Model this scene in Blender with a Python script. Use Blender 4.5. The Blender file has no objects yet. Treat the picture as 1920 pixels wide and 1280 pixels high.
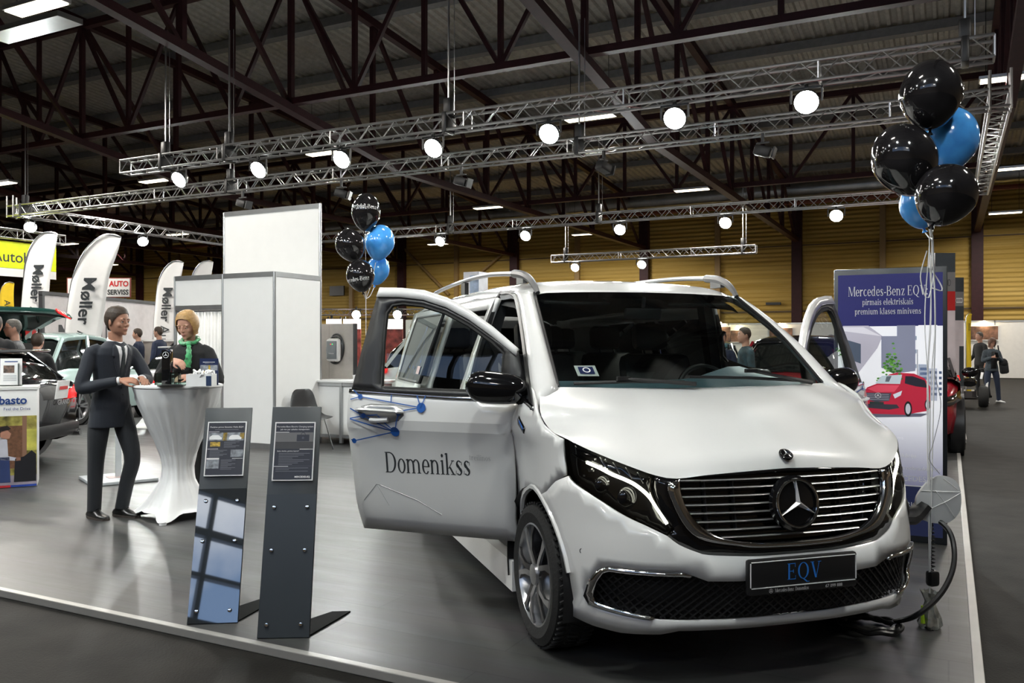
import bpy, bmesh, math, random
from math import sin, cos, pi, radians, tan, atan2, sqrt, hypot
from mathutils import Vector, Matrix, Euler
C = bpy.context.scene.collection
SC = bpy.context.scene
random.seed(7)
# ---------------------------------------------------------------- camera
FPX, PX0, HY, HC = 1600.0, 960.0, 646.0, 1.475
YAW = radians(27.1)
SA, CA = sin(YAW), cos(YAW)
cam = bpy.data.cameras.new('camera'); camo = bpy.data.objects.new('camera', cam); C.objects.link(camo)
camo.location = (0, 0, HC); camo.rotation_euler = (pi/2, 0, YAW)
cam.sensor_width = 36; cam.lens = 36*FPX/1920; cam.shift_y = (HY-640)/1920
cam.clip_start = .05; cam.clip_end = 300
SC.camera = camo
# ---------------------------------------------------------------- view
SC.view_settings.view_transform = 'Standard'; SC.view_settings.look = 'None'
SC.view_settings.exposure = 0.04; SC.view_settings.gamma = 1; SC.view_settings.use_curve_mapping = False
SC.cycles.max_bounces = 8; SC.cycles.transparent_max_bounces = 16
SC.cycles.caustics_reflective = False; SC.cycles.caustics_refractive = False
SC.cycles.sample_clamp_indirect = 4.0
# ---------------------------------------------------------------- world: daylight sky with clouds, seen only through the glazed front wall
W = bpy.data.worlds.new('sky'); SC.world = W; W.use_nodes = True
_n = W.node_tree.nodes; _l = W.node_tree.links
_bg = _n['Background']
_tc = _n.new('ShaderNodeTexCoord'); _no = _n.new('ShaderNodeTexNoise'); _no.inputs['Scale'].default_value = 3.2; _no.inputs['Detail'].default_value = 6
_rp = _n.new('ShaderNodeValToRGB'); _rp.color_ramp.elements[0].position = .48; _rp.color_ramp.elements[0].color = (.16, .25, .42, 1)
_rp.color_ramp.elements[1].position = .64; _rp.color_ramp.elements[1].color = (.72, .76, .82, 1)
_l.new(_tc.outputs['Generated'], _no.inputs['Vector']); _l.new(_no.outputs['Fac'], _rp.inputs['Fac']); _l.new(_rp.outputs['Color'], _bg.inputs['Color'])
_bg.inputs['Strength'].default_value = 4.6
# ---------------------------------------------------------------- pixel <-> place
def c2w(lat, d, z=0.0):
    return Vector((lat*CA-d*SA, lat*SA+d*CA, z))
def at(px, py, d):
    return c2w((px-PX0)/FPX*d, d, HC-(py-HY)/FPX*d)
def gnd(px, py, z=0.0):
    return at(px, py, FPX*(HC-z)/(py-HY))
def atY(px, py, Y):
    a = (px-PX0)/FPX; return at(px, py, Y/(a*SA+CA))
def atX(px, py, X):
    a = (px-PX0)/FPX; return at(px, py, X/(a*CA-SA))
def atZ(px, py, Z): return at(px, py, FPX*(HC-Z)/(py-HY))
# ---------------------------------------------------------------- materials
MAT = {}
def mat(name, col=(.5, .5, .5), rough=.5, metal=0., var=.06, scale=6., emit=None, es=0., coat=0., bump=0., bscale=60., trans=0., spec=.5, sheen=0.):
    if name in MAT: return MAT[name]
    m = bpy.data.materials.new(name); m.use_nodes = True; n = m.node_tree.nodes; l = m.node_tree.links
    b = n['Principled BSDF']
    b.inputs['Roughness'].default_value = rough; b.inputs['Metallic'].default_value = metal
    b.inputs['Coat Weight'].default_value = coat; b.inputs['Coat Roughness'].default_value = .03
    b.inputs['Transmission Weight'].default_value = trans; b.inputs['Specular IOR Level'].default_value = spec
    b.inputs['Sheen Weight'].default_value = sheen
    tc = n.new('ShaderNodeTexCoord'); no = n.new('ShaderNodeTexNoise'); no.inputs['Scale'].default_value = scale; no.inputs['Detail'].default_value = 4
    l.new(tc.outputs['Object'], no.inputs['Vector'])
    rp = n.new('ShaderNodeValToRGB')
    c0 = [max(0, c*(1-var)) for c in col]; c1 = [min(1, c*(1+var)) for c in col]
    rp.color_ramp.elements[0].color = (*c0, 1); rp.color_ramp.elements[1].color = (*c1, 1)
    rp.color_ramp.elements[0].position = .3; rp.color_ramp.elements[1].position = .7
    l.new(no.outputs['Fac'], rp.inputs['Fac']); l.new(rp.outputs['Color'], b.inputs['Base Color'])
    if emit: b.inputs['Emission Color'].default_value = (*emit, 1); b.inputs['Emission Strength'].default_value = es
    if bump:
        nb = n.new('ShaderNodeTexNoise'); nb.inputs['Scale'].default_value = bscale; l.new(tc.outputs['Object'], nb.inputs['Vector'])
        bp = n.new('ShaderNodeBump'); bp.inputs['Strength'].default_value = bump; bp.inputs['Distance'].default_value = .01
        l.new(nb.outputs['Fac'], bp.inputs['Height']); l.new(bp.outputs['Normal'], b.inputs['Normal'])
    MAT[name] = m; return m
def glassmat(name, tint=(.6, .7, .65), rough=.0):
    if name in MAT: return MAT[name]
    m = bpy.data.materials.new(name); m.use_nodes = True; n = m.node_tree.nodes; l = m.node_tree.links
    n.remove(n['Principled BSDF']); out = n['Material Output']
    tr = n.new('ShaderNodeBsdfTransparent'); gl = n.new('ShaderNodeBsdfGlossy'); gl.inputs['Roughness'].default_value = rough
    tr.inputs['Color'].default_value = (*tint, 1)
    fr = n.new('ShaderNodeFresnel'); fr.inputs['IOR'].default_value = 1.5
    mx = n.new('ShaderNodeMixShader'); l.new(fr.outputs[0], mx.inputs[0]); l.new(tr.outputs[0], mx.inputs[1]); l.new(gl.outputs[0], mx.inputs[2])
    l.new(mx.outputs[0], out.inputs['Surface']); MAT[name] = m; return m
def emat(name, col, s): return mat(name, col, .5, emit=col, es=s, var=.02)
# ---------------------------------------------------------------- mesh building
class MB:
    def __init__(s): s.v = []; s.f = []; s.m = []; s.mats = []; s.cur = 0
    def use(s, m):
        if m not in s.mats: s.mats.append(m)
        s.cur = s.mats.index(m); return s
    def add(s, vs, fs, M=None):
        k = len(s.v)
        for p in vs:
            p = Vector(p); s.v.append(M @ p if M else p)
        for f in fs: s.f.append([i+k for i in f]); s.m.append(s.cur)
        return s
    def box(s, c, d, rot=None, bev=0):
        x, y, z = d[0]/2, d[1]/2, d[2]/2
        M = Matrix.Translation(Vector(c))
        if rot is not None: M = M @ (rot.to_4x4() if hasattr(rot, 'to_4x4') else Euler(rot).to_matrix().to_4x4())
        if bev:
            bm = bmesh.new(); bmesh.ops.create_cube(bm, size=1)
            for v in bm.verts: v.co = Vector((v.co.x*d[0], v.co.y*d[1], v.co.z*d[2]))
            bmesh.ops.bevel(bm, geom=list(bm.edges), offset=min(bev, min(d)*.45), segments=2, profile=.5, affect='EDGES')
            bm.verts.index_update(); vs = [v.co.copy() for v in bm.verts]; fs = [[v.index for v in f.verts] for f in bm.faces]; bm.free()
            return s.add(vs, fs, M)
        vs = [(-x, -y, -z), (x, -y, -z), (x, y, -z), (-x, y, -z), (-x, -y, z), (x, -y, z), (x, y, z), (-x, y, z)]
        return s.add(vs, [(0, 3, 2, 1), (4, 5, 6, 7), (0, 1, 5, 4), (1, 2, 6, 5), (2, 3, 7, 6), (3, 0, 4, 7)], M)
    def bar(s, a, b, w, h=None, up=(0, 0, 1)):
        a = Vector(a); b = Vector(b); h = h or w; t = (b-a); L = t.length
        if L < 1e-6: return s
        t.normalize(); u = Vector(up)
        if abs(t.dot(u)) > .98: u = Vector((0, 1, 0))
        sd = t.cross(u).normalized(); u = sd.cross(t)
        vs = []
        for p in (a, b):
            for i, j in ((-1, -1), (1, -1), (1, 1), (-1, 1)): vs.append(p+sd*(i*w/2)+u*(j*h/2))
        return s.add(vs, [(3, 2, 1, 0), (4, 5, 6, 7), (0, 1, 5, 4), (1, 2, 6, 5), (2, 3, 7, 6), (3, 0, 4, 7)])
    def tube(s, pts, r, n=8, cap=True, ell=None, closed=False):
        pts = [Vector(p) for p in pts]; rr = r if isinstance(r, (list, tuple)) else [r]*len(pts)
        k = len(pts); vs = []; prev = None
        for i, p in enumerate(pts):
            if closed: t = pts[(i+1) % k]-pts[i-1]
            else: t = pts[min(i+1, k-1)]-pts[max(i-1, 0)]
            t.normalize()
            if prev is None:
                u = Vector((0, 0, 1)) if abs(t.z) < .9 else Vector((1, 0, 0))
            else: u = prev
            sd = t.cross(u)
            if sd.length < 1e-5: sd = t.orthogonal()
            sd.normalize(); u = sd.cross(t).normalized(); prev = u
            ri = rr[i]; rx, ry = ri if isinstance(ri, (tuple, list)) else (ri, ri)
            for j in range(n):
                a = 2*pi*j/n; vs.append(p+sd*(cos(a)*rx)+u*(sin(a)*ry))
        fs = []
        for i in range(k if closed else k-1):
            i2 = (i+1) % k
            for j in range(n): fs.append((i*n+j, i*n+(j+1) % n, i2*n+(j+1) % n, i2*n+j))
        if cap and not closed: fs.append(list(range(n))[::-1]); fs.append([(k-1)*n+j for j in range(n)])
        return s.add(vs, fs)
    def lathe(s, prof, n=24, M=None, cap=False, a0=0, a1=2*pi):
        full = abs(a1-a0-2*pi) < 1e-6; vs = []; fs = []; m = n if full else n+1
        for r, z in prof:
            for j in range(m):
                a = a0+(a1-a0)*j/n; vs.append((r*cos(a), r*sin(a), z))
        for i in range(len(prof)-1):
            for j in range(n):
                j2 = (j+1) % m; fs.append((i*m+j, i*m+j2, (i+1)*m+j2, (i+1)*m+j))
        if cap: fs.append([j for j in range(m)][::-1]); fs.append([(len(prof)-1)*m+j for j in range(m)])
        return s.add(vs, fs, M)
    def prism(s, poly, h, M=None, z0=0.):
        n = len(poly); vs = [(x, y, z0) for x, y in poly]+[(x, y, z0+h) for x, y in poly]
        fs = [list(range(n))[::-1], [n+i for i in range(n)]]+[(i, (i+1) % n, n+(i+1) % n, n+i) for i in range(n)]
        return s.add(vs, fs, M)
    def grid(s, rows, flip=False, close=False):
        n = len(rows); m = len(rows[0]); vs = [p for r in rows for p in r]; fs = []
        for i in range(n-1):
            for j in range(m if close else m-1):
                j2 = (j+1) % m; q = (i*m+j, i*m+j2, (i+1)*m+j2, (i+1)*m+j); fs.append(q[::-1] if flip else q)
        return s.add(vs, fs)
    def ball(s, c, r, nu=16, nv=10, M=None):
        rx, ry, rz = r if isinstance(r, (tuple, list)) else (r, r, r); rows = []
        for i in range(nv+1):
            th = pi*i/nv; rows.append([Vector((rx*sin(th)*cos(2*pi*j/nu), ry*sin(th)*sin(2*pi*j/nu), -rz*cos(th))) for j in range(nu)])
        T = Matrix.Translation(Vector(c)); T = T @ M if M else T
        k = MB(); k.grid(rows, close=True); return s.add(k.v, k.f, T)
    def build(s, name, m=None, parent=None, smooth=True, loc=None, sharp=40, solid=0, sub=0):
        me = bpy.data.meshes.new(name); me.from_pydata([tuple(v) for v in s.v], [], s.f)
        if s.mats:
            for mm in s.mats: me.materials.append(mm)
            me.polygons.foreach_set('material_index', s.m)
        elif m: me.materials.append(m)
        bm = bmesh.new(); bm.from_mesh(me); bmesh.ops.remove_doubles(bm, verts=bm.verts, dist=1e-5)
        bmesh.ops.recalc_face_normals(bm, faces=bm.faces)
        if smooth:
            for f in bm.faces: f.smooth = True
            lim = radians(sharp)
            for e in bm.edges:
                if len(e.link_faces) == 2: e.smooth = e.calc_face_angle(0) < lim
        bm.to_mesh(me); bm.free(); me.validate(); me.update()
        o = bpy.data.objects.new(name, me); C.objects.link(o)
        if parent: o.parent = parent
        if loc is not None: o.location = loc
        if solid:
            md = o.modifiers.new('thickness', 'SOLIDIFY'); md.thickness = solid; md.offset = -1
        if sub:
            md = o.modifiers.new('smooth', 'SUBSURF'); md.levels = sub; md.render_levels = sub
        return o
def tag(o, label, cat, group=None, kind=None):
    o['label'] = label; o['category'] = cat
    if group: o['group'] = group
    if kind: o['kind'] = kind
    return o
def thing(name, label, cat, loc=(0, 0, 0), rz=0, group=None):
    o = bpy.data.objects.new(name, None); C.objects.link(o); o.location = loc; o.rotation_euler = (0, 0, rz); o.empty_display_size = .1
    return tag(o, label, cat, group)
def struct(o): o['kind'] = 'structure'; return o
def dup(root, loc=None, rz=None, label=None, name=None, scale=None):
    r = root.copy(); C.objects.link(r)
    if loc is not None: r.location = loc
    if rz is not None: r.rotation_euler = (0, 0, rz)
    if label: r['label'] = label
    for ch in list(root.children):
        c = ch.copy(); C.objects.link(c); c.parent = r
        for g in list(ch.children):
            d = g.copy(); C.objects.link(d); d.parent = c
    return r
def lerp(a, b, t): return a+(b-a)*t
def interp(x, xs, ys):
    if x <= xs[0]: return ys[0]
    for i in range(len(xs)-1):
        if x <= xs[i+1]: return ys[i]+(ys[i+1]-ys[i])*(x-xs[i])/(xs[i+1]-xs[i])
    return ys[-1]
def smoothc(pts, n):
    """n points along a Catmull-Rom curve through pts, even by arc length"""
    P = [Vector(p) for p in pts]
    if len(P) == 2: return [P[0].lerp(P[1], i/(n-1)) for i in range(n)]
    D = []
    for i in range(len(P)-1):
        p0 = P[i-1] if i else P[0]*2-P[1]; p1 = P[i]; p2 = P[i+1]; p3 = P[i+2] if i+2 < len(P) else P[-1]*2-P[-2]
        for k in range(12):
            t = k/12; D.append(.5*((2*p1)+(p2-p0)*t+(2*p0-5*p1+4*p2-p3)*t*t+(3*p1-p0-3*p2+p3)*t**3))
    D.append(P[-1]); return resample(D, n)
def resample(D, n):
    D = [Vector(p) for p in D]; L = [0]
    for a, b in zip(D, D[1:]): L.append(L[-1]+(b-a).length)
    out = []; j = 0
    for i in range(n):
        s = L[-1]*i/(n-1)
        while j < len(D)-2 and L[j+1] < s: j += 1
        d = L[j+1]-L[j]; out.append(D[j].lerp(D[j+1], (s-L[j])/d if d > 0 else 0))
    return out
def coons(c0, c1, d0, d1, n=16, m=16, bulge=None):
    """c0: bottom (left to right), c1: top, d0: left (bottom to top), d1: right"""
    c0 = smoothc(c0, m); c1 = smoothc(c1, m); d0 = smoothc(d0, n); d1 = smoothc(d1, n); rows = []
    for i in range(n):
        v = i/(n-1); r = []
        for j in range(m):
            u = j/(m-1)
            p = c0[j]*(1-v)+c1[j]*v+d0[i]*(1-u)+d1[i]*u-(c0[0]*(1-u)*(1-v)+c0[-1]*u*(1-v)+c1[0]*(1-u)*v+c1[-1]*u*v)
            if bulge: p = p+Vector(bulge)*(16*u*(1-u)*v*(1-v))
            r.append(p)
        rows.append(r)
    return rows
def textgeo(txt, size=1., bold=0., align='CENTER', sx=1., font=None):
    """flat text in the XZ plane, as (verts2d, faces)"""
    cu = bpy.data.curves.new('t', 'FONT'); cu.body = txt; cu.size = size; cu.align_x = align; cu.offset = bold; cu.resolution_u = 3
    o = bpy.data.objects.new('t', cu); me = bpy.data.meshes.new_from_object(o)
    vs = [(v.co.x*sx, v.co.y) for v in me.vertices]; fs = [list(p.vertices) for p in me.polygons]
    bpy.data.objects.remove(o); bpy.data.curves.remove(cu); bpy.data.meshes.remove(me)
    return vs, fs
# a small roman letter set drawn as strokes: (kind, ...) in units of cap height .7, x-height .48
def _rect(x0, y0, x1, y1): return [[(x0, y0), (x1, y0), (x1, y1), (x0, y1)]]
def _stem(x, y0, y1, w=.095, s0=1, s1=1, ser=.05):
    q = _rect(x, y0, x+w, y1)
    if s0: q += _rect(x-ser, y0, x+w+ser, y0+.025)
    if s1 == 1: q += _rect(x-ser, y1-.025, x+w+ser, y1)
    if s1 == 2: q += [[(x-ser, y1-.05), (x, y1-.05), (x, y1), (x-ser, y1-.02)]]
    return q
def _ring(cx, cy, rx, ry, tx=.095, ty=.028, a0=0, a1=360, n=20):
    q = []
    for i in range(n):
        a = radians(a0+(a1-a0)*i/n); b = radians(a0+(a1-a0)*(i+1)/n)
        o = lambda t: (cx+rx*cos(t), cy+ry*sin(t)); k = lambda t: (cx+(rx-tx)*cos(t), cy+(ry-ty)*sin(t))
        q.append([k(a), o(a), o(b), k(b)])
    return q
def _ln(x0, y0, x1, y1, w): return [[(x0-w/2, y0), (x0+w/2, y0), (x1+w/2, y1), (x1-w/2, y1)]]
XH = .48
def _n(x, k=1): return _stem(x, 0, XH, s1=2)+_ring(x+.2, XH-.2, .2, .2, .095, .04, 0, 150, 10)+_stem(x+.305, 0, XH-.2, s1=0)
GL = {
 'M': (.86, _stem(.05, 0, .7, .03)+_stem(.7, 0, .7, .1)+_ln(.12, .7, .42, .02, .1)+_ln(.42, .02, .72, .7, .035)),
 'D': (.68, _stem(.06, 0, .7, .1)+_ring(.28, .35, .35, .35, .11, .03, -90, 90)+_rect(.1, 0, .29, .03)+_rect(.1, .67, .29, .7)),
 'B': (.62, _stem(.06, 0, .7, .1)+_ring(.28, .53, .24, .17, .1, .03, -90, 90, 12)+_ring(.28, .185, .3, .185, .11, .03, -90, 90, 12)+_rect(.1, 0, .29, .03)+_rect(.1, .67, .29, .7)+_rect(.1, .35, .3, .38)),
 'E': (.6, _stem(.06, 0, .7, .1, 1, 1)+_rect(.1, 0, .52, .03)+_rect(.1, .67, .5, .7)+_rect(.1, .345, .38, .375)+_rect(.49, 0, .52, .17)+_rect(.47, .53, .5, .7)+_rect(.36, .28, .39, .44)),
 'Q': (.76, _ring(.37, .35, .34, .36, .11, .03)+_ln(.38, 0, .62, -.16, .12)+_rect(.58, -.16, .74, -.13)),
 'V': (.7, _ln(.14, .7, .37, 0, .11)+_ln(.58, .7, .38, 0, .035)+_rect(.02, .675, .26, .7)+_rect(.48, .675, .7, .7)),
 'a': (.48, _ring(.2, .15, .17, .16, .09, .03)+_stem(.3, 0, .34, .09, 0, 0)+_ring(.22, .32, .17, .16, .09, .04, 0, 150, 10)+_rect(.3, 0, .46, .03)),
 'c': (.45, _ring(.24, .24, .21, .25, .1, .03, 50, 320)),
 'd': (.54, _ring(.22, .24, .2, .25, .1, .03)+_stem(.34, 0, .72, .095, 0, 2)+_rect(.36, 0, .5, .025)),
 'e': (.47, _ring(.24, .24, .21, .25, .1, .03, 0, 320)+_rect(.06, .23, .44, .26)),
 'i': (.27, _stem(.08, 0, XH, s1=2)+_ring(.125, .63, .06, .06, .059, .059)),
 'j': (.27, _stem(.08, -.15, XH, s0=0, s1=2)+_ring(.125, .63, .06, .06, .059, .059)),
 'k': (.54, _stem(.06, 0, .72, s1=2)+_ln(.17, .2, .42, .47, .04)+_ln(.25, .26, .44, .02, .1)+_rect(.33, .455, .5, .48)+_rect(.3, 0, .54, .025)),
 'l': (.27, _stem(.08, 0, .72, s1=2)),
 'm': (.86, _n(.06)+[[(x+.305, y) for x, y in q] for q in _n(.06)[3:]]),
 'n': (.56, _n(.06)),
 'o': (.5, _ring(.25, .24, .22, .25, .1, .03)),
 'p': (.54, _stem(.06, -.2, XH, s1=2)+_ring(.29, .24, .21, .25, .1, .03)),
 'r': (.42, _stem(.06, 0, XH, s1=2)+_ring(.3, .28, .2, .2, .08, .08, 60, 160, 8)),
 's': (.42, _ring(.2, .355, .15, .135, .085, .035, 35, 235, 12)+_ring(.2, .125, .165, .135, .085, .035, -145, 60, 12)+[[(.055, .33), (.13, .40), (.365, .15), (.285, .085)]]+_rect(.33, .33, .355, .45)+_rect(.03, .02, .055, .15)),
 't': (.34, _stem(.09, .03, .62, s0=0, s1=0)+_rect(.02, .45, .3, .48)+_ring(.22, .1, .13, .1, .07, .03, 180, 300, 8)),
 'u': (.56, _stem(.05, .15, XH, s0=0, s1=2)+_ring(.22, .17, .17, .18, .09, .04, 180, 330, 10)+_stem(.35, 0, XH, s0=0, s1=2)+_rect(.36, 0, .52, .025)),
 'v': (.5, _ln(.1, .48, .26, 0, .1)+_ln(.42, .48, .27, 0, .035)+_rect(.0, .455, .2, .48)+_rect(.34, .455, .5, .48)),
 'z': (.44, _rect(.04, 0, .4, .03)+_rect(.04, .45, .4, .48)+_ln(.1, .02, .34, .46, .1)+_rect(.37, 0, .4, .12)+_rect(.04, .36, .07, .48)),
 '-': (.3, _rect(.03, .2, .27, .25)), ':': (.25, _ring(.125, .06, .06, .06, .059, .059)+_ring(.125, .4, .06, .06, .059, .059)), ' ': (.26, []),
}
def serif(txt, size=1., align='CENTER', sx=1., gap=.02):
    vs = []; fs = []; x = 0
    for ch in txt:
        w, q = GL.get(ch, GL['o'])
        for quad in q:
            k = len(vs); vs += [((x+a)*size*sx, b*size) for a, b in quad]; fs.append([k, k+1, k+2, k+3])
        x += w+gap
    off = {'CENTER': x/2, 'LEFT': 0, 'RIGHT': x}[align]*size*sx
    return [(a-off, b) for a, b in vs], fs
def put(mb, geo, m, f):
    """add 2-D geometry to a builder through f(x, z) -> 3-D"""
    mb.use(m); mb.add([f(x, z) for x, z in geo[0]], geo[1])
def star2d(R, r=None, rot=pi/2):
    r = r or R*.13; p = []
    for i in range(6):
        a = rot+i*pi/3; q = R if i % 2 == 0 else r; p.append((q*cos(a), q*sin(a)))
    return [(0, 0)]+p, [[0, 1+i, 1+(i+1) % 6] for i in range(6)]
def ring2d(R, t, n=28, ry=None):
    vs = []; fs = []; k = (ry or R)/R
    for i in range(n):
        a = 2*pi*i/n; vs += [(R*cos(a), k*R*sin(a)), ((R-t)*cos(a), k*(R-t)*sin(a))]
        j = (i+1) % n; fs.append([2*i, 2*j, 2*j+1, 2*i+1])
    return vs, fs
def rect2d(x0, z0, x1, z1): return [(x0, z0), (x1, z0), (x1, z1), (x0, z1)], [[0, 1, 2, 3]]
def poly2d(p): return list(p), [list(range(len(p)))]
# ---------------------------------------------------------------- common materials
M_WHITE = mat('white_panel', (.80, .80, .79), .45, var=.02)
M_ALU = mat('aluminium', (.55, .56, .58), .28, 1., var=.05)
M_TRUSS = mat('truss_tube', (.62, .62, .63), .32, 1., var=.08)
M_STEEL = mat('maroon_steel', (.036, .0095, .0115), .55, var=.2, spec=.25)
M_BLACK = mat('black_plastic', (.012, .012, .013), .4)
M_GLOSSBLK = mat('gloss_black', (.006, .006, .007), .08, coat=.5)
M_RUBBER = mat('tyre_rubber', (.018, .018, .018), .75, bump=.3)
M_CHROME = mat('chrome', (.85, .85, .86), .07, 1., var=.02)
M_PAINT = mat('white_paint', (.80, .80, .79), .28, coat=1., var=.01)
M_DARKTXT = mat('dark_lettering', (.03, .035, .04), .5)
M_WTXT = mat('white_lettering', (.85, .85, .85), .5)
# ================================================================ LIGHT RIG POWER
FLOOD_W = 460.; FRONT_W = 350.; LENS_ES = 45.; TUBE_ES = 5.; LAMP_W = 300.
# ================================================================ HALL
X0, X1, Y0, Y1 = -70., 14., -13., 46.
def roofz(Y): return 9.45+.075*(45.8-Y)
def plankmat(name, c1, c2, line, sx, sy, rough, bump=.0, off=.5, mortar=.004, rot=0):
    m = bpy.data.materials.new(name); m.use_nodes = True; n = m.node_tree.nodes; l = m.node_tree.links; b = n['Principled BSDF']
    tc = n.new('ShaderNodeTexCoord'); mp = n.new('ShaderNodeMapping'); mp.inputs['Rotation'].default_value = (0, 0, rot)
    br = n.new('ShaderNodeTexBrick'); br.inputs['Scale'].default_value = 1; br.inputs['Brick Width'].default_value = sx; br.inputs['Row Height'].default_value = sy
    br.inputs['Mortar Size'].default_value = mortar; br.inputs['Color1'].default_value = (*c1, 1); br.inputs['Color2'].default_value = (*c2, 1); br.inputs['Mortar'].default_value = (*line, 1)
    br.offset = off; l.new(tc.outputs['Object'], mp.inputs['Vector']); l.new(mp.outputs[0], br.inputs['Vector'])
    no = n.new('ShaderNodeTexNoise'); no.inputs['Scale'].default_value = 1.1; no.inputs['Detail'].default_value = 9; no.inputs['Roughness'].default_value = .7
    m2 = n.new('ShaderNodeMapping'); m2.inputs['Scale'].default_value = (1, 7, 1); m2.inputs['Rotation'].default_value = (0, 0, rot); l.new(tc.outputs['Object'], m2.inputs['Vector']); l.new(m2.outputs[0], no.inputs['Vector'])
    mx = n.new('ShaderNodeMix'); mx.data_type = 'RGBA'; mx.blend_type = 'SOFT_LIGHT'; mx.inputs[0].default_value = .95
    l.new(br.outputs['Color'], mx.inputs[6]); l.new(no.outputs['Color'], mx.inputs[7])
    hs = n.new('ShaderNodeHueSaturation'); hs.inputs['Saturation'].default_value = .25; l.new(mx.outputs[2], hs.inputs['Color']); l.new(hs.outputs[0], b.inputs['Base Color'])
    mr = n.new('ShaderNodeMapRange'); mr.inputs[3].default_value = rough-.14; mr.inputs[4].default_value = rough+.2; l.new(no.outputs['Fac'], mr.inputs[0]); l.new(mr.outputs[0], b.inputs['Roughness'])
    MAT[name] = m; return m
M_PLAT = plankmat('laminate_floor', (.056, .055, .053), (.046, .045, .044), (.03, .03, .03), 1.9, .28, .36, rot=0)
M_AISLE = mat('asphalt_floor', (.019, .0178, .016), .7, spec=.15, var=.35, scale=3.5, bump=.25, bscale=90)
b = MB(); b.box(((X0+X1)/2, (Y0+Y1)/2, -.09), (X1-X0, Y1-Y0, .1)); o = struct(b.build('floor', M_AISLE, smooth=False))
b = MB(); b.box((-17.9, 8.55, -.02), (36, 10.7, .04)); o = struct(b.build('floor_stand', M_PLAT, smooth=False))
M_TRIM = mat('edge_trim_alu', (.42, .41, .39), .4, .2)
for i, (c, d) in enumerate((((-17.9, 3.18, -.017), (36.1, .045, .044)), ((.12, 8.55, -.017), (.045, 10.8, .044)))):
    b = MB(); b.box(c, d, bev=.004); struct(b.build('trim_%d' % (i+1), M_TRIM, smooth=False))
# far white platforms along the aisle
M_WPLAT = mat('white_platform', (.55, .55, .54), .4)
# ---- ochre cladding wall
def cladding():
    m = bpy.data.materials.new('ochre_cladding'); m.use_nodes = True; n = m.node_tree.nodes; l = m.node_tree.links; b = n['Principled BSDF']
    tc = n.new('ShaderNodeTexCoord'); sp = n.new('ShaderNodeSeparateXYZ'); l.new(tc.outputs['Object'], sp.inputs[0])
    mu = n.new('ShaderNodeMath'); mu.operation = 'MULTIPLY'; mu.inputs[1].default_value = 2*pi/.22; l.new(sp.outputs['Z'], mu.inputs[0])
    si = n.new('ShaderNodeMath'); si.operation = 'SINE'; l.new(mu.outputs[0], si.inputs[0])
    no = n.new('ShaderNodeTexNoise'); no.inputs['Scale'].default_value = 1.; mp = n.new('ShaderNodeMapping'); mp.inputs['Scale'].default_value = (.15, 1, 3.5); l.new(tc.outputs['Object'], mp.inputs[0]); l.new(mp.outputs[0], no.inputs['Vector'])
    rp = n.new('ShaderNodeValToRGB'); rp.color_ramp.elements[0].color = (.44, .285, .065, 1); rp.color_ramp.elements[1].color = (.58, .40, .12, 1); rp.color_ramp.elements[0].position = .35; rp.color_ramp.elements[1].position = .7
    l.new(no.outputs['Fac'], rp.inputs[0]); l.new(rp.outputs[0], b.inputs['Base Color'])
    bp = n.new('ShaderNodeBump'); bp.inputs['Strength'].default_value = .8; bp.inputs['Distance'].default_value = .03; l.new(si.outputs[0], bp.inputs['Height']); l.new(bp.outputs[0], b.inputs['Normal'])
    b.inputs['Roughness'].default_value = .6; b.inputs['Specular IOR Level'].default_value = .2; return m
M_CLAD = cladding()
b = MB(); b.box(((X0+X1)/2, Y1+.1, 5.3), (X1-X0, .2, 10.7)); struct(b.build('wall_back', M_CLAD, smooth=False))
M_HALLW = mat('hall_side_wall', (.16, .12, .08), .7)
b = MB(); b.box((X0-.1, (Y0+Y1)/2, 6.5), (.2, Y1-Y0, 13.2)); struct(b.build('wall_left', M_HALLW, smooth=False))
b = MB(); b.box((X1+.1, (Y0+Y1)/2, 6.5), (.2, Y1-Y0, 13.2)); struct(b.build('wall_right', M_HALLW, smooth=False))
# ---- glazed front wall behind the camera
M_FRAMEW = mat('window_frame_grey', (.11, .11, .12), .5)
WX0, WX1, WZ0, WZ1 = -13.45, 6.35, 7.75, 11.45
b = MB(); cx = (X0+X1)/2
b.box(((X0+WX0)/2, Y0-.1, 6.5), (WX0-X0, .2, 13.2)); b.box(((X1+WX1)/2, Y0-.1, 6.5), (X1-WX1, .2, 13.2))
b.box(((WX0+WX1)/2, Y0-.1, (WZ0-.1)/2), (WX1-WX0, .2, WZ0+.1)); b.box(((WX0+WX1)/2, Y0-.1, (WZ1+13.1)/2), (WX1-WX0, .2, 13.1-WZ1))
struct(b.build('wall_front', M_HALLW, smooth=False))
b = MB(); nx = 15
for i in range(nx+1):
    x = lerp(WX0, WX1, i/nx); b.box((x, Y0-.1, (WZ0+WZ1)/2), (.13, .2, WZ1-WZ0))
for i in range(4):
    z = lerp(WZ0, WZ1, i/3); b.box(((WX0+WX1)/2, Y0-.1, z), (WX1-WX0, .18, .22 if i == 2 else .11))
struct(b.build('window_1', M_FRAMEW, smooth=False))
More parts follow.
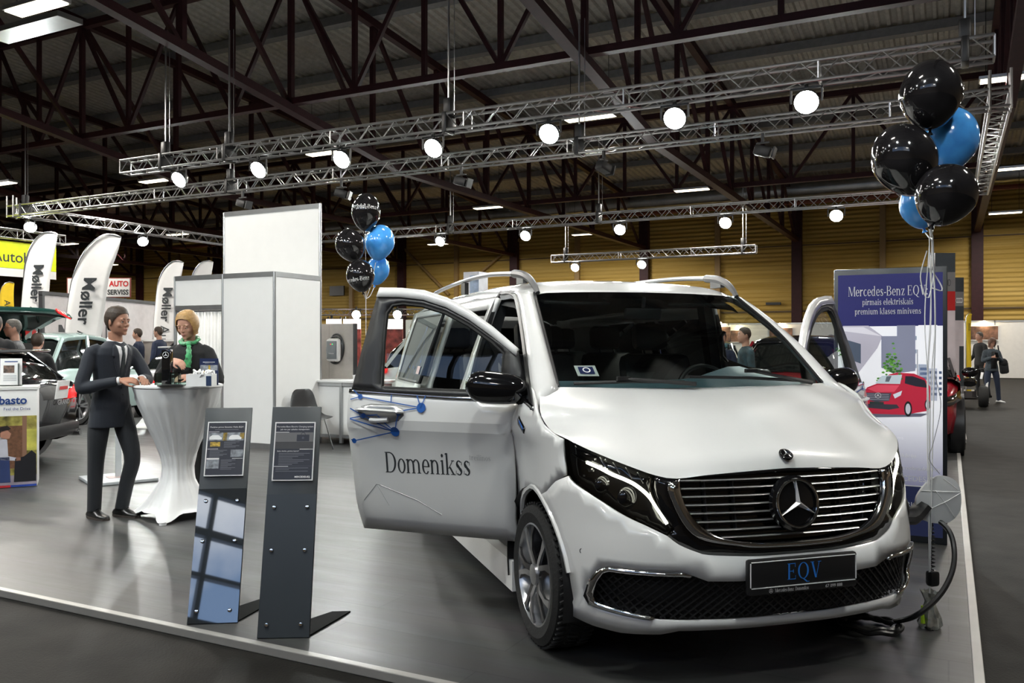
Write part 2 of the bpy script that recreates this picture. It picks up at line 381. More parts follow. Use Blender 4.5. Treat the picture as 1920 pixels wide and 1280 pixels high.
# ---- ceiling: trapezoid deck
M_DECK = mat('roof_deck', (.42, .405, .37), .5, .1, var=.15)
def deck(Ya, Yb, za, zb, name):
    b = MB(); p = .30; n = int((X1-X0)/p); prof = []
    for i in range(n):
        x = X0+i*p
        prof += [(x, 0), (x+.09, 0), (x+.14, .07), (x+.25, .07)]
    prof.append((X1, 0))
    b.grid([[Vector((x, Ya, za+z)) for x, z in prof], [Vector((x, Yb, zb+z)) for x, z in prof]])
    return struct(b.build(name, M_DECK, smooth=False))
YR = 0.
deck(YR, Y1, roofz(YR), roofz(Y1), 'ceiling'); deck(Y0, YR, roofz(YR)-.075*(YR-Y0), roofz(YR), 'ceiling')
# ---- purlins, roof trusses, columns
M_PURL = mat('grey_purlin', (.20, .20, .205), .6, var=.12)
XT = [1.2-8.15*k for k in range(8)]
NODES = [17+3.5*k for k in range(-4, 9)]
b = MB(); b.box((0, 0, 0), (X1-X0-.4, .34, .26)); pu = b.build('roof_purlin', M_PURL, smooth=False)
pu.location = (cx, NODES[0], roofz(NODES[0])-.16)
tag(pu, 'long grey roof purlin running under the corrugated ceiling', 'roof beam', 'ceiling purlins')
for y in NODES[1:]:
    q = pu.copy(); C.objects.link(q); q.location = (cx, y, roofz(y)-.16)
def zt(Y): return roofz(Y)-.42
def zb(Y): return 6.85 if Y >= 22 else 6.85+.14*(22-Y)
ORD = ['first', 'second', 'third', 'fourth', 'fifth', 'sixth', 'seventh', 'eighth', 'ninth', 'tenth', 'eleventh', 'twelfth', 'thirteenth', 'fourteenth']
def sect(a, b_, w, h, name, par, up=(0, 0, 1)):
    k = MB(); k.bar(a, b_, w, h, up); return k.build(name, M_STEEL, par, smooth=False)
t = None
for i, x in enumerate(XT):
    lab = ('%s maroon roof truss across the hall, counted from the right end' % ORD[i])
    if t is None:
        t = thing('roof_truss', lab, 'roof truss', (x, 0, 0), 0, 'maroon roof trusses'); T0 = t
        k = MB(); k.tube([(0, y, zt(y)) for y in (NODES[0], NODES[-1])], .1, 4); 
        k = MB(); k.bar((0, NODES[0], zt(NODES[0])), (0, NODES[-1], zt(NODES[-1])), .22, .22); k.build('top_chord', M_STEEL, t, smooth=False)
        k = MB()
        for y, y2 in ((NODES[0], 22), (22, 45.6)): k.bar((0, y, zb(y)), (0, y2, zb(y2)), .26, .2)
        k.build('bottom_chord', M_STEEL, t, smooth=False)
        for j, y in enumerate(NODES):
            sect((0, y, zb(y)), (0, y, zt(y)), .13, .13, 'vertical_strut', t, (1, 0, 0))
            if j < len(NODES)-1:
                y2 = NODES[j+1]; sect((0, y, zt(y)), (0, y2, zb(y2)), .11, .11, 'diagonal_strut', t)
    else: dup(T0, (x, 0, 0), 0, lab)
t = None
for i, y in enumerate((17., 31.)):
    t = thing('roof_girder', ['maroon lengthwise lattice girder above the near lighting truss', 'maroon lengthwise lattice girder deep in the hall'][i], 'roof truss', (0, y, 0), 0, 'maroon roof girders')
    za = 7.72 if i == 0 else 7.2; zc = zt(y)-.1; k = MB(); k.bar((XT[-1], 0, za), (XT[0], 0, za), .22, .16); k.build('bottom_chord', M_STEEL, t, smooth=False)
    k = MB(); k.bar((XT[-1], 0, zc), (XT[0], 0, zc), .2, .2); k.build('top_chord', M_STEEL, t, smooth=False)
    for a in range(6):
        xa = XT[a]; s = 8.15
        for q in (.0, .25, .5, .75):
            if q == 0: continue
            sect((xa-s*q, 0, za), (xa-s*q, 0, zc), .11, .11, 'vertical_strut', t, (1, 0, 0))
        for q, r in ((0, .25), (.5, .25), (.5, .75), (1, .75)): sect((xa-s*q, 0, zc), (xa-s*r, 0, za), .10, .10, 'diagonal_strut', t)
co = None
for i, x in enumerate(XT):
    lab = '%s maroon steel column on the ochre back wall, counted from the right' % ORD[i]
    if co is None:
        co = thing('steel_column', lab, 'column', (x, 45.75, -.04), 0, 'back wall columns')
        k = MB(); k.box((0, 0, 4.75), (.5, .32, 9.5)); k.build('shaft', M_STEEL, co, smooth=False)
        k = MB(); k.box((0, -.05, .02), (.7, .5, .04)); k.build('base_plate', M_STEEL, co, smooth=False)
    else: dup(co, (x, 45.75, -.04), 0, lab)
M_OCH = mat('ochre_post', (.30, .19, .07), .5)
for i in range(7):
    x = XT[i]-4.1; k = MB(); k.box((x, 45.85, 4.7), (.28, .2, 9.4)); struct(k.build('trim_%d' % (10+i), M_OCH, smooth=False))
k = MB(); k.box((cx, 45.95, 3.2), (X1-X0, .06, .08)); k.box((cx, 45.95, 6.6), (X1-X0, .05, .06)); struct(k.build('trim_20', mat('dark_joint', (.10, .06, .02), .6), smooth=False))
for i, (p, q) in enumerate((((750, 458), (842, 552)), ((1003, 425), (905, 508)))):
    a = atY(*p, 45.8); c = atY(*q, 45.8); k = MB(); k.bar(a, c, .18, .12); o = k.build('wall_brace', M_OCH, smooth=False)
    tag(o, ['ochre diagonal brace on the back wall falling to the right', 'ochre diagonal brace on the back wall rising to the right'][i], 'brace')
# wall vent
for i, (p, lab) in enumerate((((1450, 569), 'small dark vent slot in the ochre wall left of the tall poster'), ((632, 545), 'black louvre grille in the ochre wall beside the black balloons'))):
    c = atY(*p, 45.85); k = MB(); w, h = ((.75, .13), (1.2, .65))[i]; k.box(c, (w, .12, h)); o = k.build('wall_vent', M_BLACK, smooth=False); tag(o, lab, 'vent')
# duct + pipe
du = thing('ventilation_duct', 'silver spiral ventilation duct running along the top of the back wall', 'duct')
M_DUCT = mat('galvanised_duct', (.42, .43, .44), .38, .9, var=.12, scale=3)
k = MB(); pts = []; rr = []
for i in range(150):
    pts.append((-52+i*.44, 43.3, 9.0)); rr.append(.4 if i % 2 else .385)
k.tube(pts, rr, 14); k.build('duct_pipe', M_DUCT, du, sharp=60)
for x in (-34, -26, -18, -10, -2, 6):
    k = MB(); k.box((x, 43.3, 9.35), (.04, .03, .9)); k.build('hanger_strap', M_STEEL, du, smooth=False)
k = MB(); k.tube([(-50, 43.0, 8.35), (12, 43.0, 8.35)], .12, 8); o = k.build('sprinkler_pipe', mat('rust_pipe', (.22, .055, .03), .5)); tag(o, 'rust red pipe hung below the silver duct', 'pipe')
# ---- fluorescent panel lamps
M_TUBE = mat('lamp_diffuser', (.9, .85, .7), .4, emit=(1, .86, .62), es=TUBE_ES, var=.01)
LP = [(68, 15, 7.0, .6, 'at the top left corner of the ceiling'), (290, 340, 7, .3, 'left of the white flags under the roof'), (610, 288, 7, .3, 'behind the third floodlight of the near truss'), (1105, 222, 7, .34, 'between the two long trusses beside the bright floodlight'),
      (1900, 147, 7, .34, 'at the right edge beside the top balloon'), (915, 390, 7, .3, 'in front of the silver duct above the van door'), (1297, 357, 7, .3, 'in front of the silver duct above the van roof'), (1890, 318, 7, .3, 'at the right edge beside the lower balloons'),
      (822, 458, 6.9, .3, 'low over the ochre wall left of the van roof'), (1095, 440, 7, .3, 'over the ochre wall above the windscreen'), (1885, 400, 7, .3, 'on the ochre wall side right of the balloons'), (333, 440, 6.8, .3, 'right of the second white flag'), (205, 497, 6.3, .3, 'above the red and white banner'), (128, 458, 6.6, .3, 'beside the yellow banner end'), (4, 345, 7, .3, 'at the far left edge under the roof')]
def lamp_light(p, k=1.):
    li = bpy.data.lights.new('lamp_glow', 'AREA'); li.shape = 'RECTANGLE'; li.size = 1.2; li.size_y = .3; li.energy = LAMP_W*k; li.color = (1, .95, .87)
    lo = bpy.data.objects.new('lamp_glow', li); C.objects.link(lo); lo.location = Vector(p)+Vector((0, 0, -.02)); li.energy *= (3.0 if p[0] < -4 else 1.3) if p[1] > 30 else 1; return lo
cl = None
for (px, py, z, w, where) in LP:
    p = atZ(px, py, z); lab = 'warm flat ceiling lamp '+where
    if cl is None:
        cl = thing('ceiling_lamp', lab, 'lamp', p, 0, 'warm ceiling lamps')
        k = MB(); k.box((0, 0, .05), (1.26, .36, .07)); k.build('housing', M_ALU, cl, smooth=False)
        k = MB(); k.box((0, 0, .005), (1.2, .3, .02)); k.build('diffuser', M_TUBE, cl, smooth=False)
        for s in (-.5, .5):
            k = MB(); k.tube([(s, 0, .08), (s, 0, 1.8)], .008, 4); k.build('hanging_wire', M_BLACK, cl)
    else: dup(cl, p, 0, lab)
    lamp_light(p)
# unseen copies of the lamp, added out of frame to brighten hall and stand
for i, (x, y) in enumerate([(-3, 2), (-11, 2), (-19, 2), (4, 8), (8, 16), (8, 26), (8, 36), (2.5, -6), (-5, -6), (-13, -6), (-4, 8), (-11, 8.5), (-27, 8), (-19, 11), (-24, 13.5), (-35, 14), (-45, 20), (-55, 30), (-48, 36)]):
    q = dup(cl, (x, y, 7.4), 0, 'added warm ceiling lamp outside the picture, row %d place %d of the unseen fill lamps' % (i//5+1, i % 5+1)); lamp_light(q.location, .35 if y < 3 else .6 if -12 < x < 0 else 1.8 if x < -15 else 1.)
# unlit panels
k = MB(); k.box(atZ(60, 52, 7.4), (2.2, .5, .1)); o = k.build('ceiling_heater', M_ALU, smooth=False); tag(o, 'long grey unlit panel hanging beside the lamp in the top left corner', 'heater panel')
# ---- lighting trusses
def lattice(L, s, par, seg=.55):
    h = s/2
    for y, z in ((-h, -h), (h, -h), (h, h), (-h, h)):
        k = MB(); k.tube([(0, y, z), (L, y, z)], .026, 8); k.build('chord', M_TRUSS, par)
    k = MB(); n = max(2, int(L/seg)); d = L/n
    for i in range(n):
        a = i*d
        for (u0, u1) in (((-h, -h), (-h, h)), ((h, h), (h, -h)), ((-h, h), (h, h)), ((h, -h), (-h, -h))):
            k.tube([(a, *u0), (a+d/2, *u1)], .011, 5, False); k.tube([(a+d/2, *u1), (a+d, *u0)], .011, 5, False)
    for a in [j for j in range(0, int(L)+1, 3)]+[L]:
        for (u0, u1) in (((-h, -h), (-h, h)), ((h, h), (h, -h)), ((-h, h), (h, h)), ((h, -h), (-h, -h))): k.tube([(min(a, L), *u0), (min(a, L), *u1)], .016, 5, False)
    k.build('lattice', M_TRUSS, par)
def ltruss(a, b_, lab, s=.29, hang=()):
    a = Vector(a); b_ = Vector(b_); L = (b_-a).length
    t = thing('lighting_truss', lab, 'truss', a, atan2((b_-a).y, (b_-a).x), 'silver lighting trusses'); lattice(L, s, t)
    for q in hang:
        k = MB(); k.tube([(q, 0, s/2), (q, 0, 2.6)], .02, 5); k.tube([(q+.12, 0, s/2), (q+.12, 0, 2.6)], .008, 5); k.build('chain', M_ALU, t)
        k = MB(); k.box((q, 0, s/2+.16), (.16, .16, .3), bev=.03); k.box((q, 0, 0), (.10, .36, .36), bev=.02); k.build('hoist', M_BLACK, t)
    return t
ZT = 5.5
t1 = ltruss((-16.7, 13.3, ZT), (.55, 13.3, ZT), 'near silver lighting truss with seven floodlights', hang=(1.3, 3.2, 8.6, 16.9))
t2 = ltruss((-24.9, 16.1, ZT), (.6, 16.1, ZT), 'long silver truss behind the seven floodlights with dark spotlights below', hang=(.3, 8.6, 18.2))
t3 = ltruss((-24.9, 25.4, ZT), (.6, 25.4, ZT), 'far silver truss with five floodlights before the ochre wall', hang=(9.5, 15.))
t4 = ltruss((-25.1, 16.3, ZT), (-25.1, 25.2, ZT), 'left silver truss running away above the white flags')
t5 = ltruss((.75, 16.3, ZT), (.75, 25.2, ZT), 'right silver truss running away behind the balloons')
pa = atY(1036, 464, 33); pb = atY(1418, 444, 33); t6 = ltruss((pa.x, 33, 5.1), (pb.x, 33, 5.1), 'short silver truss with two floodlights near the ochre wall', hang=(.6, pb.x-pa.x-.5))
# corner cubes with upright stubs
for i, (p, lab) in enumerate((((-25.1, 16.1), 'silver truss corner block with upright pins at the left'), ((.75, 16.1), 'silver truss corner block hidden behind the balloons'))):
    k = MB()
    for sx in (-.15, .15):
        for sy in (-.15, .15): k.tube([(p[0]+sx, p[1]+sy, ZT-.2), (p[0]+sx, p[1]+sy, ZT+.45)], .026, 6)
    for z in (-.15, .15):
        for a in range(4):
            c = [(-.15, -.15), (.15, -.15), (.15, .15), (-.15, .15)]; k.tube([(p[0]+c[a][0], p[1]+c[a][1], ZT+z), (p[0]+c[(a+1) % 4][0], p[1]+c[(a+1) % 4][1], ZT+z)], .026, 6)
    o = k.build('truss_corner', M_TRUSS); tag(o, lab, 'truss corner')
# ---- floodlights
M_LENS = mat('flood_lens', (1, 1, 1), .3, emit=(.95, 1, .97), es=LENS_ES, var=.0)
def flood(p, aim, lab, power, ang=125, r=.19, col=(.95, 1, .97), group='floodlights on the trusses'):
    """p: lens centre; the lamp hangs under the truss on a yoke and faces aim"""
    p = Vector(p); d = (Vector(aim)-p).normalized()
    t = thing('floodlight', lab, 'floodlight', p, 0, group)
    q = d.to_track_quat('-Z', 'Y').to_matrix().to_4x4()
    k = MB(); k.lathe([(0, .2), (r*.5, .2), (r*.75, .14), (r, .03), (r, 0), (r*.93, -.005)], 18, q); k.build('body', M_BLACK, t)
    k = MB(); k.lathe([(0, -.012), (r*.55, -.009), (r*.92, .0)], 18, q); k.build('lens', M_LENS, t)
    k = MB(); k.box((0, 0, r+.06), (.05, .05, .16)); k.bar((-r-.03, 0, 0), (-r-.03, 0, r+.02), .03); k.bar((r+.03, 0, 0), (r+.03, 0, r+.02), .03); k.bar((-r-.04, 0, r+.02), (r+.04, 0, r+.02), .03); k.build('yoke', M_BLACK, t, smooth=False)
    li = bpy.data.lights.new('flood_beam', 'SPOT'); li.energy = power; li.spot_size = radians(ang); li.spot_blend = .35; li.shadow_soft_size = .12; li.color = col
    lo = bpy.data.objects.new('flood_beam', li); C.objects.link(lo); lo.parent = t; lo.location = d*.06; lo.rotation_euler = d.to_track_quat('-Z', 'Y').to_euler()
    return t
for i, px in enumerate((335, 484, 640, 812, 1029, 1265, 1512)):
    p = atY(px, 250, 13.3); p.z = ZT-.42
    flood(p, (p.x+.3, 6., .3), 'bright floodlight, %s from the left on the near truss' % ORD[i], FLOOD_W)
for i, px in enumerate((825, 985, 1162, 1360, 1568)):
    p = atY(px, 420, 25.4); p.z = ZT-.42
    flood(p, (p.x, 16, 0), 'bright floodlight, %s from the left on the far truss' % ORD[i], FLOOD_W)
for i, px in enumerate((57, 268)):
    p = atX(px, 430, -25.1); p.z = ZT-.42
    flood(p, (p.x+7, p.y-4, 0), ['bright floodlight above the leftmost white flag', 'bright floodlight between the second flag and the white booth wall'][i], FLOOD_W)
for i, px in enumerate((1078, 1203)):
    p = atY(px, 470, 33); p.z = 5.1-.4; flood(p, (p.x, 24, 0), ['left floodlight of the short truss near the ochre wall', 'right floodlight of the short truss near the ochre wall'][i], FLOOD_W*.6)
# the stand's own front truss, behind and above the photographer
tf = ltruss((-12.5, 1.8, ZT), (2.5, 1.8, ZT), 'silver lighting truss overhead at the front of the stand, behind the viewer')
for i in range(6):
    flood((-11.3+i*2.5, 1.8, ZT-.42), (-10.5+i*2.3, 7.2, .2), '%s floodlight from the left on the truss overhead at the front' % ORD[i], FRONT_W*(1.25 if i < 3 else .5), 92)
# dark stage spots on the second truss
M_SPOT = mat('spot_body', (.02, .02, .022), .45); sp0 = None
for i, (px, where) in enumerate(((455, 'left end'), (640, 'left of the balloon pair'), (865, 'middle'), (1132, 'right half'), (1430, 'right end'))):
    p = atY(px, 330, 15.955); p.z = ZT-.165
    lab = 'small dark stage spotlight under the long second truss, '+where
    if sp0 is None:
        sp0 = thing('stage_spotlight', lab, 'spotlight', p, 0, 'dark stage spotlights')
        k = MB(); k.bar((0, 0, 0), (0, 0, -.18), .05); k.bar((-.12, 0, -.18), (.12, 0, -.18), .03); k.build('clamp', M_SPOT, sp0, smooth=False)
        k = MB(); k.box((0, 0, -.33), (.3, .2, .18), (0, .3, 0), bev=.03); k.build('body', M_SPOT, sp0)
        k = MB(); k.box((.2, 0, -.38), (.03, .22, .2), (0, .3, 0)); k.build('barn_door', M_SPOT, sp0, smooth=False)
    else: dup(sp0, p, .4*i*(i % 2), lab)
# ================================================================ THE WHITE VAN
from mathutils.geometry import delaunay_2d_cdt
def pip(p, poly):
    x, y = p; c = False; j = len(poly)-1
    for i in range(len(poly)):
        xi, yi = poly[i]; xj, yj = poly[j]
        if (yi > y) != (yj > y) and x < (xj-xi)*(y-yi)/(yj-yi)+xi: c = not c
        j = i
    return c
def close2(pts, step, smooth=False):
    """closed outline resampled at about step"""
    P = [Vector((p[0], p[1], 0)) for p in pts]; out = []
    for a, b in zip(P, P[1:]+P[:1]):
        n = max(1, int(round((b-a).length/step)))
        for i in range(n): q = a.lerp(b, i/n); out.append((q.x, q.y))
    return out
def trimesh(outline, holes, step):
    loops = [close2(outline, step*.5)]+[close2(h, step*.5) for h in holes]
    vs = []; es = []
    for lp in loops:
        k = len(vs); vs += [Vector(p) for p in lp]; es += [(k+i, k+(i+1) % len(lp)) for i in range(len(lp))]
    xs = [p[0] for p in loops[0]]; ys = [p[1] for p in loops[0]]
    def far(p):
        for lp in loops:
            for q in lp:
                if abs(p[0]-q[0]) < step*.55 and abs(p[1]-q[1]) < step*.55: return False
        return True
    y = min(ys)+step/2; r = 0
    while y < max(ys):
        x = min(xs)+(step/2 if r % 2 else step*.25)
        while x < max(xs):
            p = (x, y)
            if pip(p, loops[0]) and not any(pip(p, h) for h in loops[1:]) and far(p): vs.append(Vector(p))
            x += step
        y += step; r += 1
    V, Ed, F, *_ = delaunay_2d_cdt(vs, es, [], 0, 1e-6)
    fs = []
    for f in F:
        c = (sum(V[i].x for i in f)/len(f), sum(V[i].y for i in f)/len(f))
        if pip(c, loops[0]) and not any(pip(c, h) for h in loops[1:]): fs.append(list(f))
    return [(v.x, v.y) for v in V], fs
# ---- lower body surface: plan line (arc length u) and height z
_pl = smoothc([(0, 0, 0), (.25, .008, 0), (.5, .045, 0), (.65, .105, 0), (.75, .18, 0), (.83, .28, 0), (.89, .41, 0), (.925, .54, 0), (.945, .70, 0), (.955, .95, 0), (.96, 1.3, 0), (.962, 2, 0), (.962, 3, 0), (.955, 4.2, 0), (.93, 4.9, 0), (.86, 5.1, 0), (.7, 5.14, 0), (0, 5.16, 0)], 700)
PLX = [p.x for p in _pl]; PLY = [p.y for p in _pl]; PLU = [0.]
for a, b_ in zip(_pl, _pl[1:]): PLU.append(PLU[-1]+(b_-a).length)
_LZ = [.15, .22, .30, .36, .45, .6, .7, .8, .9, .97]; _LY = [.10, .075, .05, .025, 0, .012, .035, .045, .065, .085]
_WZ = [.2, .30, .40, .50, .545, .575, .65, .8, .93, 1.0, 1.03, 1.10, 1.17, 1.25, 1.30, 1.436, 1.643, 1.761, 1.803, 1.85]
_WW = [.85, .868, .890, .916, .938, .934, .927, .925, .930, .940, .963, .955, .942, .918, .903, .866, .800, .760, .742, .70]
import bisect
def _pi(u):
    u = max(0, min(PLU[-1]-1e-6, u)); i = bisect.bisect_right(PLU, u)-1; t = (u-PLU[i])/(PLU[i+1]-PLU[i])
    return lerp(PLX[i], PLX[i+1], t), lerp(PLY[i], PLY[i+1], t)
_W2 = [.76, .80, .832, .868, .880, .884, .895, .914, .934, .948, .963, .955, .942, .918, .903, .866, .800, .760, .742, .70]
def _w(y, z):
    t = max(0, min(1, (y-.93)/.22)); t = t*t*(3-2*t); return lerp(interp(z, _WZ, _WW), interp(z, _WZ, _W2), t)
def _k(y): t = max(0, min(1, (y-.42)/.55)); return t*t*(3-2*t)
def SG(u, z, off=0.):
    """signed arc length u (negative = image left), height z -> point on the body side / nose"""
    x, y = _pi(abs(u)); k = _k(y)
    x1, y1 = _pi(abs(u)+.01); nx, ny = (y1-y), -(x1-x); L = hypot(nx, ny) or 1; nx /= L; ny /= L
    X = x*lerp(1, _w(y, z)/.963, k)+nx*off; Y = y+interp(z, _LZ, _LY)*(1-k)+ny*off
    return Vector((X if u >= 0 else -X, Y, z))
def UX(x, z):   # front features: x -> u
    a, b_ = 0., 1.6
    for _ in range(40):
        m = (a+b_)/2
        if SG(m, z).x < abs(x): a = m
        else: b_ = m
    return a if x >= 0 else -a
def UY(y, z):   # side features: y -> u
    a, b_ = 0., PLU[-1]
    for _ in range(44):
        m = (a+b_)/2
        if SG(m, z).y < y: a = m
        else: b_ = m
    return a
def panel(name, outline, m, par, holes=(), f=SG, off=0., step=.045, th=.012, smooth=True, sharp=50):
    V, F = trimesh(outline, holes, step); b = MB(); b.add([f(u, z, off) for u, z in V], F)
    o = b.build(name, m, par, sharp=sharp)
    if th: 
        md = o.modifiers.new('thickness', 'SOLIDIFY'); md.thickness = th; md.offset = 0
    return o
def mir(p): return [(-u, z) for u, z in p]
def fx(pts): return [(UX(x, z), z) for x, z in pts]
def sy(pts): return [(UY(y, z), z) for y, z in pts]
VROT = YAW+radians(17.18)
VP = c2w(1.234, 3.671, 0)
van = thing('van', 'white electric minivan with open front doors and star grille on the grey stand', 'van', VP, VROT)
M_INT = mat('van_interior', (.012, .013, .014), .7); M_SEAT = mat('seat_leather', (.022, .022, .024), .5)
M_DASH = mat('dashboard_blue_grey', (.10, .17, .21), .55)
M_WGL = glassmat('tinted_glass', (.74, .80, .77)); M_CLR = glassmat('clear_glass', (.92, .94, .93)); M_DGL = glassmat('dark_glass', (.12, .14, .14))
M_DRL = mat('daytime_light', (1, 1, .9), .3, emit=(1, .98, .80), es=7., var=0)
M_BLUE = mat('decal_blue', (.02, .11, .42), .35); M_GREY = mat('decal_grey', (.045, .05, .055), .4)
# --- nose outlines (x, z) on the image-right half, mirrored for the left
HLU = [(.890, 1.046), (.835, 1.010), (.759, .973), (.687, .942), (.608, .913)]
HLI = [(.617, .85), (.593, .763), (.547, .70)]
HLL = [(.576, .669), (.648, .706), (.725, .744), (.797, .795), (.859, .846), (.882, .881), (.888, .964)]
def crv(p, n): return [(v.x, v.y) for v in smoothc([(a, e, 0) for a, e in p], n)]
HLL = crv(HLL, 30); HLU = crv(HLU, 16); HLI = crv(HLI, 10)
hl = fx(HLU+HLI+HLL)
for s in (-1, 1):
    ol = hl if s > 0 else mir(hl); sg = lambda p: (s*p[0], p[1])
    h = panel('headlight', ol, M_GLOSSBLK, van, off=-.035, step=.04, th=.01)
    panel('lens_cover', ol, M_CLR, h, off=.003, step=.04, th=0)
    drl = [(.837, .953), (.80, .935), (.764, .913), (.72, .894), (.683, .873), (.639, .831), (.608, .777), (.573, .717)]
    b = MB(); P = smoothc([SG(s*UX(x, z), z, -.012) for x, z in drl], 30); b.tube(P, [.0075]*30, 6); b.build('light_strip', M_DRL, h)
    b = MB(); P = smoothc([SG(s*UX(x, z), z, -.012) for x, z in ((.625, .905), (.63, .85), (.60, .77), (.56, .70))], 20); b.tube(P, .005, 6)
    for q in range(5):
        x0 = .80-q*.042; z0 = .985-q*.018; P = [SG(s*UX(x0, z0), z0-.005, -.02), SG(s*UX(x0-.02, z0), z0-.05, -.02)]; b.tube(P, .003, 4)
    b.tube(smoothc([SG(s*UX(x, z), z, -.015) for x, z in ((.875, .985), (.855, .965), (.84, .956))], 6), .006, 5)
    b.build('trim_line', M_CHROME, h)
    for (x, z, r) in ((.72, .815, .05), (.80, .86, .042)):
        c = SG(s*UX(x, z), z, -.03); b = MB(); b.ball(c, (r, r*.6, r), 14, 8); b.build('projector', M_GLOSSBLK, h)
    b = MB()
    for q in range(14):
        x0 = random.uniform(.78, .87); z0 = random.uniform(.87, .99); c = SG(s*UX(x0, z0), z0, -.028); b.box(c, (.012, .012, .008), (0, 0, random.random()))
    b.build('reflector_facet', M_CHROME, h, smooth=False)
# bumper
FOG = [(.281, .478), (.424, .484), (.489, .510), (.52, .523), (.79, .525), (.814, .509), (.842, .456), (.85, .379), (.835, .346), (.739, .329), (.599, .311), (.169, .302)]
ARCH = (.84, .345)
def arch(a0, a1, n=12, rf=.435, rr=.345): 
    r = []
    for i in range(n+1):
        a = radians(lerp(a0, a1, i/n)); R = rf if cos(a) < 0 else lerp(rf, rr, cos(a)); r.append((ARCH[0]+R*cos(a), ARCH[1]+R*sin(a)))
    return r
bot = [(.16, .26), (.517, .263), (.59, .245), (.729, .238), (.82, .248), (.875, .264)]
seam = [(.725, .752), (.62, .79), (.535, .85)]
top = [(.535, .635), (.46, .603), (.403, .590), (.194, .577)]
half = fx([(.0, .26)]+bot)+sy([(.43, .30)])+sy(arch(180, 108, 8))+sy(seam)+fx([p for p in HLL[::-1] if p[1] < .90]+crv([HLL[0]]+top+[(0, .575)], 24)[1:])
full = half[1:]+mir(half)[::-1][1:] if False else half+[p for p in mir(half)[::-1] if abs(p[0]) > .001]
fog = fx(FOG); fogfull = fog+mir(fog)[::-1]
bp = panel('front_bumper', full, M_PAINT, van, [fogfull], step=.05, th=.012)
gl = panel('lower_grille', fogfull, M_BLACK, van, off=-.045, step=.08, th=0)
b = MB(); fp = fogfull
for k in range(-60, 61):
    for sgn in (1, -1):
        seg = []
        for i in range(90):
            z = .29+i*.0028; u = k*.044+sgn*(z-.41)*1.25
            if pip((u, z), fp): seg.append(SG(u, z, -.02))
            else:
                if len(seg) > 3: b.bar(seg[0], seg[-1], .006, .007)
                seg = []
        if len(seg) > 3: b.bar(seg[0], seg[-1], .006, .007)
b.build('mesh_lattice', mat('grille_mesh', (.02, .02, .021), .35), gl, smooth=False)
for s in (-1, 1):
    o1 = FOG[2:11]; o2 = [(.50, .503), (.53, .508), (.782, .508), (.802, .496), (.822, .452), (.828, .385), (.818, .360), (.735, .342), (.62, .324)]
    w = fx(o1[:-1]+[(.64, .3165)])+fx(o2)[::-1]; w = w if s > 0 else mir(w)
    panel('fog_trim', w, M_CHROME, bp, off=.006, step=.04, th=.02)
for (x, z) in ((.33, .555), (-.33, .555)):
    b = MB(); c = SG(UX(x, z), z, .003); put(b, ring2d(.012, .0035, 16), M_GREY, lambda a, e: c+Vector((a, -.0, e))); b.build('parking_sensor', None, bp)
for s in (-1, 1):
    b = MB(); c = SG(s*UX(.86, .53), .57, .004); put(b, ring2d(.012, .0035, 16), M_GREY, lambda a, e: c+Vector((s*a*.75, a*.6, e))); b.build('parking_sensor', None, bp)
b = MB(); b.tube([SG(UX(-x, z), z, .001) for x, z in ((.5, .515), (.49, .57), (.43, .572), (.415, .50))], .0012, 4); b.build('tow_cover_line', M_GREY, bp)
b = MB(); b.box((0, .95, .235), (1.25, 1.3, .03)); b.build('undertray', M_BLACK, van, smooth=False)
# black band round the grille
GI = [(.515, .903), (.516, .851), (.495, .780), (.448, .715), (.393, .674), (.320, .649), (.188, .631), (0, .628)]
GI = crv(GI, 24)
GO = [(.560, .885), (.564, .859), (.533, .764), (.484, .685), (.421, .649), (.291, .625), (.191, .612), (0, .608)]
sur = fx(crv([(0, .575)]+top[::-1]+[(.576, .669)], 24)+HLI[::-1]+[(.608, .913), (.523, .899), (.378, .916), (.154, .928), (0, .933)])
ghole = fx([(0, .628)]+GI[::-1][1:]+[(.49, .907), (.37, .912), (.154, .917), (0, .92)])
full = sur+[p for p in mir(sur)[::-1] if abs(p[0]) > .001]; gh = ghole+[p for p in mir(ghole)[::-1] if abs(p[0]) > .001]
gs = panel('grille_surround', full, M_GLOSSBLK, van, [gh], off=-.006, step=.04, th=.012)
gb = panel('grille', gh, M_GLOSSBLK, van, off=-.05, step=.07, th=0)
go, gi = fx(crv(GO, 26)), fx(crv(GI, 26)); ring = go+mir(go)[::-1][1:]+mir(gi)+gi[::-1][1:]
panel('grille_frame', ring, M_CHROME, gb, off=.006, step=.035, th=.03)
gp = [(u, z) for u, z in gh]; M_BAR = mat('bright_bar', (.9, .9, .9), .28, .9, var=.02)
for z in (.895, .862, .828, .793, .758, .722, .688, .657):
    us = [i*.01 for i in range(-70, 71) if pip((i*.01, z), gp)]
    if us:
        b = MB(); P = [SG(lerp(us[0], us[-1], i/40), z, -.012) for i in range(41)]; b.tube(P, [(.011, .0045)]*41, 8); b.build('grille_bar', M_BAR, gb)
b = MB()
for z in (.878, .845, .81, .775, .74, .705, .672):
    us = [i*.01 for i in range(-70, 71) if pip((i*.01, z), gp)]
    if us: b.tube([SG(lerp(us[0], us[-1], i/30), z, -.035) for i in range(31)], [(.01, .002)]*31, 4)
for x in (-.40, -.27, .27, .40): b.bar(SG(UX(x, .9), .895, -.03), SG(UX(x, .67), .68, -.03), .006, .02)
b.build('inner_slat', mat('grey_slat', (.05, .05, .055), .35, .5), gb)
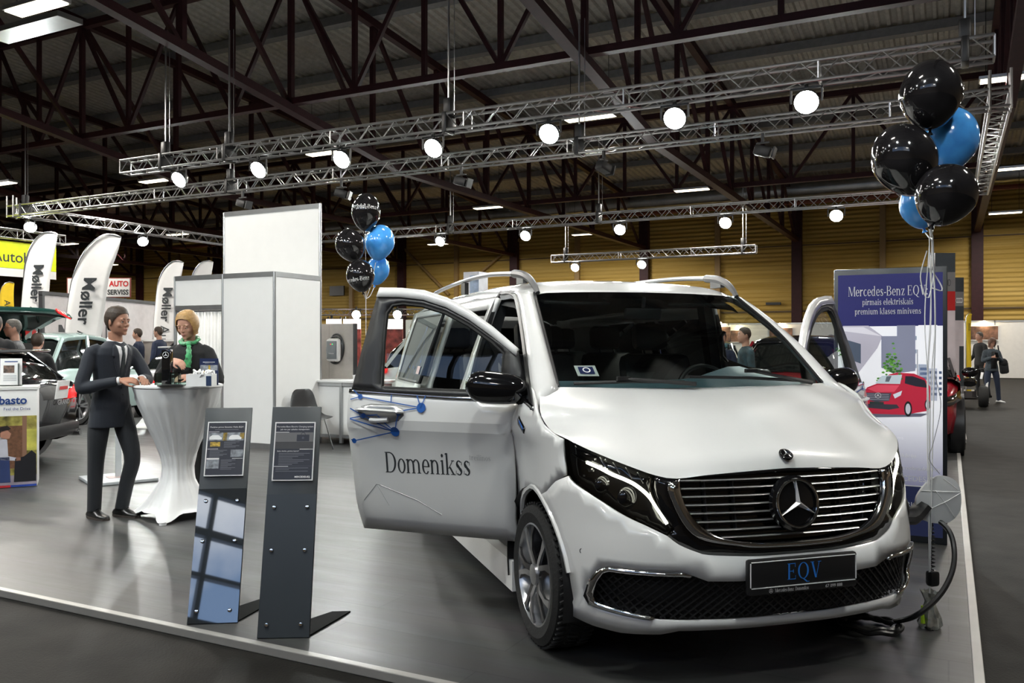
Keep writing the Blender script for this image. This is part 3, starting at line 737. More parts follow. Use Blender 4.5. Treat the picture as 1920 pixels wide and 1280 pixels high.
# star
M_STAR = mat('star_bright', (.9, .9, .9), .32, .85, var=.02)
def emblem(c, R, par, tilt, nm='star_emblem'):
    Mx = Matrix.Translation(c) @ Euler((tilt, 0, 0)).to_matrix().to_4x4(); f = lambda y: (lambda a, e: Mx @ Vector((a, y, e)))
    b = MB(); Q = Mx @ Euler((pi/2, 0, 0)).to_matrix().to_4x4()
    b.lathe([(R*1.16, -R*.12), (R*1.14, R*.1), (R*1.02, R*.16), (R*.95, R*.12), (R*.5, R*.22), (0, R*.26)], 32, Q); e = b.build(nm, M_GLOSSBLK, par)
    b = MB(); P = [Mx @ Vector((R*.97*cos(a), -R*.2, R*.97*sin(a))) for a in [2*pi*i/36 for i in range(36)]]; b.tube(P, R*.06, 8, closed=True); b.build('ring', M_CHROME, e)
    b = MB(); vs, fs = star2d(R*.95, R*.13); top = [Mx @ Vector((x, -R*(.42 if i == 0 else .24), z)) for i, (x, z) in enumerate(vs)]; b.add(top, fs)
    b.add([Mx @ Vector((x, -R*.1, z)) for x, z in vs], [q[::-1] for q in fs]); k = 7
    b.add([top[1+i] for i in range(6)]+[Mx @ Vector((vs[1+i][0], -R*.1, vs[1+i][1])) for i in range(6)], [(i, (i+1) % 6, 6+(i+1) % 6, 6+i) for i in range(6)]); b.build('star', M_STAR, e, sharp=15)
    return e
emblem(Vector((0, .03, .789)), .104, van, radians(-8))
# plate
b = MB(); b.use(M_BLACK); b.box((0, -.022, .499), (.545, .03, .152), bev=.012); pl = b.build('number_plate', None, van)
b = MB(); yf = -.0385; put(b, ring2d(1, .0, 4), M_WTXT, lambda a, e: Vector((0, 0, 0))) if False else None
for (p, q) in (((-.258, .456), (.258, .456)), ((-.258, .565), (.258, .565)), ((-.262, .46), (-.262, .561)), ((.262, .46), (.262, .561))): b.use(M_WTXT).bar((p[0], yf, p[1]), (q[0], yf, q[1]), .0035)
b.build('plate_border', None, pl, smooth=False)
b = MB(); put(b, serif('EQV', .098, sx=.82), mat('plate_blue', (.03, .22, .72), .4, emit=(.03, .2, .7), es=.0), lambda a, e: Vector((a+.0, yf-.001, e+.481))); b.build('plate_letters', None, pl, smooth=False)
b = MB(); f = lambda a, e: Vector((a, yf-.001, e+.4335))
put(b, serif('Mercedes-Benz  Domenikss', .022, 'LEFT', .62), M_WTXT, lambda a, e: f(a-.145, e)); b.build('plate_caption', None, pl, smooth=False)
b = MB(); put(b, textgeo('67 099 888', .019, align='LEFT'), M_WTXT, lambda a, e: f(a+.105, e)); b.build('phone_number', None, pl, smooth=False); b = MB()
put(b, star2d(.008, .0015), M_WTXT, lambda a, e: f(a-.165, e+.007)); put(b, ring2d(.009, .0012, 14), M_WTXT, lambda a, e: f(a-.165, e+.007)); b.build('plate_star', None, pl, smooth=False)
# --- hood
HB = [(0, .80, 1.252), (.4, .815, 1.256), (.70, .85, 1.262), (.855, .90, 1.262)]
HF = [(0, .075, .935), (.154, .079, .930), (.378, .098, .918), (.523, .121, .905)]
HS = [Vector((x, 0, z)) for x, z in HLU[::-1]]
HF3 = [Vector(p) for p in HF]+[SG(UX(x, z), z)+Vector((0, 0, .006)) for x, z in HLU[::-3]]
hc = [(0, .075, .935), (0, .082, .96), (0, .112, 1.005), (0, .22, 1.062), (0, .42, 1.142), (0, .62, 1.205), (0, .80, 1.252)]
side = [HF3[-1], SG(UY(.60, 1.075), 1.075)+Vector((-.006, 0, 0)), SG(UY(.70, 1.13), 1.13)+Vector((-.01, 0, 0)), SG(UY(.75, 1.185), 1.185)+Vector((-.012, 0, .0)), Vector(HB[-1])]
b = MB(); R = coons(HF3, HB, hc, side, 22, 26)
for i, r in enumerate(R):
    for j, p in enumerate(r):
        v = i/21; u = j/25; p.z += .020*sin(pi*v)*sin(pi*min(1, u*1.02))+.010*math.exp(-((u-.62)/.10)**2)*sin(pi*v)**.5*(1-u*.3)
b.grid(R, flip=True); b.grid([[Vector((-p.x, p.y, p.z)) for p in r] for r in R]); hd = b.build('bonnet', M_PAINT, van, sharp=60)
emblem(Vector((0, .092, .992)), .028, hd, radians(-52), 'bonnet_badge')
# --- fenders, with arch and vent badge
def side_obj(nm, pts, m, par, s, holes=(), **kw):
    o = sy(pts); hh = [sy(h) for h in holes]
    return panel(nm, o if s > 0 else mir(o), m, par, hh if s > 0 else [mir(h) for h in hh], **kw)
FEND = [(.495, .985), (.475, .92), (.47, .885)]+[(.535, .85), (.62, .79), (.725, .752)]+arch(105, 0, 12)+[(1.185, .30), (1.22, .30), (1.19, .45), (1.17, .68), (1.13, .80), (1.12, .95), (1.135, 1.02), (1.015, 1.188), (.775, 1.146), (.83, 1.20), (.905, 1.262), (.86, 1.25), (.77, 1.205), (.725, 1.15), (.66, 1.10), (.56, 1.062), (.50, 1.045)]
for s in (-1, 1):
    fe = side_obj('front_fender', FEND, M_PAINT, van, s, step=.04)
    side_obj('vent_badge', [(.975, 1.115), (.95, 1.10), (.865, 1.062), (.875, 1.035), (.97, 1.072), (.985, 1.095)], M_GLOSSBLK, fe, s, off=.006, th=.01, step=.03)
    side_obj('badge_stripe', [(.955, 1.096), (.885, 1.06), (.887, 1.05), (.955, 1.083)], M_BLUE, fe, s, off=.012, th=.002, step=.03)
    side_obj('sill_trim', [(.775, 1.155), (1.02, 1.196), (1.015, 1.214), (.79, 1.178)], M_CHROME, fe, s, off=.002, th=.01, step=.04)
    b = MB(); P = [SG(s*UY(y, z), z, -.0) for y, z in arch(165, 8, 18)]; b.tube(P, .016, 6); b.build('arch_lip', M_PAINT, fe)
    b = MB(); rows = []
    for y, z in arch(195, -15, 20, .43, .42): rows.append([Vector((s*xx, y, z)) for xx in (.62, .925 if y < .6 else .93)])
    b.grid(rows); b.build('wheel_well', M_BLACK, van)
# --- windscreen, pillars, roof
WB = [(-.775, .875, 1.262), (-.4, .80, 1.256), (0, .775, 1.254), (.4, .80, 1.256), (.775, .875, 1.262)]
WT = [(-.665, 1.576, 1.775), (-.35, 1.505, 1.782), (0, 1.48, 1.784), (.35, 1.505, 1.782), (.665, 1.576, 1.775)]
b = MB(); R = coons(WB, WT, [WB[0], (-.728, 1.22, 1.545), WT[0]], [WB[-1], (.728, 1.22, 1.545), WT[-1]], 14, 20, (0, -.015, .012)); b.grid(R); ws = b.build('windscreen', M_WGL, van)
for s in (-1, 1):
    b = MB(); P = [R[i][0 if s < 0 else -1]+Vector((s*.004, -.004, .003)) for i in range(14)]; b.tube(P, .009, 5); b.build('screen_seal', M_BLACK, ws)
def onws(a, e, off=.004):
    """a: x, e: 0 base .. 1 top"""
    i = e*13; i0 = min(12, int(i)); row = [R[i0][j].lerp(R[i0+1][j], i-i0) for j in range(20)]
    j = max(0, min(18.999, interp(a, [p.x for p in row], list(range(20))))); j0 = int(j)
    return row[j0].lerp(row[j0+1], j-j0)+Vector((0, -off*.75, off*.66))
b = MB(); put(b, rect2d(-.655, .1, -.548, .19), M_WTXT, lambda a, e: onws(a, e, -.004)); b.use(M_BLUE); put(b, rect2d(-.64, .115, -.565, .175), mat('sticker_blue', (.02, .03, .16), .5), lambda a, e: onws(a, e, .0)); put(b, ring2d(.02, .006, 12, .02), M_WTXT, lambda a, e: onws(-.603+a, .145+e*1.1, .003)); b.build('screen_sticker', None, ws)
for i, (p, q, r_) in enumerate((((-.70, .02), (-.12, .035), (-.45, .045)), ((-.08, .075), (.62, .02), (.30, .10)))):
    b = MB(); A = onws(*p, .012); B = onws(*q, .012); b.tube([A, A.lerp(B, .5)+Vector((0, -.004, .006)), B], .009, 6); b.tube([onws(*r_, .03), B+Vector((.05, -.03, -.01))], [.008, .013], 6); b.box(onws(*r_, .03), (.07, .02, .02)); b.build('wiper', M_BLACK, van)
b = MB(); cw = [Vector(p)+Vector((0, .03, -.012)) for p in WB]; b.grid([smoothc([p+Vector((0, -.10, -.03)) for p in cw], 16), smoothc(cw, 16)]); b.build('cowl', M_BLACK, van)
roofx = [0, .3, .5, .6, .66, .70, .728, .742]; roofdz = [0, .006, .02, .036, .055, .078, .10, .118]
def roofpt(x, y):
    zc = interp(y, [1.45, 1.55, 1.70, 2.0, 2.6, 3.6, 4.6, 5.0, 5.1], [1.782, 1.812, 1.862, 1.893, 1.912, 1.912, 1.895, 1.86, 1.80])
    return Vector((x, y, zc-interp(abs(x), roofx, roofdz)))
b = MB(); rows = []
for i in range(40):
    t = i/39; row = []
    for x in [-.742, -.728, -.70, -.66, -.6, -.5, -.3, 0, .3, .5, .6, .66, .70, .728, .742]:
        y0 = 1.475+.1*(abs(x)/.665)**2; y = lerp(y0, 5.08, t**1.5); p = roofpt(x, y)
        if i == 0: p.z = min(p.z, interp(abs(x), [0, .35, .665, .742], [1.786, 1.784, 1.778, 1.75]))
        row.append(p)
    rows.append(row)
b.grid(rows); rf = b.build('roof', M_PAINT, van, sharp=60)
b = MB(); b.grid([[p+Vector((0, .02, -.05)) for p in r] for r in rows[2:]]); b.build('headliner', M_INT, van)
for s in (-1, 1):
    inn = [Vector((s*p.x*-1, p.y, p.z)) for p in smoothc([(-.782, .862, 1.262), (-.733, 1.22, 1.545), (-.670, 1.575, 1.775)], 12)]
    out = [Vector((s*x, y, z)) for x, y, z in ((.935, .79, 1.165), (.905, .931, 1.268), (.862, 1.127, 1.436), (.795, 1.432, 1.643), (.752, 1.646, 1.761), (.742, 1.75, 1.79))]
    inn = inn[:1]+inn; inn = smoothc([Vector((s*.79, .845, 1.255))]+inn[1:], 14); out = smoothc(out, 14)
    b = MB(); rows2 = []
    for a, c in zip(out, inn): rows2.append([a, a.lerp(c, .33)+Vector((s*.012, -.012, .012)), a.lerp(c, .7)+Vector((s*.006, -.012, .012)), c])
    b.grid(rows2); rp = b.build('windscreen_pillar', M_PAINT, van, solid=.03)
    b = MB(); P = [p+Vector((-s*.012, .03, -.01)) for p in out]; P += [Vector((s*.735, y, 1.79)) for y in (1.85, 1.95, 2.03)]+[Vector((s*.80, 2.03, 1.66)), Vector((s*.87, 2.06, 1.42)), Vector((s*.915, 2.08, 1.22))]
    b.tube(smoothc(P, 40), .022, 6); b.build('door_seal', M_BLACK, van)
    # cant rail over the doors
    b = MB(); b.grid([[Vector((s*.742, y, roofpt(.742, y).z)), Vector((s*.752, y, 1.785)), Vector((s*.74, y, 1.755)), Vector((s*.70, y, 1.75))] for y in (1.70, 2.0, 2.4, 2.8, 3.2)]); b.build('roof_side_rail', M_PAINT, van)
    # roof rails
    pr = [(1.545, 1.775), (1.60, 1.825), (1.69, 1.872), (1.80, 1.900), (1.95, 1.918), (2.5, 1.952), (3.3, 1.962), (4.1, 1.945), (4.6, 1.91), (4.75, 1.87)]
    xs = lambda y: s*interp(y, [1.5, 1.8, 2.5, 4.7], [.655, .672, .69, .66])
    b = MB(); b.tube(smoothc([(xs(y), y, z) for y, z in pr[3:]], 26), [(.018, .016)]*26, 8); rr = b.build('roof_rail', M_ALU, rf)
    b = MB(); P = smoothc([(xs(y), y, z) for y, z in pr[:5]], 10); b.tube(P, [(lerp(.014, .024, min(1, i/4)), lerp(.016, .026, min(1, i/5))) for i in range(10)], 8); b.box((xs(1.8), 1.80, 1.875), (.03, .13, .06)); b.build('rail_foot', mat('rail_grey', (.16, .16, .165), .4, .6), rr)
    for y in (3.2, 4.6): 
        b = MB(); b.box((xs(y), y, 1.90), (.03, .12, .09)); b.build('rail_foot', M_BLACK, rr, smooth=False)
# --- body side behind the doors
SLD = [(2.26, .42), (2.26, 1.15), (2.14, 1.70), (3.16, 1.70), (3.22, 1.15), (3.22, .42)]
SWIN = [(2.30, 1.22), (2.19, 1.66), (3.12, 1.66), (3.17, 1.22)]
QWIN = [(3.30, 1.22), (3.28, 1.66), (4.72, 1.64), (4.86, 1.24)]
def arch2(n=16): return [(4.04+.43*cos(pi*i/n), .345+.43*sin(pi*i/n)) for i in range(n+1)]
for s in (-1, 1):
    ol = [(2.13, .28), (2.13, 1.15), (2.10, 1.30), (2.03, 1.60), (1.99, 1.765), (5.0, 1.765), (5.02, 1.2), (5.02, .30), (4.47, .30)]+arch2()+[(3.61, .28)]
    bs = side_obj('body_side', ol, M_PAINT, van, s, [SLD, QWIN] if s < 0 else [SWIN, QWIN], step=.09, th=.03)
    side_obj('quarter_window', QWIN, M_DGL, bs, s, off=-.004, th=0, step=.12)
    if s > 0: side_obj('sliding_window', SWIN, M_WGL, bs, s, off=-.004, th=0, step=.12)
    b = MB(); b.bar((s*.86, 1.2, .24), (s*.86, 3.6, .24), .12, .16); b.build('sill', M_PAINT, van, smooth=False)
    b = MB(); b.bar((s*.88, 2.16, .45), (s*.88, 2.16, 1.15), .08, .10); b.bar((s*.88, 2.16, 1.15), (s*.72, 2.05, 1.76), .07, .09, (0, 1, 0)); b.build('centre_pillar_trim', M_INT, van, smooth=False)
# open sliding door on the image-left side, run back along the flank
def slf(u, z, off=0.): p = SG(u, z, off); return p+Vector((-.10, .93, 0))
so = mir(sy([(2.28, .40), (2.28, 1.18), (3.20, 1.18), (3.20, .40)])); sh = mir(sy([(2.28, 1.19), (2.16, 1.70), (3.15, 1.70), (3.20, 1.19)]))
sd = panel('sliding_door', so, M_PAINT, van, f=slf, step=.08, th=.04)
panel('door_glass', sh, M_DGL, sd, f=slf, th=0, step=.12)
b = MB(); b.tube([slf(u, z, -.008) for u, z in close2(sh, .1)], .014, 6, closed=True); b.build('glass_seal', M_BLACK, sd)
def dnode(par, f, pts, lines, r=.014, w=.0035):
    b = MB()
    for u, z in pts:
        q = ring2d(r, r*.99, 14); put(b, q, M_BLUE, lambda a, e: f(u+a, z+e, .0245))
    for i, j in lines:
        (u0, z0), (u1, z1) = pts[i] if isinstance(i, int) else i, pts[j] if isinstance(j, int) else j
        L = hypot(u1-u0, z1-z0) or 1; nx, nz = -(z1-z0)/L*w/2, (u1-u0)/L*w/2; n = max(2, int(L/.05)); b.use(M_BLUE)
        b.grid([[f(lerp(u0, u1, t/n)+nx, lerp(z0, z1, t/n)+nz, .0245), f(lerp(u0, u1, t/n)-nx, lerp(z0, z1, t/n)-nz, .0245)] for t in range(n+1)])
    return b.build('node_decal', None, par)
q = lambda y, z: (-UY(y, z), z)
dnode(sd, slf, [q(2.40, 1.0), q(2.6, .8), q(2.8, 1.12), q(2.5, .6), q(2.45, 1.60), q(2.31, 1.35), q(2.55, 1.3), q(2.7, 1.3)], [(0, 1), (1, 2), (0, 2), (1, 3), (0, 3), (4, 5), (4, 6), (4, 7), (5, 0), (6, 2)])
side_obj('window_tag', [(2.36, 1.25), (2.36, 1.31), (2.47, 1.31), (2.47, 1.25)], mat('pink_tag', (.75, .50, .45), .5), sd, -1, f=lambda u, z, off=0: slf(u, z, .006), th=0, step=.06)
# rear end and floor
b = MB(); rows = [[SG(u, z) for u in [lerp(UY(4.99, z), PLU[-1], i/10) for i in range(11)]] for z in (.32, .6, .9, 1.1, 1.3, 1.5, 1.7, 1.78)]
b.grid(rows); b.grid([[Vector((-p.x, p.y, p.z)) for p in r] for r in rows]); b.build('tailgate', M_PAINT, van)
b = MB(); b.box((0, 3.0, .36), (1.72, 4.0, .06)); b.box((0, .98, .75), (1.6, .04, .85)); b.build('cabin_floor', M_INT, van, smooth=False)
# --- cabin
b = MB(); rows = []
for i in range(21):
    x = lerp(-.83, .83, i/20); hump = .075*math.exp(-((x-.38)/.20)**2); y0 = .86+.10*(x/.8)**2
    rows.append([Vector((x, y0, 1.235)), Vector((x, y0+.12, 1.265+hump*.5)), Vector((x, y0+.24, 1.28+hump)), Vector((x, y0+.33, 1.262+hump)), Vector((x, y0+.37, 1.15)), Vector((x, y0+.3, .85))])
b.grid(rows); da = b.build('dashboard', M_DASH, van)
b = MB(); b.tube([Vector((.38+.19*cos(a), 1.42+.07*sin(a), 1.17+.175*sin(a))) for a in [2*pi*i/32 for i in range(32)]], .016, 8, closed=True)
b.ball((.38, 1.43, 1.16), (.06, .03, .05)); b.bar((.2, 1.42, 1.17), (.56, 1.42, 1.17), .03, .02); b.bar((.38, 1.43, 1.16), (.38, 1.2, 1.05), .05); b.build('steering_wheel', M_BLACK, van)
def seat(x, y, w, par, hr=True):
    b = MB(); b.box((x, y+.02, .70), (w, .52, .16), (-.1, 0, 0), bev=.05); se = b.build('seat', M_SEAT, par)
    b = MB(); b.box((x, y+.36, 1.06), (w, .14, .72), (-.22, 0, 0), bev=.06); b.build('backrest', M_SEAT, se)
    if hr:
        b = MB(); b.box((x, y+.50, 1.53), (.26, .10, .19), (-.15, 0, 0), bev=.045); b.build('headrest', M_SEAT, se)
        b = MB()
        for d in (-.06, .06): b.tube([(x+d, y+.44, 1.38), (x+d, y+.49, 1.50)], .007, 6)
        b.build('headrest_post', M_CHROME, se)
    b = MB(); b.box((x, y+.05, .5), (w*.8, .4, .28)); b.build('seat_base', M_INT, se, smooth=False)
seat(-.45, 1.75, .52, van); seat(.42, 1.78, .52, van)
for x in (-.5, 0., .5): seat(x, 2.75, .46, van)
for x in (-.5, 0., .5): seat(x, 3.75, .46, van)
b = MB(); b.tube([(.80, 1.92, 1.56), (.775, 1.92, 1.53), (.78, 1.92, 1.40), (.82, 1.92, 1.36)], .012, 6); b.build('grab_handle', M_BLACK, van)
b = MB(); b.box((0, 1.52, 1.66), (.24, .04, .07), (.3, 0, 0), bev=.015); b.tube([(0, 1.50, 1.76), (0, 1.52, 1.69)], .012, 6); b.build('rear_view_mirror', M_BLACK, van)
for x in (-.4, .4):
    b = MB(); b.box((x, 1.66, 1.745), (.42, .2, .02), (.25, 0, 0), bev=.008); b.build('sun_visor', M_INT, van)
b = MB(); P = [Vector((-.80, 2.06, 1.5)), Vector((-.70, 1.9, 1.2)), Vector((-.69, 1.8, .8))]; b.tube(smoothc(P, 12), [(.025, .003)]*12, 4); b.build('seat_belt', M_BLACK, van)
# --- wheels
def wheel(par, x, y, s, R_=.345):
    Q = Matrix.Translation((x, y, R_)) @ Euler((0, s*pi/2, 0)).to_matrix().to_4x4()
    b = MB(); b.lathe([(.245, -.10), (.30, -.115), (.335, -.10), (.345, -.06), (.345, .06), (.335, .10), (.30, .115), (.25, .105), (.242, .09)], 48, Q); w = b.build('wheel', M_RUBBER, par, sharp=30)
    b = MB()
    for i in range(60):
        a = 2*pi*i/60
        for zz, dd in ((-.07, .02), (0, -.02), (.07, .02)): b.box(Q @ Vector((.346*cos(a), .346*sin(a), zz)), (.012, .012, .05), (Q.to_3x3() @ Euler((0, 0, a)).to_matrix() @ Euler((.4 if zz else -.3, 0, 0)).to_matrix()))
    b.build('tread', M_RUBBER, w, smooth=False)
    b = MB(); b.lathe([(.247, .095), (.25, .105), (.242, .108), (.232, .09), (.225, .02), (.22, -.08)], 48, Q); b.use(M_ALU) if False else None; b.build('rim', M_ALU, w); b = MB(); b.lathe([(.0, .02), (.22, .0)], 32, Q); b.build('rim_back', M_GLOSSBLK, w)
    b = MB(); b.lathe([(.0, -.01), (.215, -.01)], 30, Q); b.build('brake_disc', M_GLOSSBLK, w)
    for i in range(5):
        a0 = 2*pi*i/5+.3
        for sg in (-1, 1):
            bl = []
            for r, wd, da, zz in ((.05, .035, .18, .085), (.12, .022, .13, .10), (.19, .020, .20, .10), (.238, .034, .27, .095)):
                a = a0+sg*da; t = Vector((-sin(a), cos(a), 0)); c = Vector((r*cos(a), r*sin(a), zz)); bl.append([c-t*wd/2*1.2, c-t*wd/2*1.2+Vector((0, 0, .012)), c+t*wd/2*1.2+Vector((0, 0, .012)), c+t*wd/2*1.2])
            b = MB(); b.add([Q @ p for r in bl for p in r], [(k*4+j, k*4+(j+1) % 4, (k+1)*4+(j+1) % 4, (k+1)*4+j) for k in range(3) for j in range(4)]); b.build('spoke', M_ALU if sg > 0 else mat('dark_alloy', (.10, .10, .105), .3, .9), w, sharp=30)
    b = MB(); b.lathe([(.055, .085), (.05, .11), (.03, .115), (0, .116)], 20, Q); b.build('hub_cap', M_ALU, w)
    return w
for x, s in ((-.815, -1), (.815, 1)):
    wheel(van, x, .84, s); wheel(van, x, 4.04, s)
# --- front doors (built closed, turned on their hinges)
HNG = {-1: Vector((-.90, 1.12, 0)), 1: Vector((.90, 1.12, 0))}; OPEN = {-1: radians(51.5), 1: radians(-55)}
DLOW = [(1.15, .437), (1.155, .55), (1.145, .70), (1.14, .80), (1.14, .95), (1.15, 1.025), (1.03, 1.185), (1.5, 1.192), (2.13, 1.215), (2.125, .9), (2.11, .6), (2.085, .437)]
TOPO = [(1.148, 1.456), (1.30, 1.567), (1.45, 1.660), (1.60, 1.733), (1.75, 1.778), (1.90, 1.795), (2.045, 1.80)]
TOPI = [(1.150, 1.412), (1.30, 1.515), (1.45, 1.608), (1.60, 1.679), (1.75, 1.724), (1.90, 1.742), (2.055, 1.748)]
GLS = [(1.225, 1.225), (1.225, 1.428), (1.30, 1.488), (1.45, 1.580), (1.60, 1.650), (1.75, 1.694), (1.88, 1.708), (1.945, 1.700), (1.975, 1.655), (1.965, 1.50), (1.935, 1.235)]
def door(s):
    H = HNG[s]; f = lambda u, z, off=0.: SG(u, z, off)-H
    g = lambda p: (sy(p) if s > 0 else mir(sy(p)))
    d = panel('front_door', g(DLOW), M_PAINT, van, f=f, step=.05, th=.035, sharp=9)
    d.location = H-Vector((.045 if s > 0 else 0, 0, 0)); d.rotation_euler = (0, 0, OPEN[s])
    panel('window_rim', g(TOPO+TOPI[::-1]), M_PAINT, d, f=f, step=.05, th=.035)
    fr = panel('window_frame', g([(1.06, 1.184), (1.10, 1.31), (1.148, 1.44)]+TOPI[1:]+[(2.125, 1.21), (1.5, 1.19), (1.0, 1.18)]), M_BLACK, d, [g(GLS)], f=f, off=-.006, step=.05, th=.03)
    panel('window_glass', g(GLS), M_WGL, d, f=f, off=-.012, th=0, step=.08)
    b = MB(); b.tube([f(u, z, .0) for u, z in g(GLS)], .011, 6, closed=True); b.build('glass_seal', M_RUBBER, d)
    panel('belt_trim', g([(1.0, 1.176), (1.5, 1.181), (2.13, 1.206), (2.13, 1.226), (1.5, 1.201), (1.0, 1.194)]), M_CHROME, d, f=f, off=.017, th=.012, step=.06)
    panel('inner_trim', g([(y, z) for y, z in DLOW]), M_INT, d, f=f, off=-.075, step=.1, th=.03)
    # handle
    hp = lambda y, z, off: f(s*UY(y, z), z, off)
    panel('handle_cup', g([(1.80, 1.06), (1.77, 1.09), (1.78, 1.125), (1.84, 1.145), (1.98, 1.148), (2.04, 1.135), (2.06, 1.10), (2.04, 1.065), (1.98, 1.05), (1.85, 1.05)]), mat('cup_silver', (.42, .42, .42), .3, .7), d, f=f, off=.016, th=.004, step=.03)
    b = MB(); b.tube(smoothc([hp(1.775, 1.108, .02), hp(1.83, 1.112, .05), hp(1.95, 1.117, .055), hp(2.04, 1.117, .045), hp(2.06, 1.115, .02)], 14), [(.016, .011)]*14, 8); b.build('door_handle', M_PAINT, d)
    b = MB(); b.tube(smoothc([hp(1.86, 1.065, .03), hp(1.92, 1.06, .035), hp(1.97, 1.06, .03)], 6), .014, 8); b.build('handle_wrap', M_WTXT, d)
    # mirror folded along the door
    P = [hp(1.02, 1.21, .02), hp(1.045, 1.215, .10)]; b = MB(); b.tube(smoothc([hp(1.075, 1.215, .0), hp(1.06, 1.205, .06), hp(1.08, 1.20, .11)], 8), [(.045, .03)]*8, 8); mi = b.build('door_mirror', M_GLOSSBLK, d)
    A = hp(1.03, 1.255, .085); B = hp(1.34, 1.265, .20); ax = (B-A); L = ax.length; ax.normalize(); up = Vector((0, 0, 1)); nn = ax.cross(up).normalized()
    if nn.y > 0: nn = -nn
    rows = []
    for i in range(13):
        t = i/12; pr = (1-abs(2*t-1.02)**3.2)**.5 if abs(2*t-1.02) < 1 else .02; h = lerp(.075, .092, t)*pr; th = .075*pr; c = A+ax*(L*t)+up*(-.012*(1-t))
        rows.append([c+up*(h*sin(a))+nn*(th*cos(a)*(1 if cos(a) > 0 else .35)) for a in [2*pi*j/18 for j in range(18)]])
    b = MB(); b.grid(rows, close=True); b.add(rows[0], [list(range(18))]); b.add(rows[-1], [list(range(18))]); b.build('mirror_shell', M_GLOSSBLK, d)
    b = MB(); c = A+ax*(L*.52)-nn*.03; b.add([c+ax*(L*.42*cos(a))+up*(.075*sin(a)) for a in [2*pi*j/20 for j in range(20)]], [list(range(20))]); b.build('mirror_glass', M_CHROME, d)
    # decals
    Q = lambda y, z: (s*UY(y, z), z)
    dnode(d, f, [Q(2.051, 1.186), Q(2.019, 1.082), Q(2.091, .938), Q(1.80, 1.10)], [(Q(2.10, 1.222), 0), (Q(2.112, 1.17), 0), (0, Q(1.666, 1.135)), (Q(1.853, 1.16), Q(1.857, 1.20)), (Q(1.79, 1.115), Q(1.666, 1.135)), (Q(1.666, 1.135), Q(1.699, 1.2)), (Q(1.666, 1.135), Q(1.646, 1.2)), (Q(2.108, 1.12), 1), (Q(2.104, 1.065), 1), (1, Q(1.825, 1.0)), (Q(2.104, 1.062), Q(1.825, 1.0)), (1, Q(1.93, 1.09)), (Q(1.93, 1.085), Q(1.825, 1.0)), (3, Q(1.825, 1.0)), (Q(1.825, 1.0), 2), (Q(2.11, .945), 2)], .0145, .0055)
    dnode(d, f, [Q(1.666, 1.135)], [], .027); dnode(d, f, [Q(1.825, 1.0)], [], .027)
    b = MB()
    for (p0, p1) in (((1.97, .70), (2.06, .60)), ((1.97, .70), (1.90, .58)), ((1.97, .70), (1.72, .62)), ((1.72, .62), (1.58, .55))): b.tube([f(s*UY(lerp(p0[0], p1[0], t/6), .6), lerp(p0[1], p1[1], t/6), .0175) for t in range(7)], .002, 4)
    b.build('faint_node_line', mat('decal_faint', (.50, .50, .50), .4), d)
    tx = serif('Domenikss', .164, 'LEFT', .672, .0); b = MB()
    if s < 0: put(b, tx, M_GREY, lambda a, e: f(-UY(1.908-a, .77+e), .768+e-.01*(a/.53)*-1, .0185)); put(b, serif('treilings', .042, 'LEFT', .8), mat('decal_faint', (.40, .40, .40), .4), lambda a, e: f(-UY(1.395-a, .85), .862+e, .0185))
    else: put(b, tx, M_GREY, lambda a, e: f(UY(1.42+a, .75+e), .745+e, .0185))
    b.build('door_lettering', None, d, smooth=False)
    return d
door(-1); door(1)
# --- charge flap, tethered cap
b = MB(); out = [(.0, .125), (.055, .118), (.105, .085), (.122, .03), (.118, -.06), (.06, -.12), (-.03, -.122), (-.09, -.10), (-.118, -.05), (-.122, .01), (-.09, .065), (-.045, .105)]
out = [(p.x, p.y) for p in smoothc([(x, z, 0) for x, z in out+out[:1]], 40)[:-1]]
FX = Vector((1.177, .45, .668))
def flp(a, e, y=0): return FX+Matrix.Rotation(radians(-12), 3, 'Z') @ Vector((a, y-.02*(1-(a*a+e*e)/.015), e))
b.add([flp(0, 0)]+[flp(*p) for p in out]+[flp(p[0], p[1], .014) for p in out]+[flp(0, 0, .02)], [(0, 1+i, 1+(i+1) % 39) for i in range(39)]+[(1+i, 40+i, 40+(i+1) % 39, 1+(i+1) % 39) for i in range(39)]+[(79, 40+(i+1) % 39, 40+i) for i in range(39)])
M_FLAP = mat('flap_silver', (.62, .63, .64), .25, .0, coat=1.)
fl = b.build('charge_flap', M_FLAP, van)
b = MB()
for p, q in (((-.10, .05), (.11, .04)), ((-.05, -.04), (.12, .035)), ((-.03, .05), (.09, -.10)), ((.02, .11), (.10, .05))): b.tube([flp(*p, -.004), flp((p[0]+q[0])/2, (p[1]+q[1])/2, -.004), flp(*q, -.004)], .0018, 4)
b.build('flap_lines', M_WTXT, fl)
b = MB(); b.tube(smoothc([(.90, .50, .60), (.97, .44, .58), (1.05, .47, .60), (1.10, .475, .64)], 10), [(.05, .03)]*10, 8); b.ball((.93, .50, .62), (.07, .09, .11)); b.build('flap_hinge', M_BLACK, van)
b = MB(); P = []
for i in range(90):
    t = i/89; w = .010*min(1, t*3); P.append(Vector((1.155+w*cos(i*.9), .47+w*sin(i*.9), lerp(.55, .30, t))))
b.tube(P, .0035, 5); b.build('cap_lanyard', M_BLACK, van)
b = MB(); b.box((1.155, .47, .255), (.062, .05, .085), bev=.018); b.build('socket_cap', M_BLACK, van)
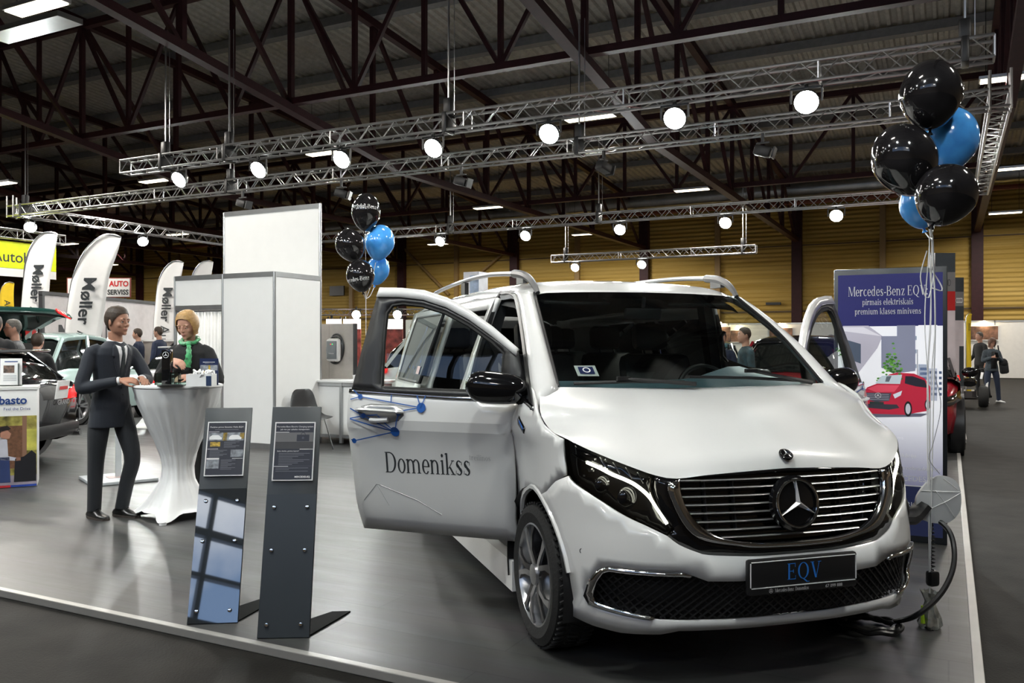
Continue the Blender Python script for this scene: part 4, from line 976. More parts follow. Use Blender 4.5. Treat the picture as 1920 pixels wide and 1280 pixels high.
# charging cable (a thing of its own)
L2W = Matrix.Translation(VP) @ Matrix.Rotation(VROT, 4, 'Z')
ca = thing('charging_cable', 'black charging cable plugged into the van and coiled on the grey floor', 'cable', (0, 0, 0))
pts = [L2W @ Vector((.99, .52, .60)), L2W @ Vector((1.15, .50, .575)), at(1776, 990, 4.42), at(1789, 1030, 4.36), at(1784, 1075, 4.27), at(1758, 1120, 4.2), at(1715, 1155, 4.18), gnd(1672, 1167, .015)]
cc = gnd(1630, 1180, .0)
for k in range(46):
    a = .5+k*.42; r = .135+.012*sin(k*.7); pts.append(Vector((cc.x+r*1.05*cos(a), cc.y+r*.9*sin(a), .016+.018*(k/46)+.01*(k % 2))))
b = MB(); b.tube(smoothc(pts, 240), .0135, 8); b.build('cable_line', M_BLACK, ca)
b = MB(); b.tube([pts[0], pts[1]], [.03, .026], 10); b.build('plug', M_BLACK, ca)
b = MB(); b.tube([gnd(1585, 1157, .03), gnd(1567, 1150, .03)], .006, 5); b.build('cable_tag', mat('lime', (.45, .7, .03), .5), ca)
# ================================================================ BOOTH
# white octagonal-post panel room: 2 m x 1 m closet with a tall back panel
M_PANEL = mat('booth_panel', (.86, .86, .85), .5, var=.012); M_POST = mat('booth_post', (.45, .46, .47), .35, .85)
bw = thing('booth_closet', 'white panelled booth closet with a curtained doorway and a tall back wall', 'booth', (-8.43, 9.15, 0), 0)
def bpanel(x0, y0, x1, y1, z0, z1, nm='panel', m=M_PANEL, th=.02):
    k = MB(); a = Vector((x0, y0, 0)); c = Vector((x1, y1, 0)); mid = (a+c)/2; L = (c-a).length; an = atan2(y1-y0, x1-x0)
    k.box((mid.x, mid.y, (z0+z1)/2), (L, th, z1-z0), (0, 0, an)); return k.build(nm, m, bw, smooth=False)
def bpost(x, y, h):
    k = MB(); k.lathe([(.022, 0), (.022, h)], 8, Matrix.Translation((x, y, 0)), cap=True); k.build('post', M_POST, bw, smooth=False)
for x, y, h in ((0, 0, 2.5), (-.98, 0, 2.5), (-1.96, 0, 2.5), (0, .98, 3.6), (-1.96, .98, 3.6)): bpost(x, y, h)
bpanel(-.98, 0, 0, 0, .05, 2.44); bpanel(0, 0, 0, .98, .05, 2.44); bpanel(-1.96, 0, -1.96, .98, .05, 2.44); bpanel(-1.96, .98, 0, .98, .05, 3.54)
bpanel(-1.96, 0, -.98, 0, 2.06, 2.44)
for (x0, y0, x1, y1, z, h) in ((-.98, 0, 0, 0, 2.47, .07), (0, 0, 0, .98, 2.47, .07), (-1.96, 0, -.98, 0, 2.47, .07), (-1.96, 0, -.98, 0, 2.02, .07), (-1.96, .98, 0, .98, 3.57, .07), (-1.96, .98, 0, .98, 2.47, .07), (-.98, 0, 0, 0, .04, .08), (0, 0, 0, .98, .04, .08)): bpanel(x0, y0, x1, y1, z-h/2, z+h/2, 'rail', M_POST, .034)
k = MB(); rows = [[], []]
for i in range(121):
    x = -1.93+.92*i/120; y = .01+.016*sin(i*.72)+.006*sin(i*.31); rows[0].append(Vector((x, y, .04))); rows[1].append(Vector((x, y*.8, 1.96)))
k.grid(rows); k.build('curtain', mat('curtain_cloth', (.74, .74, .72), .8, sheen=.2), bw, solid=.004)
k = MB(); k.tube([(-1.95, .02, 1.97), (-.99, .02, 1.97)], .012, 6); k.build('curtain_rod', M_POST, bw)
for x in (-1.92, -1.7, -1.5, -1.25, -1.02):
    k = MB(); k.tube([(x+.012*cos(a), .02, 1.965+.018*sin(a)) for a in [2*pi*i/8 for i in range(8)]], .003, 4, closed=True); k.build('curtain_hook', M_BLACK, bw)
# ---- chair (moulded black shell on four thin chrome legs)
ch = thing('chair', 'black moulded shell chair on thin chrome legs beside the white booth panel', 'chair', gnd(587, 842), radians(70))
k = MB(); rows = []
prof = [(.24, .0, .44, .20), (.10, .0, .435, .225), (-.08, .0, .44, .235), (-.17, 0, .47, .235), (-.205, 0, .56, .225), (-.225, 0, .70, .20), (-.245, 0, .80, .17), (-.25, 0, .845, .11)]
for y, _, z, w in prof:
    rows.append([Vector((w*t, -y+.05*abs(t)**2.2*(1 if z > .5 else 0), z+.035*abs(t)**2.5*(1 if z < .5 else 0))) for t in [-1, -.8, -.55, -.25, 0, .25, .55, .8, 1]])
k.grid(rows); k.build('seat_shell', M_BLACK, ch, solid=.012, sub=1)
for sx, sy_ in ((-1, -1), (1, -1), (-1, 1), (1, 1)):
    k = MB(); k.tube([(sx*.12, sy_*.1, .425), (sx*.2, sy_*.21, .0)], .009, 6); k.build('leg', M_CHROME, ch)
# ---- information counter with wood back board and wall charger
cn = thing('counter', 'white counter with grey aluminium frame beside the booth wall under the wall charger', 'counter', at(650, 800, 12.6)*1, 0)
cn.location.z = 0
k = MB(); k.box((-.08, .25, .93), (1.16, .62, .035), bev=.005); k.build('worktop', M_WHITE, cn)
k = MB(); k.box((-.08, .25, .50), (1.06, .52, .78)); k.build('body', M_PANEL, cn, smooth=False)
for x in (-.60, -.08, .44):
    k = MB(); k.box((x, -.02, .47), (.045, .045, .9)); k.build('post', M_POST, cn, smooth=False)
k = MB(); k.box((-.08, -.015, .885), (1.06, .035, .05)); k.build('rail', M_POST, cn, smooth=False); k = MB(); k.box((-.08, -.015, .12), (1.06, .035, .05)); k.build('rail', M_POST, cn, smooth=False)
wb = thing('wood_board', 'tall oak veneer board behind the white counter carrying the charger', 'board', Vector((at(619, 640, 13.35).x, at(619, 640, 13.35).y, 0)))
M_OAK = plankmat('oak_board', (.36, .22, .12), (.32, .19, .10), (.2, .12, .06), 4, 2., .45, rot=pi/2)
k = MB(); k.box((0, 0, .9), (.95, .05, 1.8)); k.build('board', M_OAK, wb, smooth=False)
k = MB(); k.box((.49, -.005, .9), (.035, .06, 1.8)); k.build('edge_post', M_BLACK, wb, smooth=False)
k = MB(); k.box((.02, .28, .02), (.7, .5, .04)); k.build('foot', M_BLACK, wb, smooth=False)
wc = thing('wall_charger', 'grey and white wall charger with looped black cable on the oak board', 'charger', at(628, 656, 13.24))
k = MB(); k.box((0, -.03, 0), (.25, .10, .36), bev=.045); k.build('casing', M_WHITE, wc)
k = MB(); k.box((0, -.083, 0), (.19, .012, .28), bev=.005); k.build('front_plate', mat('charger_grey', (.13, .14, .15), .5), wc)
k = MB(); k.box((-.01, -.091, .09), (.012, .004, .012)); k.build('red_indicator', mat('led_red', (.8, .02, .02), .5, emit=(1, .05, .03), es=2), wc)
k = MB(); k.box((.02, -.091, .09), (.012, .004, .012)); k.build('green_indicator', mat('led_green', (.02, .8, .1), .5, emit=(.05, 1, .2), es=2), wc)
k = MB(); put(k, textgeo('Webasto', .028), M_WTXT, lambda a, e: Vector((a, -.092, e-.06))); k.build('lettering', None, wc, smooth=False)
k = MB(); k.tube([(.155*cos(a), .0, .0+.21*sin(a)) for a in [2*pi*i/30 for i in range(30)]], .014, 6, closed=True); k.tube([(.14*cos(a)+.02, .012, .03+.22*sin(a)) for a in [2*pi*i/30 for i in range(30)]], .012, 6, closed=True); k.build('cable', M_BLACK, wc)
k0 = cn.location
for i, (x, n, lab) in enumerate(((.18, 9, 'white stack of printed forms on the counter below the wall charger'), (.34, 12, 'taller white paper stack on the counter beside the open van door'))):
    k = MB()
    for j in range(n): k.box((random.uniform(-.006, .006), random.uniform(-.006, .006), .009*j+.0045), (.15, .22, .0085))
    o = k.build('paper_stack', M_WTXT, smooth=False, loc=k0+Vector((x, .12, .948))); tag(o, lab, 'papers'); o['kind'] = 'thing'
# ---- cocktail table with twisted stretch cover
TB = gnd(334, 966); TBP = Vector((TB.x, TB.y, 0)); TH = 1.135
tb = thing('cocktail_table', 'round standing table in a twisted white stretch cover between the man and woman', 'table', TBP)
M_COVER = mat('stretch_cover', (.78, .78, .78), .62, var=.01, sheen=.15)
k = MB(); k.lathe([(0, TH-.035), (.355, TH-.035), (.368, TH-.02), (.366, TH-.004), (.35, TH), (0, TH)], 48); k.build('tabletop', M_COVER, tb)
k = MB(); rows = []; N = 72
for i in range(41):
    t = i/40; z = lerp(TH-.03, .012, t); a0 = 2.0*(t**1.0); row = []
    waist = .105
    r0 = interp(t, [0, .12, .25, .4, .52, .62, .72, .85, .95, 1], [.362, .322, .262, .190, .140, .122, .135, .205, .275, .31])
    for j in range(N):
        a = 2*pi*j/N; am = a-a0*1.15
        fold = (.004+.010*sin(pi*min(1, t*1.25))**2)*sin(22*a-9*t)+.004*sin(11*a-5*t+1)
        sq = 1+max(0, (t-.6)/.4)**1.6*.42*max(0, cos(4*(a-.55)))**2-max(0, (t-.6)/.4)*.06
        zz = z+(0 if t < .93 else (.055*(1-max(0, cos(4*(a-.55)))**1.2)*((t-.93)/.07)))
        r = (r0+fold*(1 if .05 < t < .97 else .2))*sq; row.append(Vector((r*cos(a), r*sin(a), zz)))
    rows.append(row)
k.grid(rows, close=True); k.build('stretch_cover', M_COVER, tb, sharp=180)
k = MB(); k.tube([(0, 0, .01), (0, 0, TH-.04)], .04, 10); k.build('pole', M_POST, tb)
for q in range(4):
    a = .55+q*pi/2; k = MB(); k.tube([(0, 0, .06), (.36*cos(a), .36*sin(a), .02)], .018, 6); k.build('leg', M_POST, tb)
    k = MB(); k.lathe([(.03, 0), (.03, .025), (.02, .03)], 10, Matrix.Translation((.40*cos(a), .40*sin(a), 0)), cap=True); k.build('foot', M_COVER, tb)
def ont(px, py, dz=0.):   # a point on the table top seen at a pixel
    p = atZ(px, py, TH); return Vector((p.x, p.y, TH+dz))
def ond(px, d): p = at(px, 640, d); return Vector((p.x, p.y, TH))
def towards(p): return atan2(p.x, -p.y)*0+YAW
# black star pillar (sanitiser / display column)
st = thing('display_pillar', 'slim black star pillar standing on the white cocktail table', 'display pillar', ond(314, 7.18), YAW)
k = MB(); k.box((0, 0, .15), (.072, .07, .30), bev=.004); k.build('column', M_GLOSSBLK, st)
k = MB(); put(k, star2d(.024, .004), M_WTXT, lambda a, e: Vector((a, -.037, .255+e))); put(k, ring2d(.026, .003, 20), M_WTXT, lambda a, e: Vector((a, -.037, .255+e))); k.build('star', None, st, smooth=False)
M_ACR = glassmat('acrylic', (.85, .92, .90))
for nm, px, d, sz, lab in (('acrylic_holder', 303, 7.22, (.09, .06, .10), 'clear acrylic holder left of the black star pillar'), ('acrylic_holder', 330, 7.16, (.06, .06, .11), 'clear acrylic cup right of the black star pillar'), ('acrylic_block', 341, 7.10, (.11, .05, .03), 'low clear acrylic block in front of the woman')):
    k = MB(); x, y, z = sz
    for c, dd in (((0, 0, .003), (x, y, .006)), ((0, -y/2, z/2), (x, .005, z)), ((0, y/2, z/2), (x, .005, z)), ((-x/2, 0, z/2), (.005, y, z)), ((x/2, 0, z/2), (.005, y, z))): k.box(c, dd)
    o = k.build(nm, M_ACR, smooth=False, loc=ond(px, d)); o.rotation_euler = (0, 0, YAW); tag(o, lab, 'holder')
k = MB(); k.box((0, 0, .004), (.20, .15, .008)); k.box((0, .0, .0095), (.14, .1, .003)); o = k.build('brochure_tray', mat('tray_black', (.02, .02, .02), .4), smooth=False, loc=ond(322, 7.05)); o.rotation_euler = (0, 0, YAW+.2); tag(o, 'dark flat tray beside the foot of the star pillar', 'tray')
cb = thing('white_box', 'white cardboard box of leaflets on the right of the cocktail table', 'box', ond(378, 7.02), YAW+.06)
k = MB()
for c, dd in (((0, -.07, .05), (.205, .004, .10)), ((0, .07, .05), (.205, .004, .10)), ((-.1, 0, .05), (.004, .14, .10)), ((.1, 0, .05), (.004, .14, .10)), ((0, 0, .003), (.2, .14, .006))): k.box(c, dd)
k.build('carton', M_WTXT, cb, smooth=False)
k = MB(); k.box((.078, -.073, .045), (.042, .002, .08)); k.build('label', mat('label_navy', (.02, .04, .10), .5), cb, smooth=False)
k = MB()
for i in range(24): k.box((random.uniform(-.05, .07), random.uniform(-.05, .05), .085+random.uniform(0, .03)), (.012, .07, .035), (random.uniform(-.6, .6), random.uniform(-.6, .6), random.uniform(-1, 1)))
o = k.build('leaflets', M_WTXT, cb, smooth=False); o['kind'] = 'stuff'
lf = thing('leaflet_display', 'navy leaflet with car pictures standing behind the white box', 'leaflet', ond(392, 7.14), YAW)
M_NAVY = mat('navy_print', (.012, .022, .075), .4); M_PHOTO = mat('photo_grey', (.25, .27, .30), .5, var=.6, scale=40); M_PYEL = mat('photo_yellow', (.45, .30, .04), .5, var=.6, scale=60)
k = MB(); k.use(M_NAVY).box((0, 0, .115), (.155, .006, .22)); k.use(M_PHOTO); put(k, rect2d(-.072, .125, .072, .17), M_PHOTO, lambda a, e: Vector((a, -.004, e))); put(k, rect2d(-.005, .13, .012, .168), M_PYEL, lambda a, e: Vector((a, -.0046, e))); put(k, rect2d(-.07, .095, -.03, .12), M_PYEL, lambda a, e: Vector((a, -.004, e)))
put(k, rect2d(-.05, .192, .05, .1965), M_WTXT, lambda a, e: Vector((a, -.004, e))); put(k, rect2d(-.035, .183, .035, .1855), M_PHOTO, lambda a, e: Vector((a, -.004, e)))
for i in range(6): put(k, rect2d(-.02, .11-.008*i, .06, .113-.008*i), M_PHOTO, lambda a, e: Vector((a, -.004, e)))
k.build('sheet', None, lf, smooth=False)
k = MB(); k.box((0, .03, .005), (.14, .07, .006)); k.build('stand', M_ACR, lf, smooth=False)
# ---- two slate display stands with framed sheets
M_SLATE = mat('slate_board', (.035, .042, .048), .38, var=.05); M_MIRROR = mat('dark_acrylic', (.03, .036, .042), .02); M_MIRROR.node_tree.nodes['Principled BSDF'].inputs['IOR'].default_value = 2.3
M_SHEET = mat('sheet_dark', (.030, .032, .045), .35); M_LINE = mat('sheet_text', (.20, .21, .24), .5)
def dstand(base, rz, lean, lab, label_n, glossy):
    t = thing('display_stand', lab, 'display stand', base, rz, 'slate display stands')
    Hh, Wd = 1.19, .262; R = Matrix.Rotation(-lean, 4, 'X'); f = lambda a, e, y=0.: R @ Vector((a, y, e))
    k = MB(); k.box((0, .006, Hh/2), (Wd, .012, Hh), bev=.003); k.v = [R @ v for v in k.v]; bo = k.build('board', M_SLATE, t)
    k = MB(); k.box((0, -.004, .36 if glossy else .36), (Wd-.004, .006, .715)); k.v = [R @ v for v in k.v]; k.build('front_sheet', M_MIRROR if glossy else mat('satin_slate', (.04, .048, .055), .30, var=.04), bo, smooth=False)
    k = MB(); L = .40; S_ = .15; k.add([f(-Wd/2+.004, .012, .012), f(Wd/2-.004, .012, .012), Vector((Wd/2+S_, L, .008)), Vector((Wd/2+S_-.10, L, .008))]+[f(-Wd/2+.004, .0, .012), f(Wd/2-.004, .0, .012), Vector((Wd/2+S_, L, 0)), Vector((Wd/2+S_-.10, L, 0))], [(0, 1, 2, 3), (7, 6, 5, 4), (0, 3, 7, 4), (1, 5, 6, 2), (2, 6, 7, 3)]); k.build('foot_plate', mat('foot_matt', (.012, .013, .014), .85, spec=.1), t, smooth=False)
    k = MB(); k.box((0, -.010, .945), (.215, .008, .315)); k.v = [R @ v for v in k.v]; fr = k.build('poster_frame', M_WTXT, t, smooth=False)
    k = MB(); F = lambda a, e: f(a, e+.945, -.0155); F2 = lambda a, e: f(a, e+.945, -.0162)
    put(k, rect2d(-.101, -.151, .101, .151), M_SHEET, F)
    if label_n == 1:
        put(k, textgeo('Piedzivo pirmo klusumu: Hello EQV!', .0125), M_WTXT, lambda a, e: F2(a, e+.121)); put(k, rect2d(-.065, .108, .065, .1105), M_LINE, F2)
        for (a0, e0, a1, e1, m) in ((-.098, .045, .0, .092, M_PHOTO), (.0, .045, .098, .092, M_PHOTO), (-.018, .045, .004, .092, M_PYEL), (.075, .055, .098, .09, M_PYEL), (-.085, .012, -.03, .038, M_PYEL), (.03, -.05, .098, -.008, M_PHOTO), (-.098, -.115, -.03, -.062, M_PHOTO)): put(k, rect2d(a0, e0, a1, e1), m, F2)
        for c in (-.058, .05): put(k, poly2d([(c-.035, .052), (c-.035, .066), (c-.02, .078), (c+.015, .078), (c+.028, .066), (c+.034, .064), (c+.034, .052)]), M_WTXT, lambda a, e: f(a, e+.945, -.0168))
        put(k, rect2d(-.098, .096, -.04, .0985), M_WTXT, F2); put(k, rect2d(-.098, -.004, -.04, -.0015), M_WTXT, F2); put(k, rect2d(.04, -.060, .098, -.0575), M_WTXT, F2); put(k, rect2d(-.098, -.063, -.03, -.055), M_WTXT, lambda a, e: f(a, e+.945, -.0168))
        for x0, x1, e0, n in ((-.01, .075, .036, 5), (-.085, .01, -.012, 6), (-.02, .06, -.068, 8)):
            for i in range(n): put(k, rect2d(x0, e0-.0075*i, x1-.02*((i*7) % 3), e0-.0075*i+.0022), M_LINE, F2)
        k.build('poster', None, fr, smooth=False)
    else:
        put(k, textgeo('Mercedes-Benz Electric Charging system', .0118), M_WTXT, lambda a, e: F2(a, e+.128)); put(k, textgeo('jeb viss par uzlades risinajumiem', .0118), M_WTXT, lambda a, e: F2(a, e+.113))
        put(k, rect2d(-.1, .012, .1, .1), mat('poster_wall', (.16, .16, .165), .5), F2); put(k, rect2d(-.1, .012, .1, .050), mat('poster_floor', (.06, .06, .065), .5), lambda a, e: f(a, e+.945, -.0165))
        put(k, rect2d(.012, .052, .078, .088), M_SHEET, lambda a, e: f(a, e+.945, -.0170)); put(k, ring2d(.012, .003, 14), M_SHEET, lambda a, e: f(a+.045, e+.945+.089, -.0168)); put(k, ring2d(.005, .0015, 12), M_LINE, lambda a, e: f(a+.045, e+.945+.07, -.0174))
        put(k, rect2d(-.1, .1005, -.03, .103), M_WTXT, F2); put(k, rect2d(.03, .008, .1, .011), M_WTXT, F2); put(k, rect2d(-.1, -.083, -.025, -.0805), M_WTXT, F2); put(k, rect2d(-.1, -.0805, .1, -.080), M_LINE, F2)
        put(k, textgeo('Sadas detalas, garakas kapnes?', .0095, align='LEFT'), M_WTXT, lambda a, e: F2(a-.088, e-.003))
        for i in range(8): put(k, rect2d(-.078, -.014-.0085*i, .085-.03*((i*5) % 4), -.0116-.0085*i), M_LINE, F2)
        for i in range(3): put(k, rect2d(-.09, -.092-.0085*i, .08-.1*(i == 1), -.0898-.0085*i), M_LINE, F2)
        put(k, textgeo('MERCEDES-EQ', .0125, bold=.0004, align='RIGHT'), M_WTXT, lambda a, e: F2(a+.092, e-.142)); k.build('poster', None, fr, smooth=False)
    for (a, e) in ((-.085, .065), (.085, .065), (-.085, .43), (.085, .43), (-.085, .65), (.085, .65)):
        k = MB(); c = f(a, e, -.009); k.lathe([(.0105, 0), (.0105, .006), (.008, .009), (0, .010)], 14, Matrix.Translation(c) @ R @ Euler((pi/2, 0, 0)).to_matrix().to_4x4()); k.build('stud', M_CHROME, bo)
    return t
a, c = gnd(352, 1168), gnd(445, 1170); dstand((a+c)/2, YAW+radians(7), radians(21), 'left slate display stand whose glossy lower half mirrors windows and sky', 1, True)
a, c = gnd(482, 1197), gnd(580, 1195); dstand((a+c)/2, YAW+radians(3), radians(17), 'right slate display stand with a plain dull lower half nearer the van', 2, False)
# ---- tall printed totem by the right edge
TD = 6.45; tp = at(1667, 900, TD); tt = thing('advertising_totem', 'tall printed advertising totem with a red van picture behind the white van', 'sign', (tp.x, tp.y, 0), 0)
TW, TZ = .785, 2.055; k = MB(); k.box((0, .04, TZ/2), (TW, .08, TZ), bev=.006); k.build('casing', mat('totem_black', (.012, .014, .018), .35), tt)
M_LITE = mat('totem_light_paper', (.80, .80, .83), .4, emit=(.8, .8, .85), es=.22); 
def grad(name, c0, c1, z0, z1):
    m = bpy.data.materials.new(name); m.use_nodes = True; n = m.node_tree.nodes; l = m.node_tree.links; b_ = n['Principled BSDF']; tc = n.new('ShaderNodeTexCoord'); sp = n.new('ShaderNodeSeparateXYZ'); mr = n.new('ShaderNodeMapRange'); rp = n.new('ShaderNodeValToRGB')
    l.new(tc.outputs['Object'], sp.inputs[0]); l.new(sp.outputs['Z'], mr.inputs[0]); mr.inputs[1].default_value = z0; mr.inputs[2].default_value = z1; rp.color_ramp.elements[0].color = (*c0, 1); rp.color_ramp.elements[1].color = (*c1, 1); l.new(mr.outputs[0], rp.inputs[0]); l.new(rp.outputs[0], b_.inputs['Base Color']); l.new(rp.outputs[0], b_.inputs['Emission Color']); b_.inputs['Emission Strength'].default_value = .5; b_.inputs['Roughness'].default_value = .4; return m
M_PRINT = grad('totem_print', (.16, .16, .26), (.80, .80, .84), .40, 1.0)
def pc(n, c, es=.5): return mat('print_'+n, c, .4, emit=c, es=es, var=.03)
k = MB(); F = lambda a, e: Vector((a, -.002, e)); w = TW/2-.03
DZ = .08; put(k, rect2d(-w, .42, w, 1.615), M_PRINT, F); put(k, rect2d(-w, 1.615, w, TZ-.045), pc('navy', (.018, .018, .105)), F); put(k, rect2d(-w, .05, w, .42), pc('deep', (.012, .016, .05)), F); put(k, rect2d(-w, .417, w, .425), M_WTXT, lambda a, e: Vector((a, -.003, e)))
G = lambda n, c, *r: put(k, rect2d(*r), pc(n, c), lambda a, e: Vector((a*.9, -.0035, e+DZ)))
H_ = lambda n, c, p, y=-.004: put(k, poly2d(p), pc(n, c), lambda a, e: Vector((a*.9, y, e+DZ)))
# building picture
H_('white', (.80, .80, .84), [(-w/.9, 1.0), (w/.9, 1.0), (w/.9, 1.535), (-w/.9, 1.535)], -.003)
H_('lilac', (.42, .40, .47), [(-w, 1.54), (-.16, 1.54), (-.05, 1.46), (-.09, 1.37), (-.30, 1.10), (-w, 1.02)]); H_('lilac2', (.62, .60, .66), [(-w, 1.53), (-.20, 1.53), (-.06, 1.46), (-w, 1.50)], -.0045)
H_('win', (.07, .09, .13), [(-.36, 1.44), (-.22, 1.40), (-.22, 1.25), (-.36, 1.30)], -.005)
H_('block', (.20, .21, .29), [(-.06, 1.22), (-.06, 1.46), (.06, 1.46), (.06, 1.54), (.20, 1.54), (.20, 1.20), (.06, 1.18)])
for i, e in enumerate((1.46, 1.36, 1.25)):
    G('balc', (.55, .57, .62), .04, e-.035, .21, e-.028); G('glass', (.10, .13, .19), .06, e-.028, .19, e+.035); G('frame', (.3, .32, .38), .12, e-.028, .125, e+.035); G('rail', (.26, .30, .38), .04, e-.028, .21, e+.0)
for e in (1.38, 1.27): G('win2', (.09, .11, .16), -.05, e, .0, e+.07)
G('pole', (.08, .09, .12), .213, 1.10, .218, 1.36); G('white2', (.83, .83, .87), .222, 1.26, w, 1.54); G('city', (.32, .36, .45), .222, 1.08, .30, 1.25); G('city2', (.42, .44, .52), .29, .98, w, 1.22)
for a in range(3):
    for e in range(5): G('cwin', (.06, .09, .16), .305+.035*a, 1.02+.04*e, .325+.035*a, 1.04+.04*e)
for e in range(4): G('cw2', (.10, .15, .25), .235, 1.10+.035*e, .285, 1.12+.035*e)
random.seed(3)
for (cx_, cz_, n_, sx_, sz_) in ((.02, 1.24, 70, .07, .10), (-.36, 1.34, 16, .05, .04), (-.03, 1.13, 20, .08, .025)):
    for i in range(n_):
        a = random.gauss(cx_, sx_*.5); e = random.gauss(cz_, sz_*.5); r = random.uniform(.008, .016); H_('leaf%d' % (i % 3), ((.06, .20, .03), (.12, .30, .05), (.03, .10, .02))[i % 3], [(a+r*cos(q), e+r*.7*sin(q)) for q in (0, 1.2, 2.5, 3.6, 5)], -.0052-.00002*i)
# the red van in the picture
DZ = .165
H_('shadow', (.10, .10, .14), [(-.18, .755), (.24, .775), (.30, .80), (-.20, .79)], -.0055)
H_('redbody', (.42, .015, .04), [(-.20, .80), (-.195, .95), (-.17, .985), (-.08, 1.02), (-.0, 1.085), (.06, 1.10), (.19, 1.095), (.27, 1.06), (.31, 1.0), (.315, .86), (.29, .82), (.12, .785), (-.15, .785)], -.006)
H_('screen', (.45, .52, .56), [(-.11, 1.015), (-.055, 1.075), (.10, 1.085), (.085, 1.015)], -.0065); H_('screen2', (.10, .12, .14), [(-.03, 1.03), (-.02, 1.07), (.02, 1.075), (.0, 1.03)], -.0067)
H_('sidewin', (.015, .015, .025), [(.12, 1.02), (.125, 1.075), (.18, 1.075), (.27, 1.045), (.29, .99), (.2, 1.0)], -.0065); H_('redhood', (.62, .06, .10), [(-.17, .975), (-.09, 1.005), (.08, 1.005), (.04, .955), (-.1, .95)], -.0065)
H_('grl', (.05, .05, .07), [(-.185, .895), (-.185, .945), (.02, .945), (.0, .885), (-.10, .875)], -.007); H_('low', (.03, .03, .04), [(-.18, .83), (-.18, .86), (.06, .86), (.08, .835), (.0, .82)], -.007); H_('plt', (.02, .03, .03), [(-.15, .858), (-.15, .878), (-.04, .876), (-.04, .856)], -.0072)
H_('lamp', (.55, .60, .66), [(.03, .935), (.10, .965), (.09, .93), (.045, .905)], -.007)
for i in range(4): G('sl', (.4, .4, .45), -.18, .893+.013*i, .0, .896+.013*i) if False else H_('sl', (.35, .35, .4), [(-.18, .893+.013*i), (0., .893+.013*i), (0., .896+.013*i), (-.18, .896+.013*i)], -.0073)
put(k, star2d(.02, .004), M_WTXT, lambda a, e: Vector((a-.0765, -.0078, e+1.09))); put(k, ring2d(.022, .003, 18), M_WTXT, lambda a, e: Vector((a-.0765, -.0078, e+1.09)))
for (cx_, cz_, r) in ((.145, .83, .05), (.29, .865, .035)):
    put(k, poly2d([(cx_+r*.6*cos(q), cz_+r*1.15*sin(q)) for q in [2*pi*i/18 for i in range(18)]]), pc('tyre', (.01, .01, .012)), lambda a, e: Vector((a*.9, -.0074, e+DZ))); put(k, poly2d([(cx_+r*.38*cos(q), cz_+r*.8*sin(q)) for q in [2*pi*i/18 for i in range(18)]]), pc('rimg', (.45, .45, .5)), lambda a, e: Vector((a*.9, -.0078, e+DZ)))
T_ = lambda s, z, sz, al='CENTER', x=.0, sx=.82: put(k, serif(s, sz, al, sx), M_WTXT, lambda a, e: Vector((a+x, -.0045, e+z)))
T_('Mercedes-Benz EQV:', 1.846, .104, x=-.01, sx=.565); T_('pirmais elektriskais', 1.777, .066, x=-.01, sx=.61); T_('premium klases minivens', 1.706, .066, x=-.01, sx=.61)
M_FNT = pc('faint', (.75, .75, .8), .3); X_ = lambda s, z, sz, x, m: put(k, textgeo(s, sz, align='RIGHT'), m, lambda a, e: Vector((a+x, -.0045, e+z)))
X_('nodrosinajums', .765, .036, .10, M_FNT); X_('aplikāciju', .632, .040, .185, M_WTXT); X_('līdz 400 km nobraukumam', .54, .040, .35, M_WTXT); X_('MERCEDES-EQ', .455, .056, .345, M_WTXT); X_('ELECTRIC', .265, .05, .195, M_WTXT)
k.build('printed_face', None, tt, smooth=False)
# ---- balloons
M_BBLK = mat('balloon_black', (.012, .011, .012), .09, coat=.2, spec=.5, var=.4, scale=9); M_BBLU = mat('balloon_blue', (.08, .38, 1.0), .14, .0, coat=.3, var=.15, scale=14); M_RIB = mat('white_ribbon', (.75, .75, .75), .45)
def balloon(px, py, d, wpx, hpx, m, lab, tilt, grp, txt=None, tie=None):
    c = at(px, py, d); R = wpx/2*d/FPX; Hh = hpx/2*d/FPX; t = thing('balloon', lab, 'balloon', c, YAW, grp); Mx = Euler((0, tilt, 0)).to_matrix().to_4x4(); prof = []
    for i in range(22):
        a = pi*i/21; z = -cos(a)*Hh; r = sin(a)*R*(1 if z > -Hh*.1 else lerp(1, .80, min(1, (-z-Hh*.1)/Hh))); prof.append((max(r, .0005), z))
    k = MB(); k.lathe(prof, 30, Mx); k.build('skin', m, t, sharp=180)
    k = MB(); k.lathe([(.006, -Hh+.004), (.008, -Hh-.008), (.016, -Hh-.02), (.014, -Hh-.022)], 10, Mx); k.build('knot', m, t)
    if txt:
        k = MB(); 
        def wrap(a, e):
            an = a/R; z = e; rr = R*sqrt(max(.05, 1-(z/Hh)**2))*1.006; return Mx @ Vector((rr*sin(an), -rr*cos(an), z))
        put(k, serif('Mercedes-Benz', .105*R/.16*.62, sx=.8), M_WTXT, lambda a, e: wrap(a+txt[0]*R, e+txt[1]*Hh)); k.build('lettering', None, t, smooth=False)
    kn = c+Matrix.Rotation(YAW, 3, 'Z') @ (Mx.to_3x3() @ Vector((0, 0, -Hh-.02)))
    if tie is not None:
        k = MB(); P = smoothc([kn, kn.lerp(tie, .6)+Vector((.01, 0, -.02)), tie], 10); P = [Matrix.Rotation(-YAW, 3, 'Z') @ (p-c) for p in P]; k.tube(P, .0035, 5); k.build('string', M_RIB, t)
    return t
tie1 = at(1745, 446, 4.4)
G1 = 'balloons over the tall totem'
balloon(1776, 265, 4.62, 108, 128, M_BBLU, 'large blue balloon at the right of the cluster over the totem', .25, G1, tie=tie1)
balloon(1722, 388, 4.68, 66, 84, M_BBLU, 'small visible blue balloon low behind the black balloons over the totem', -.25, G1, tie=tie1)
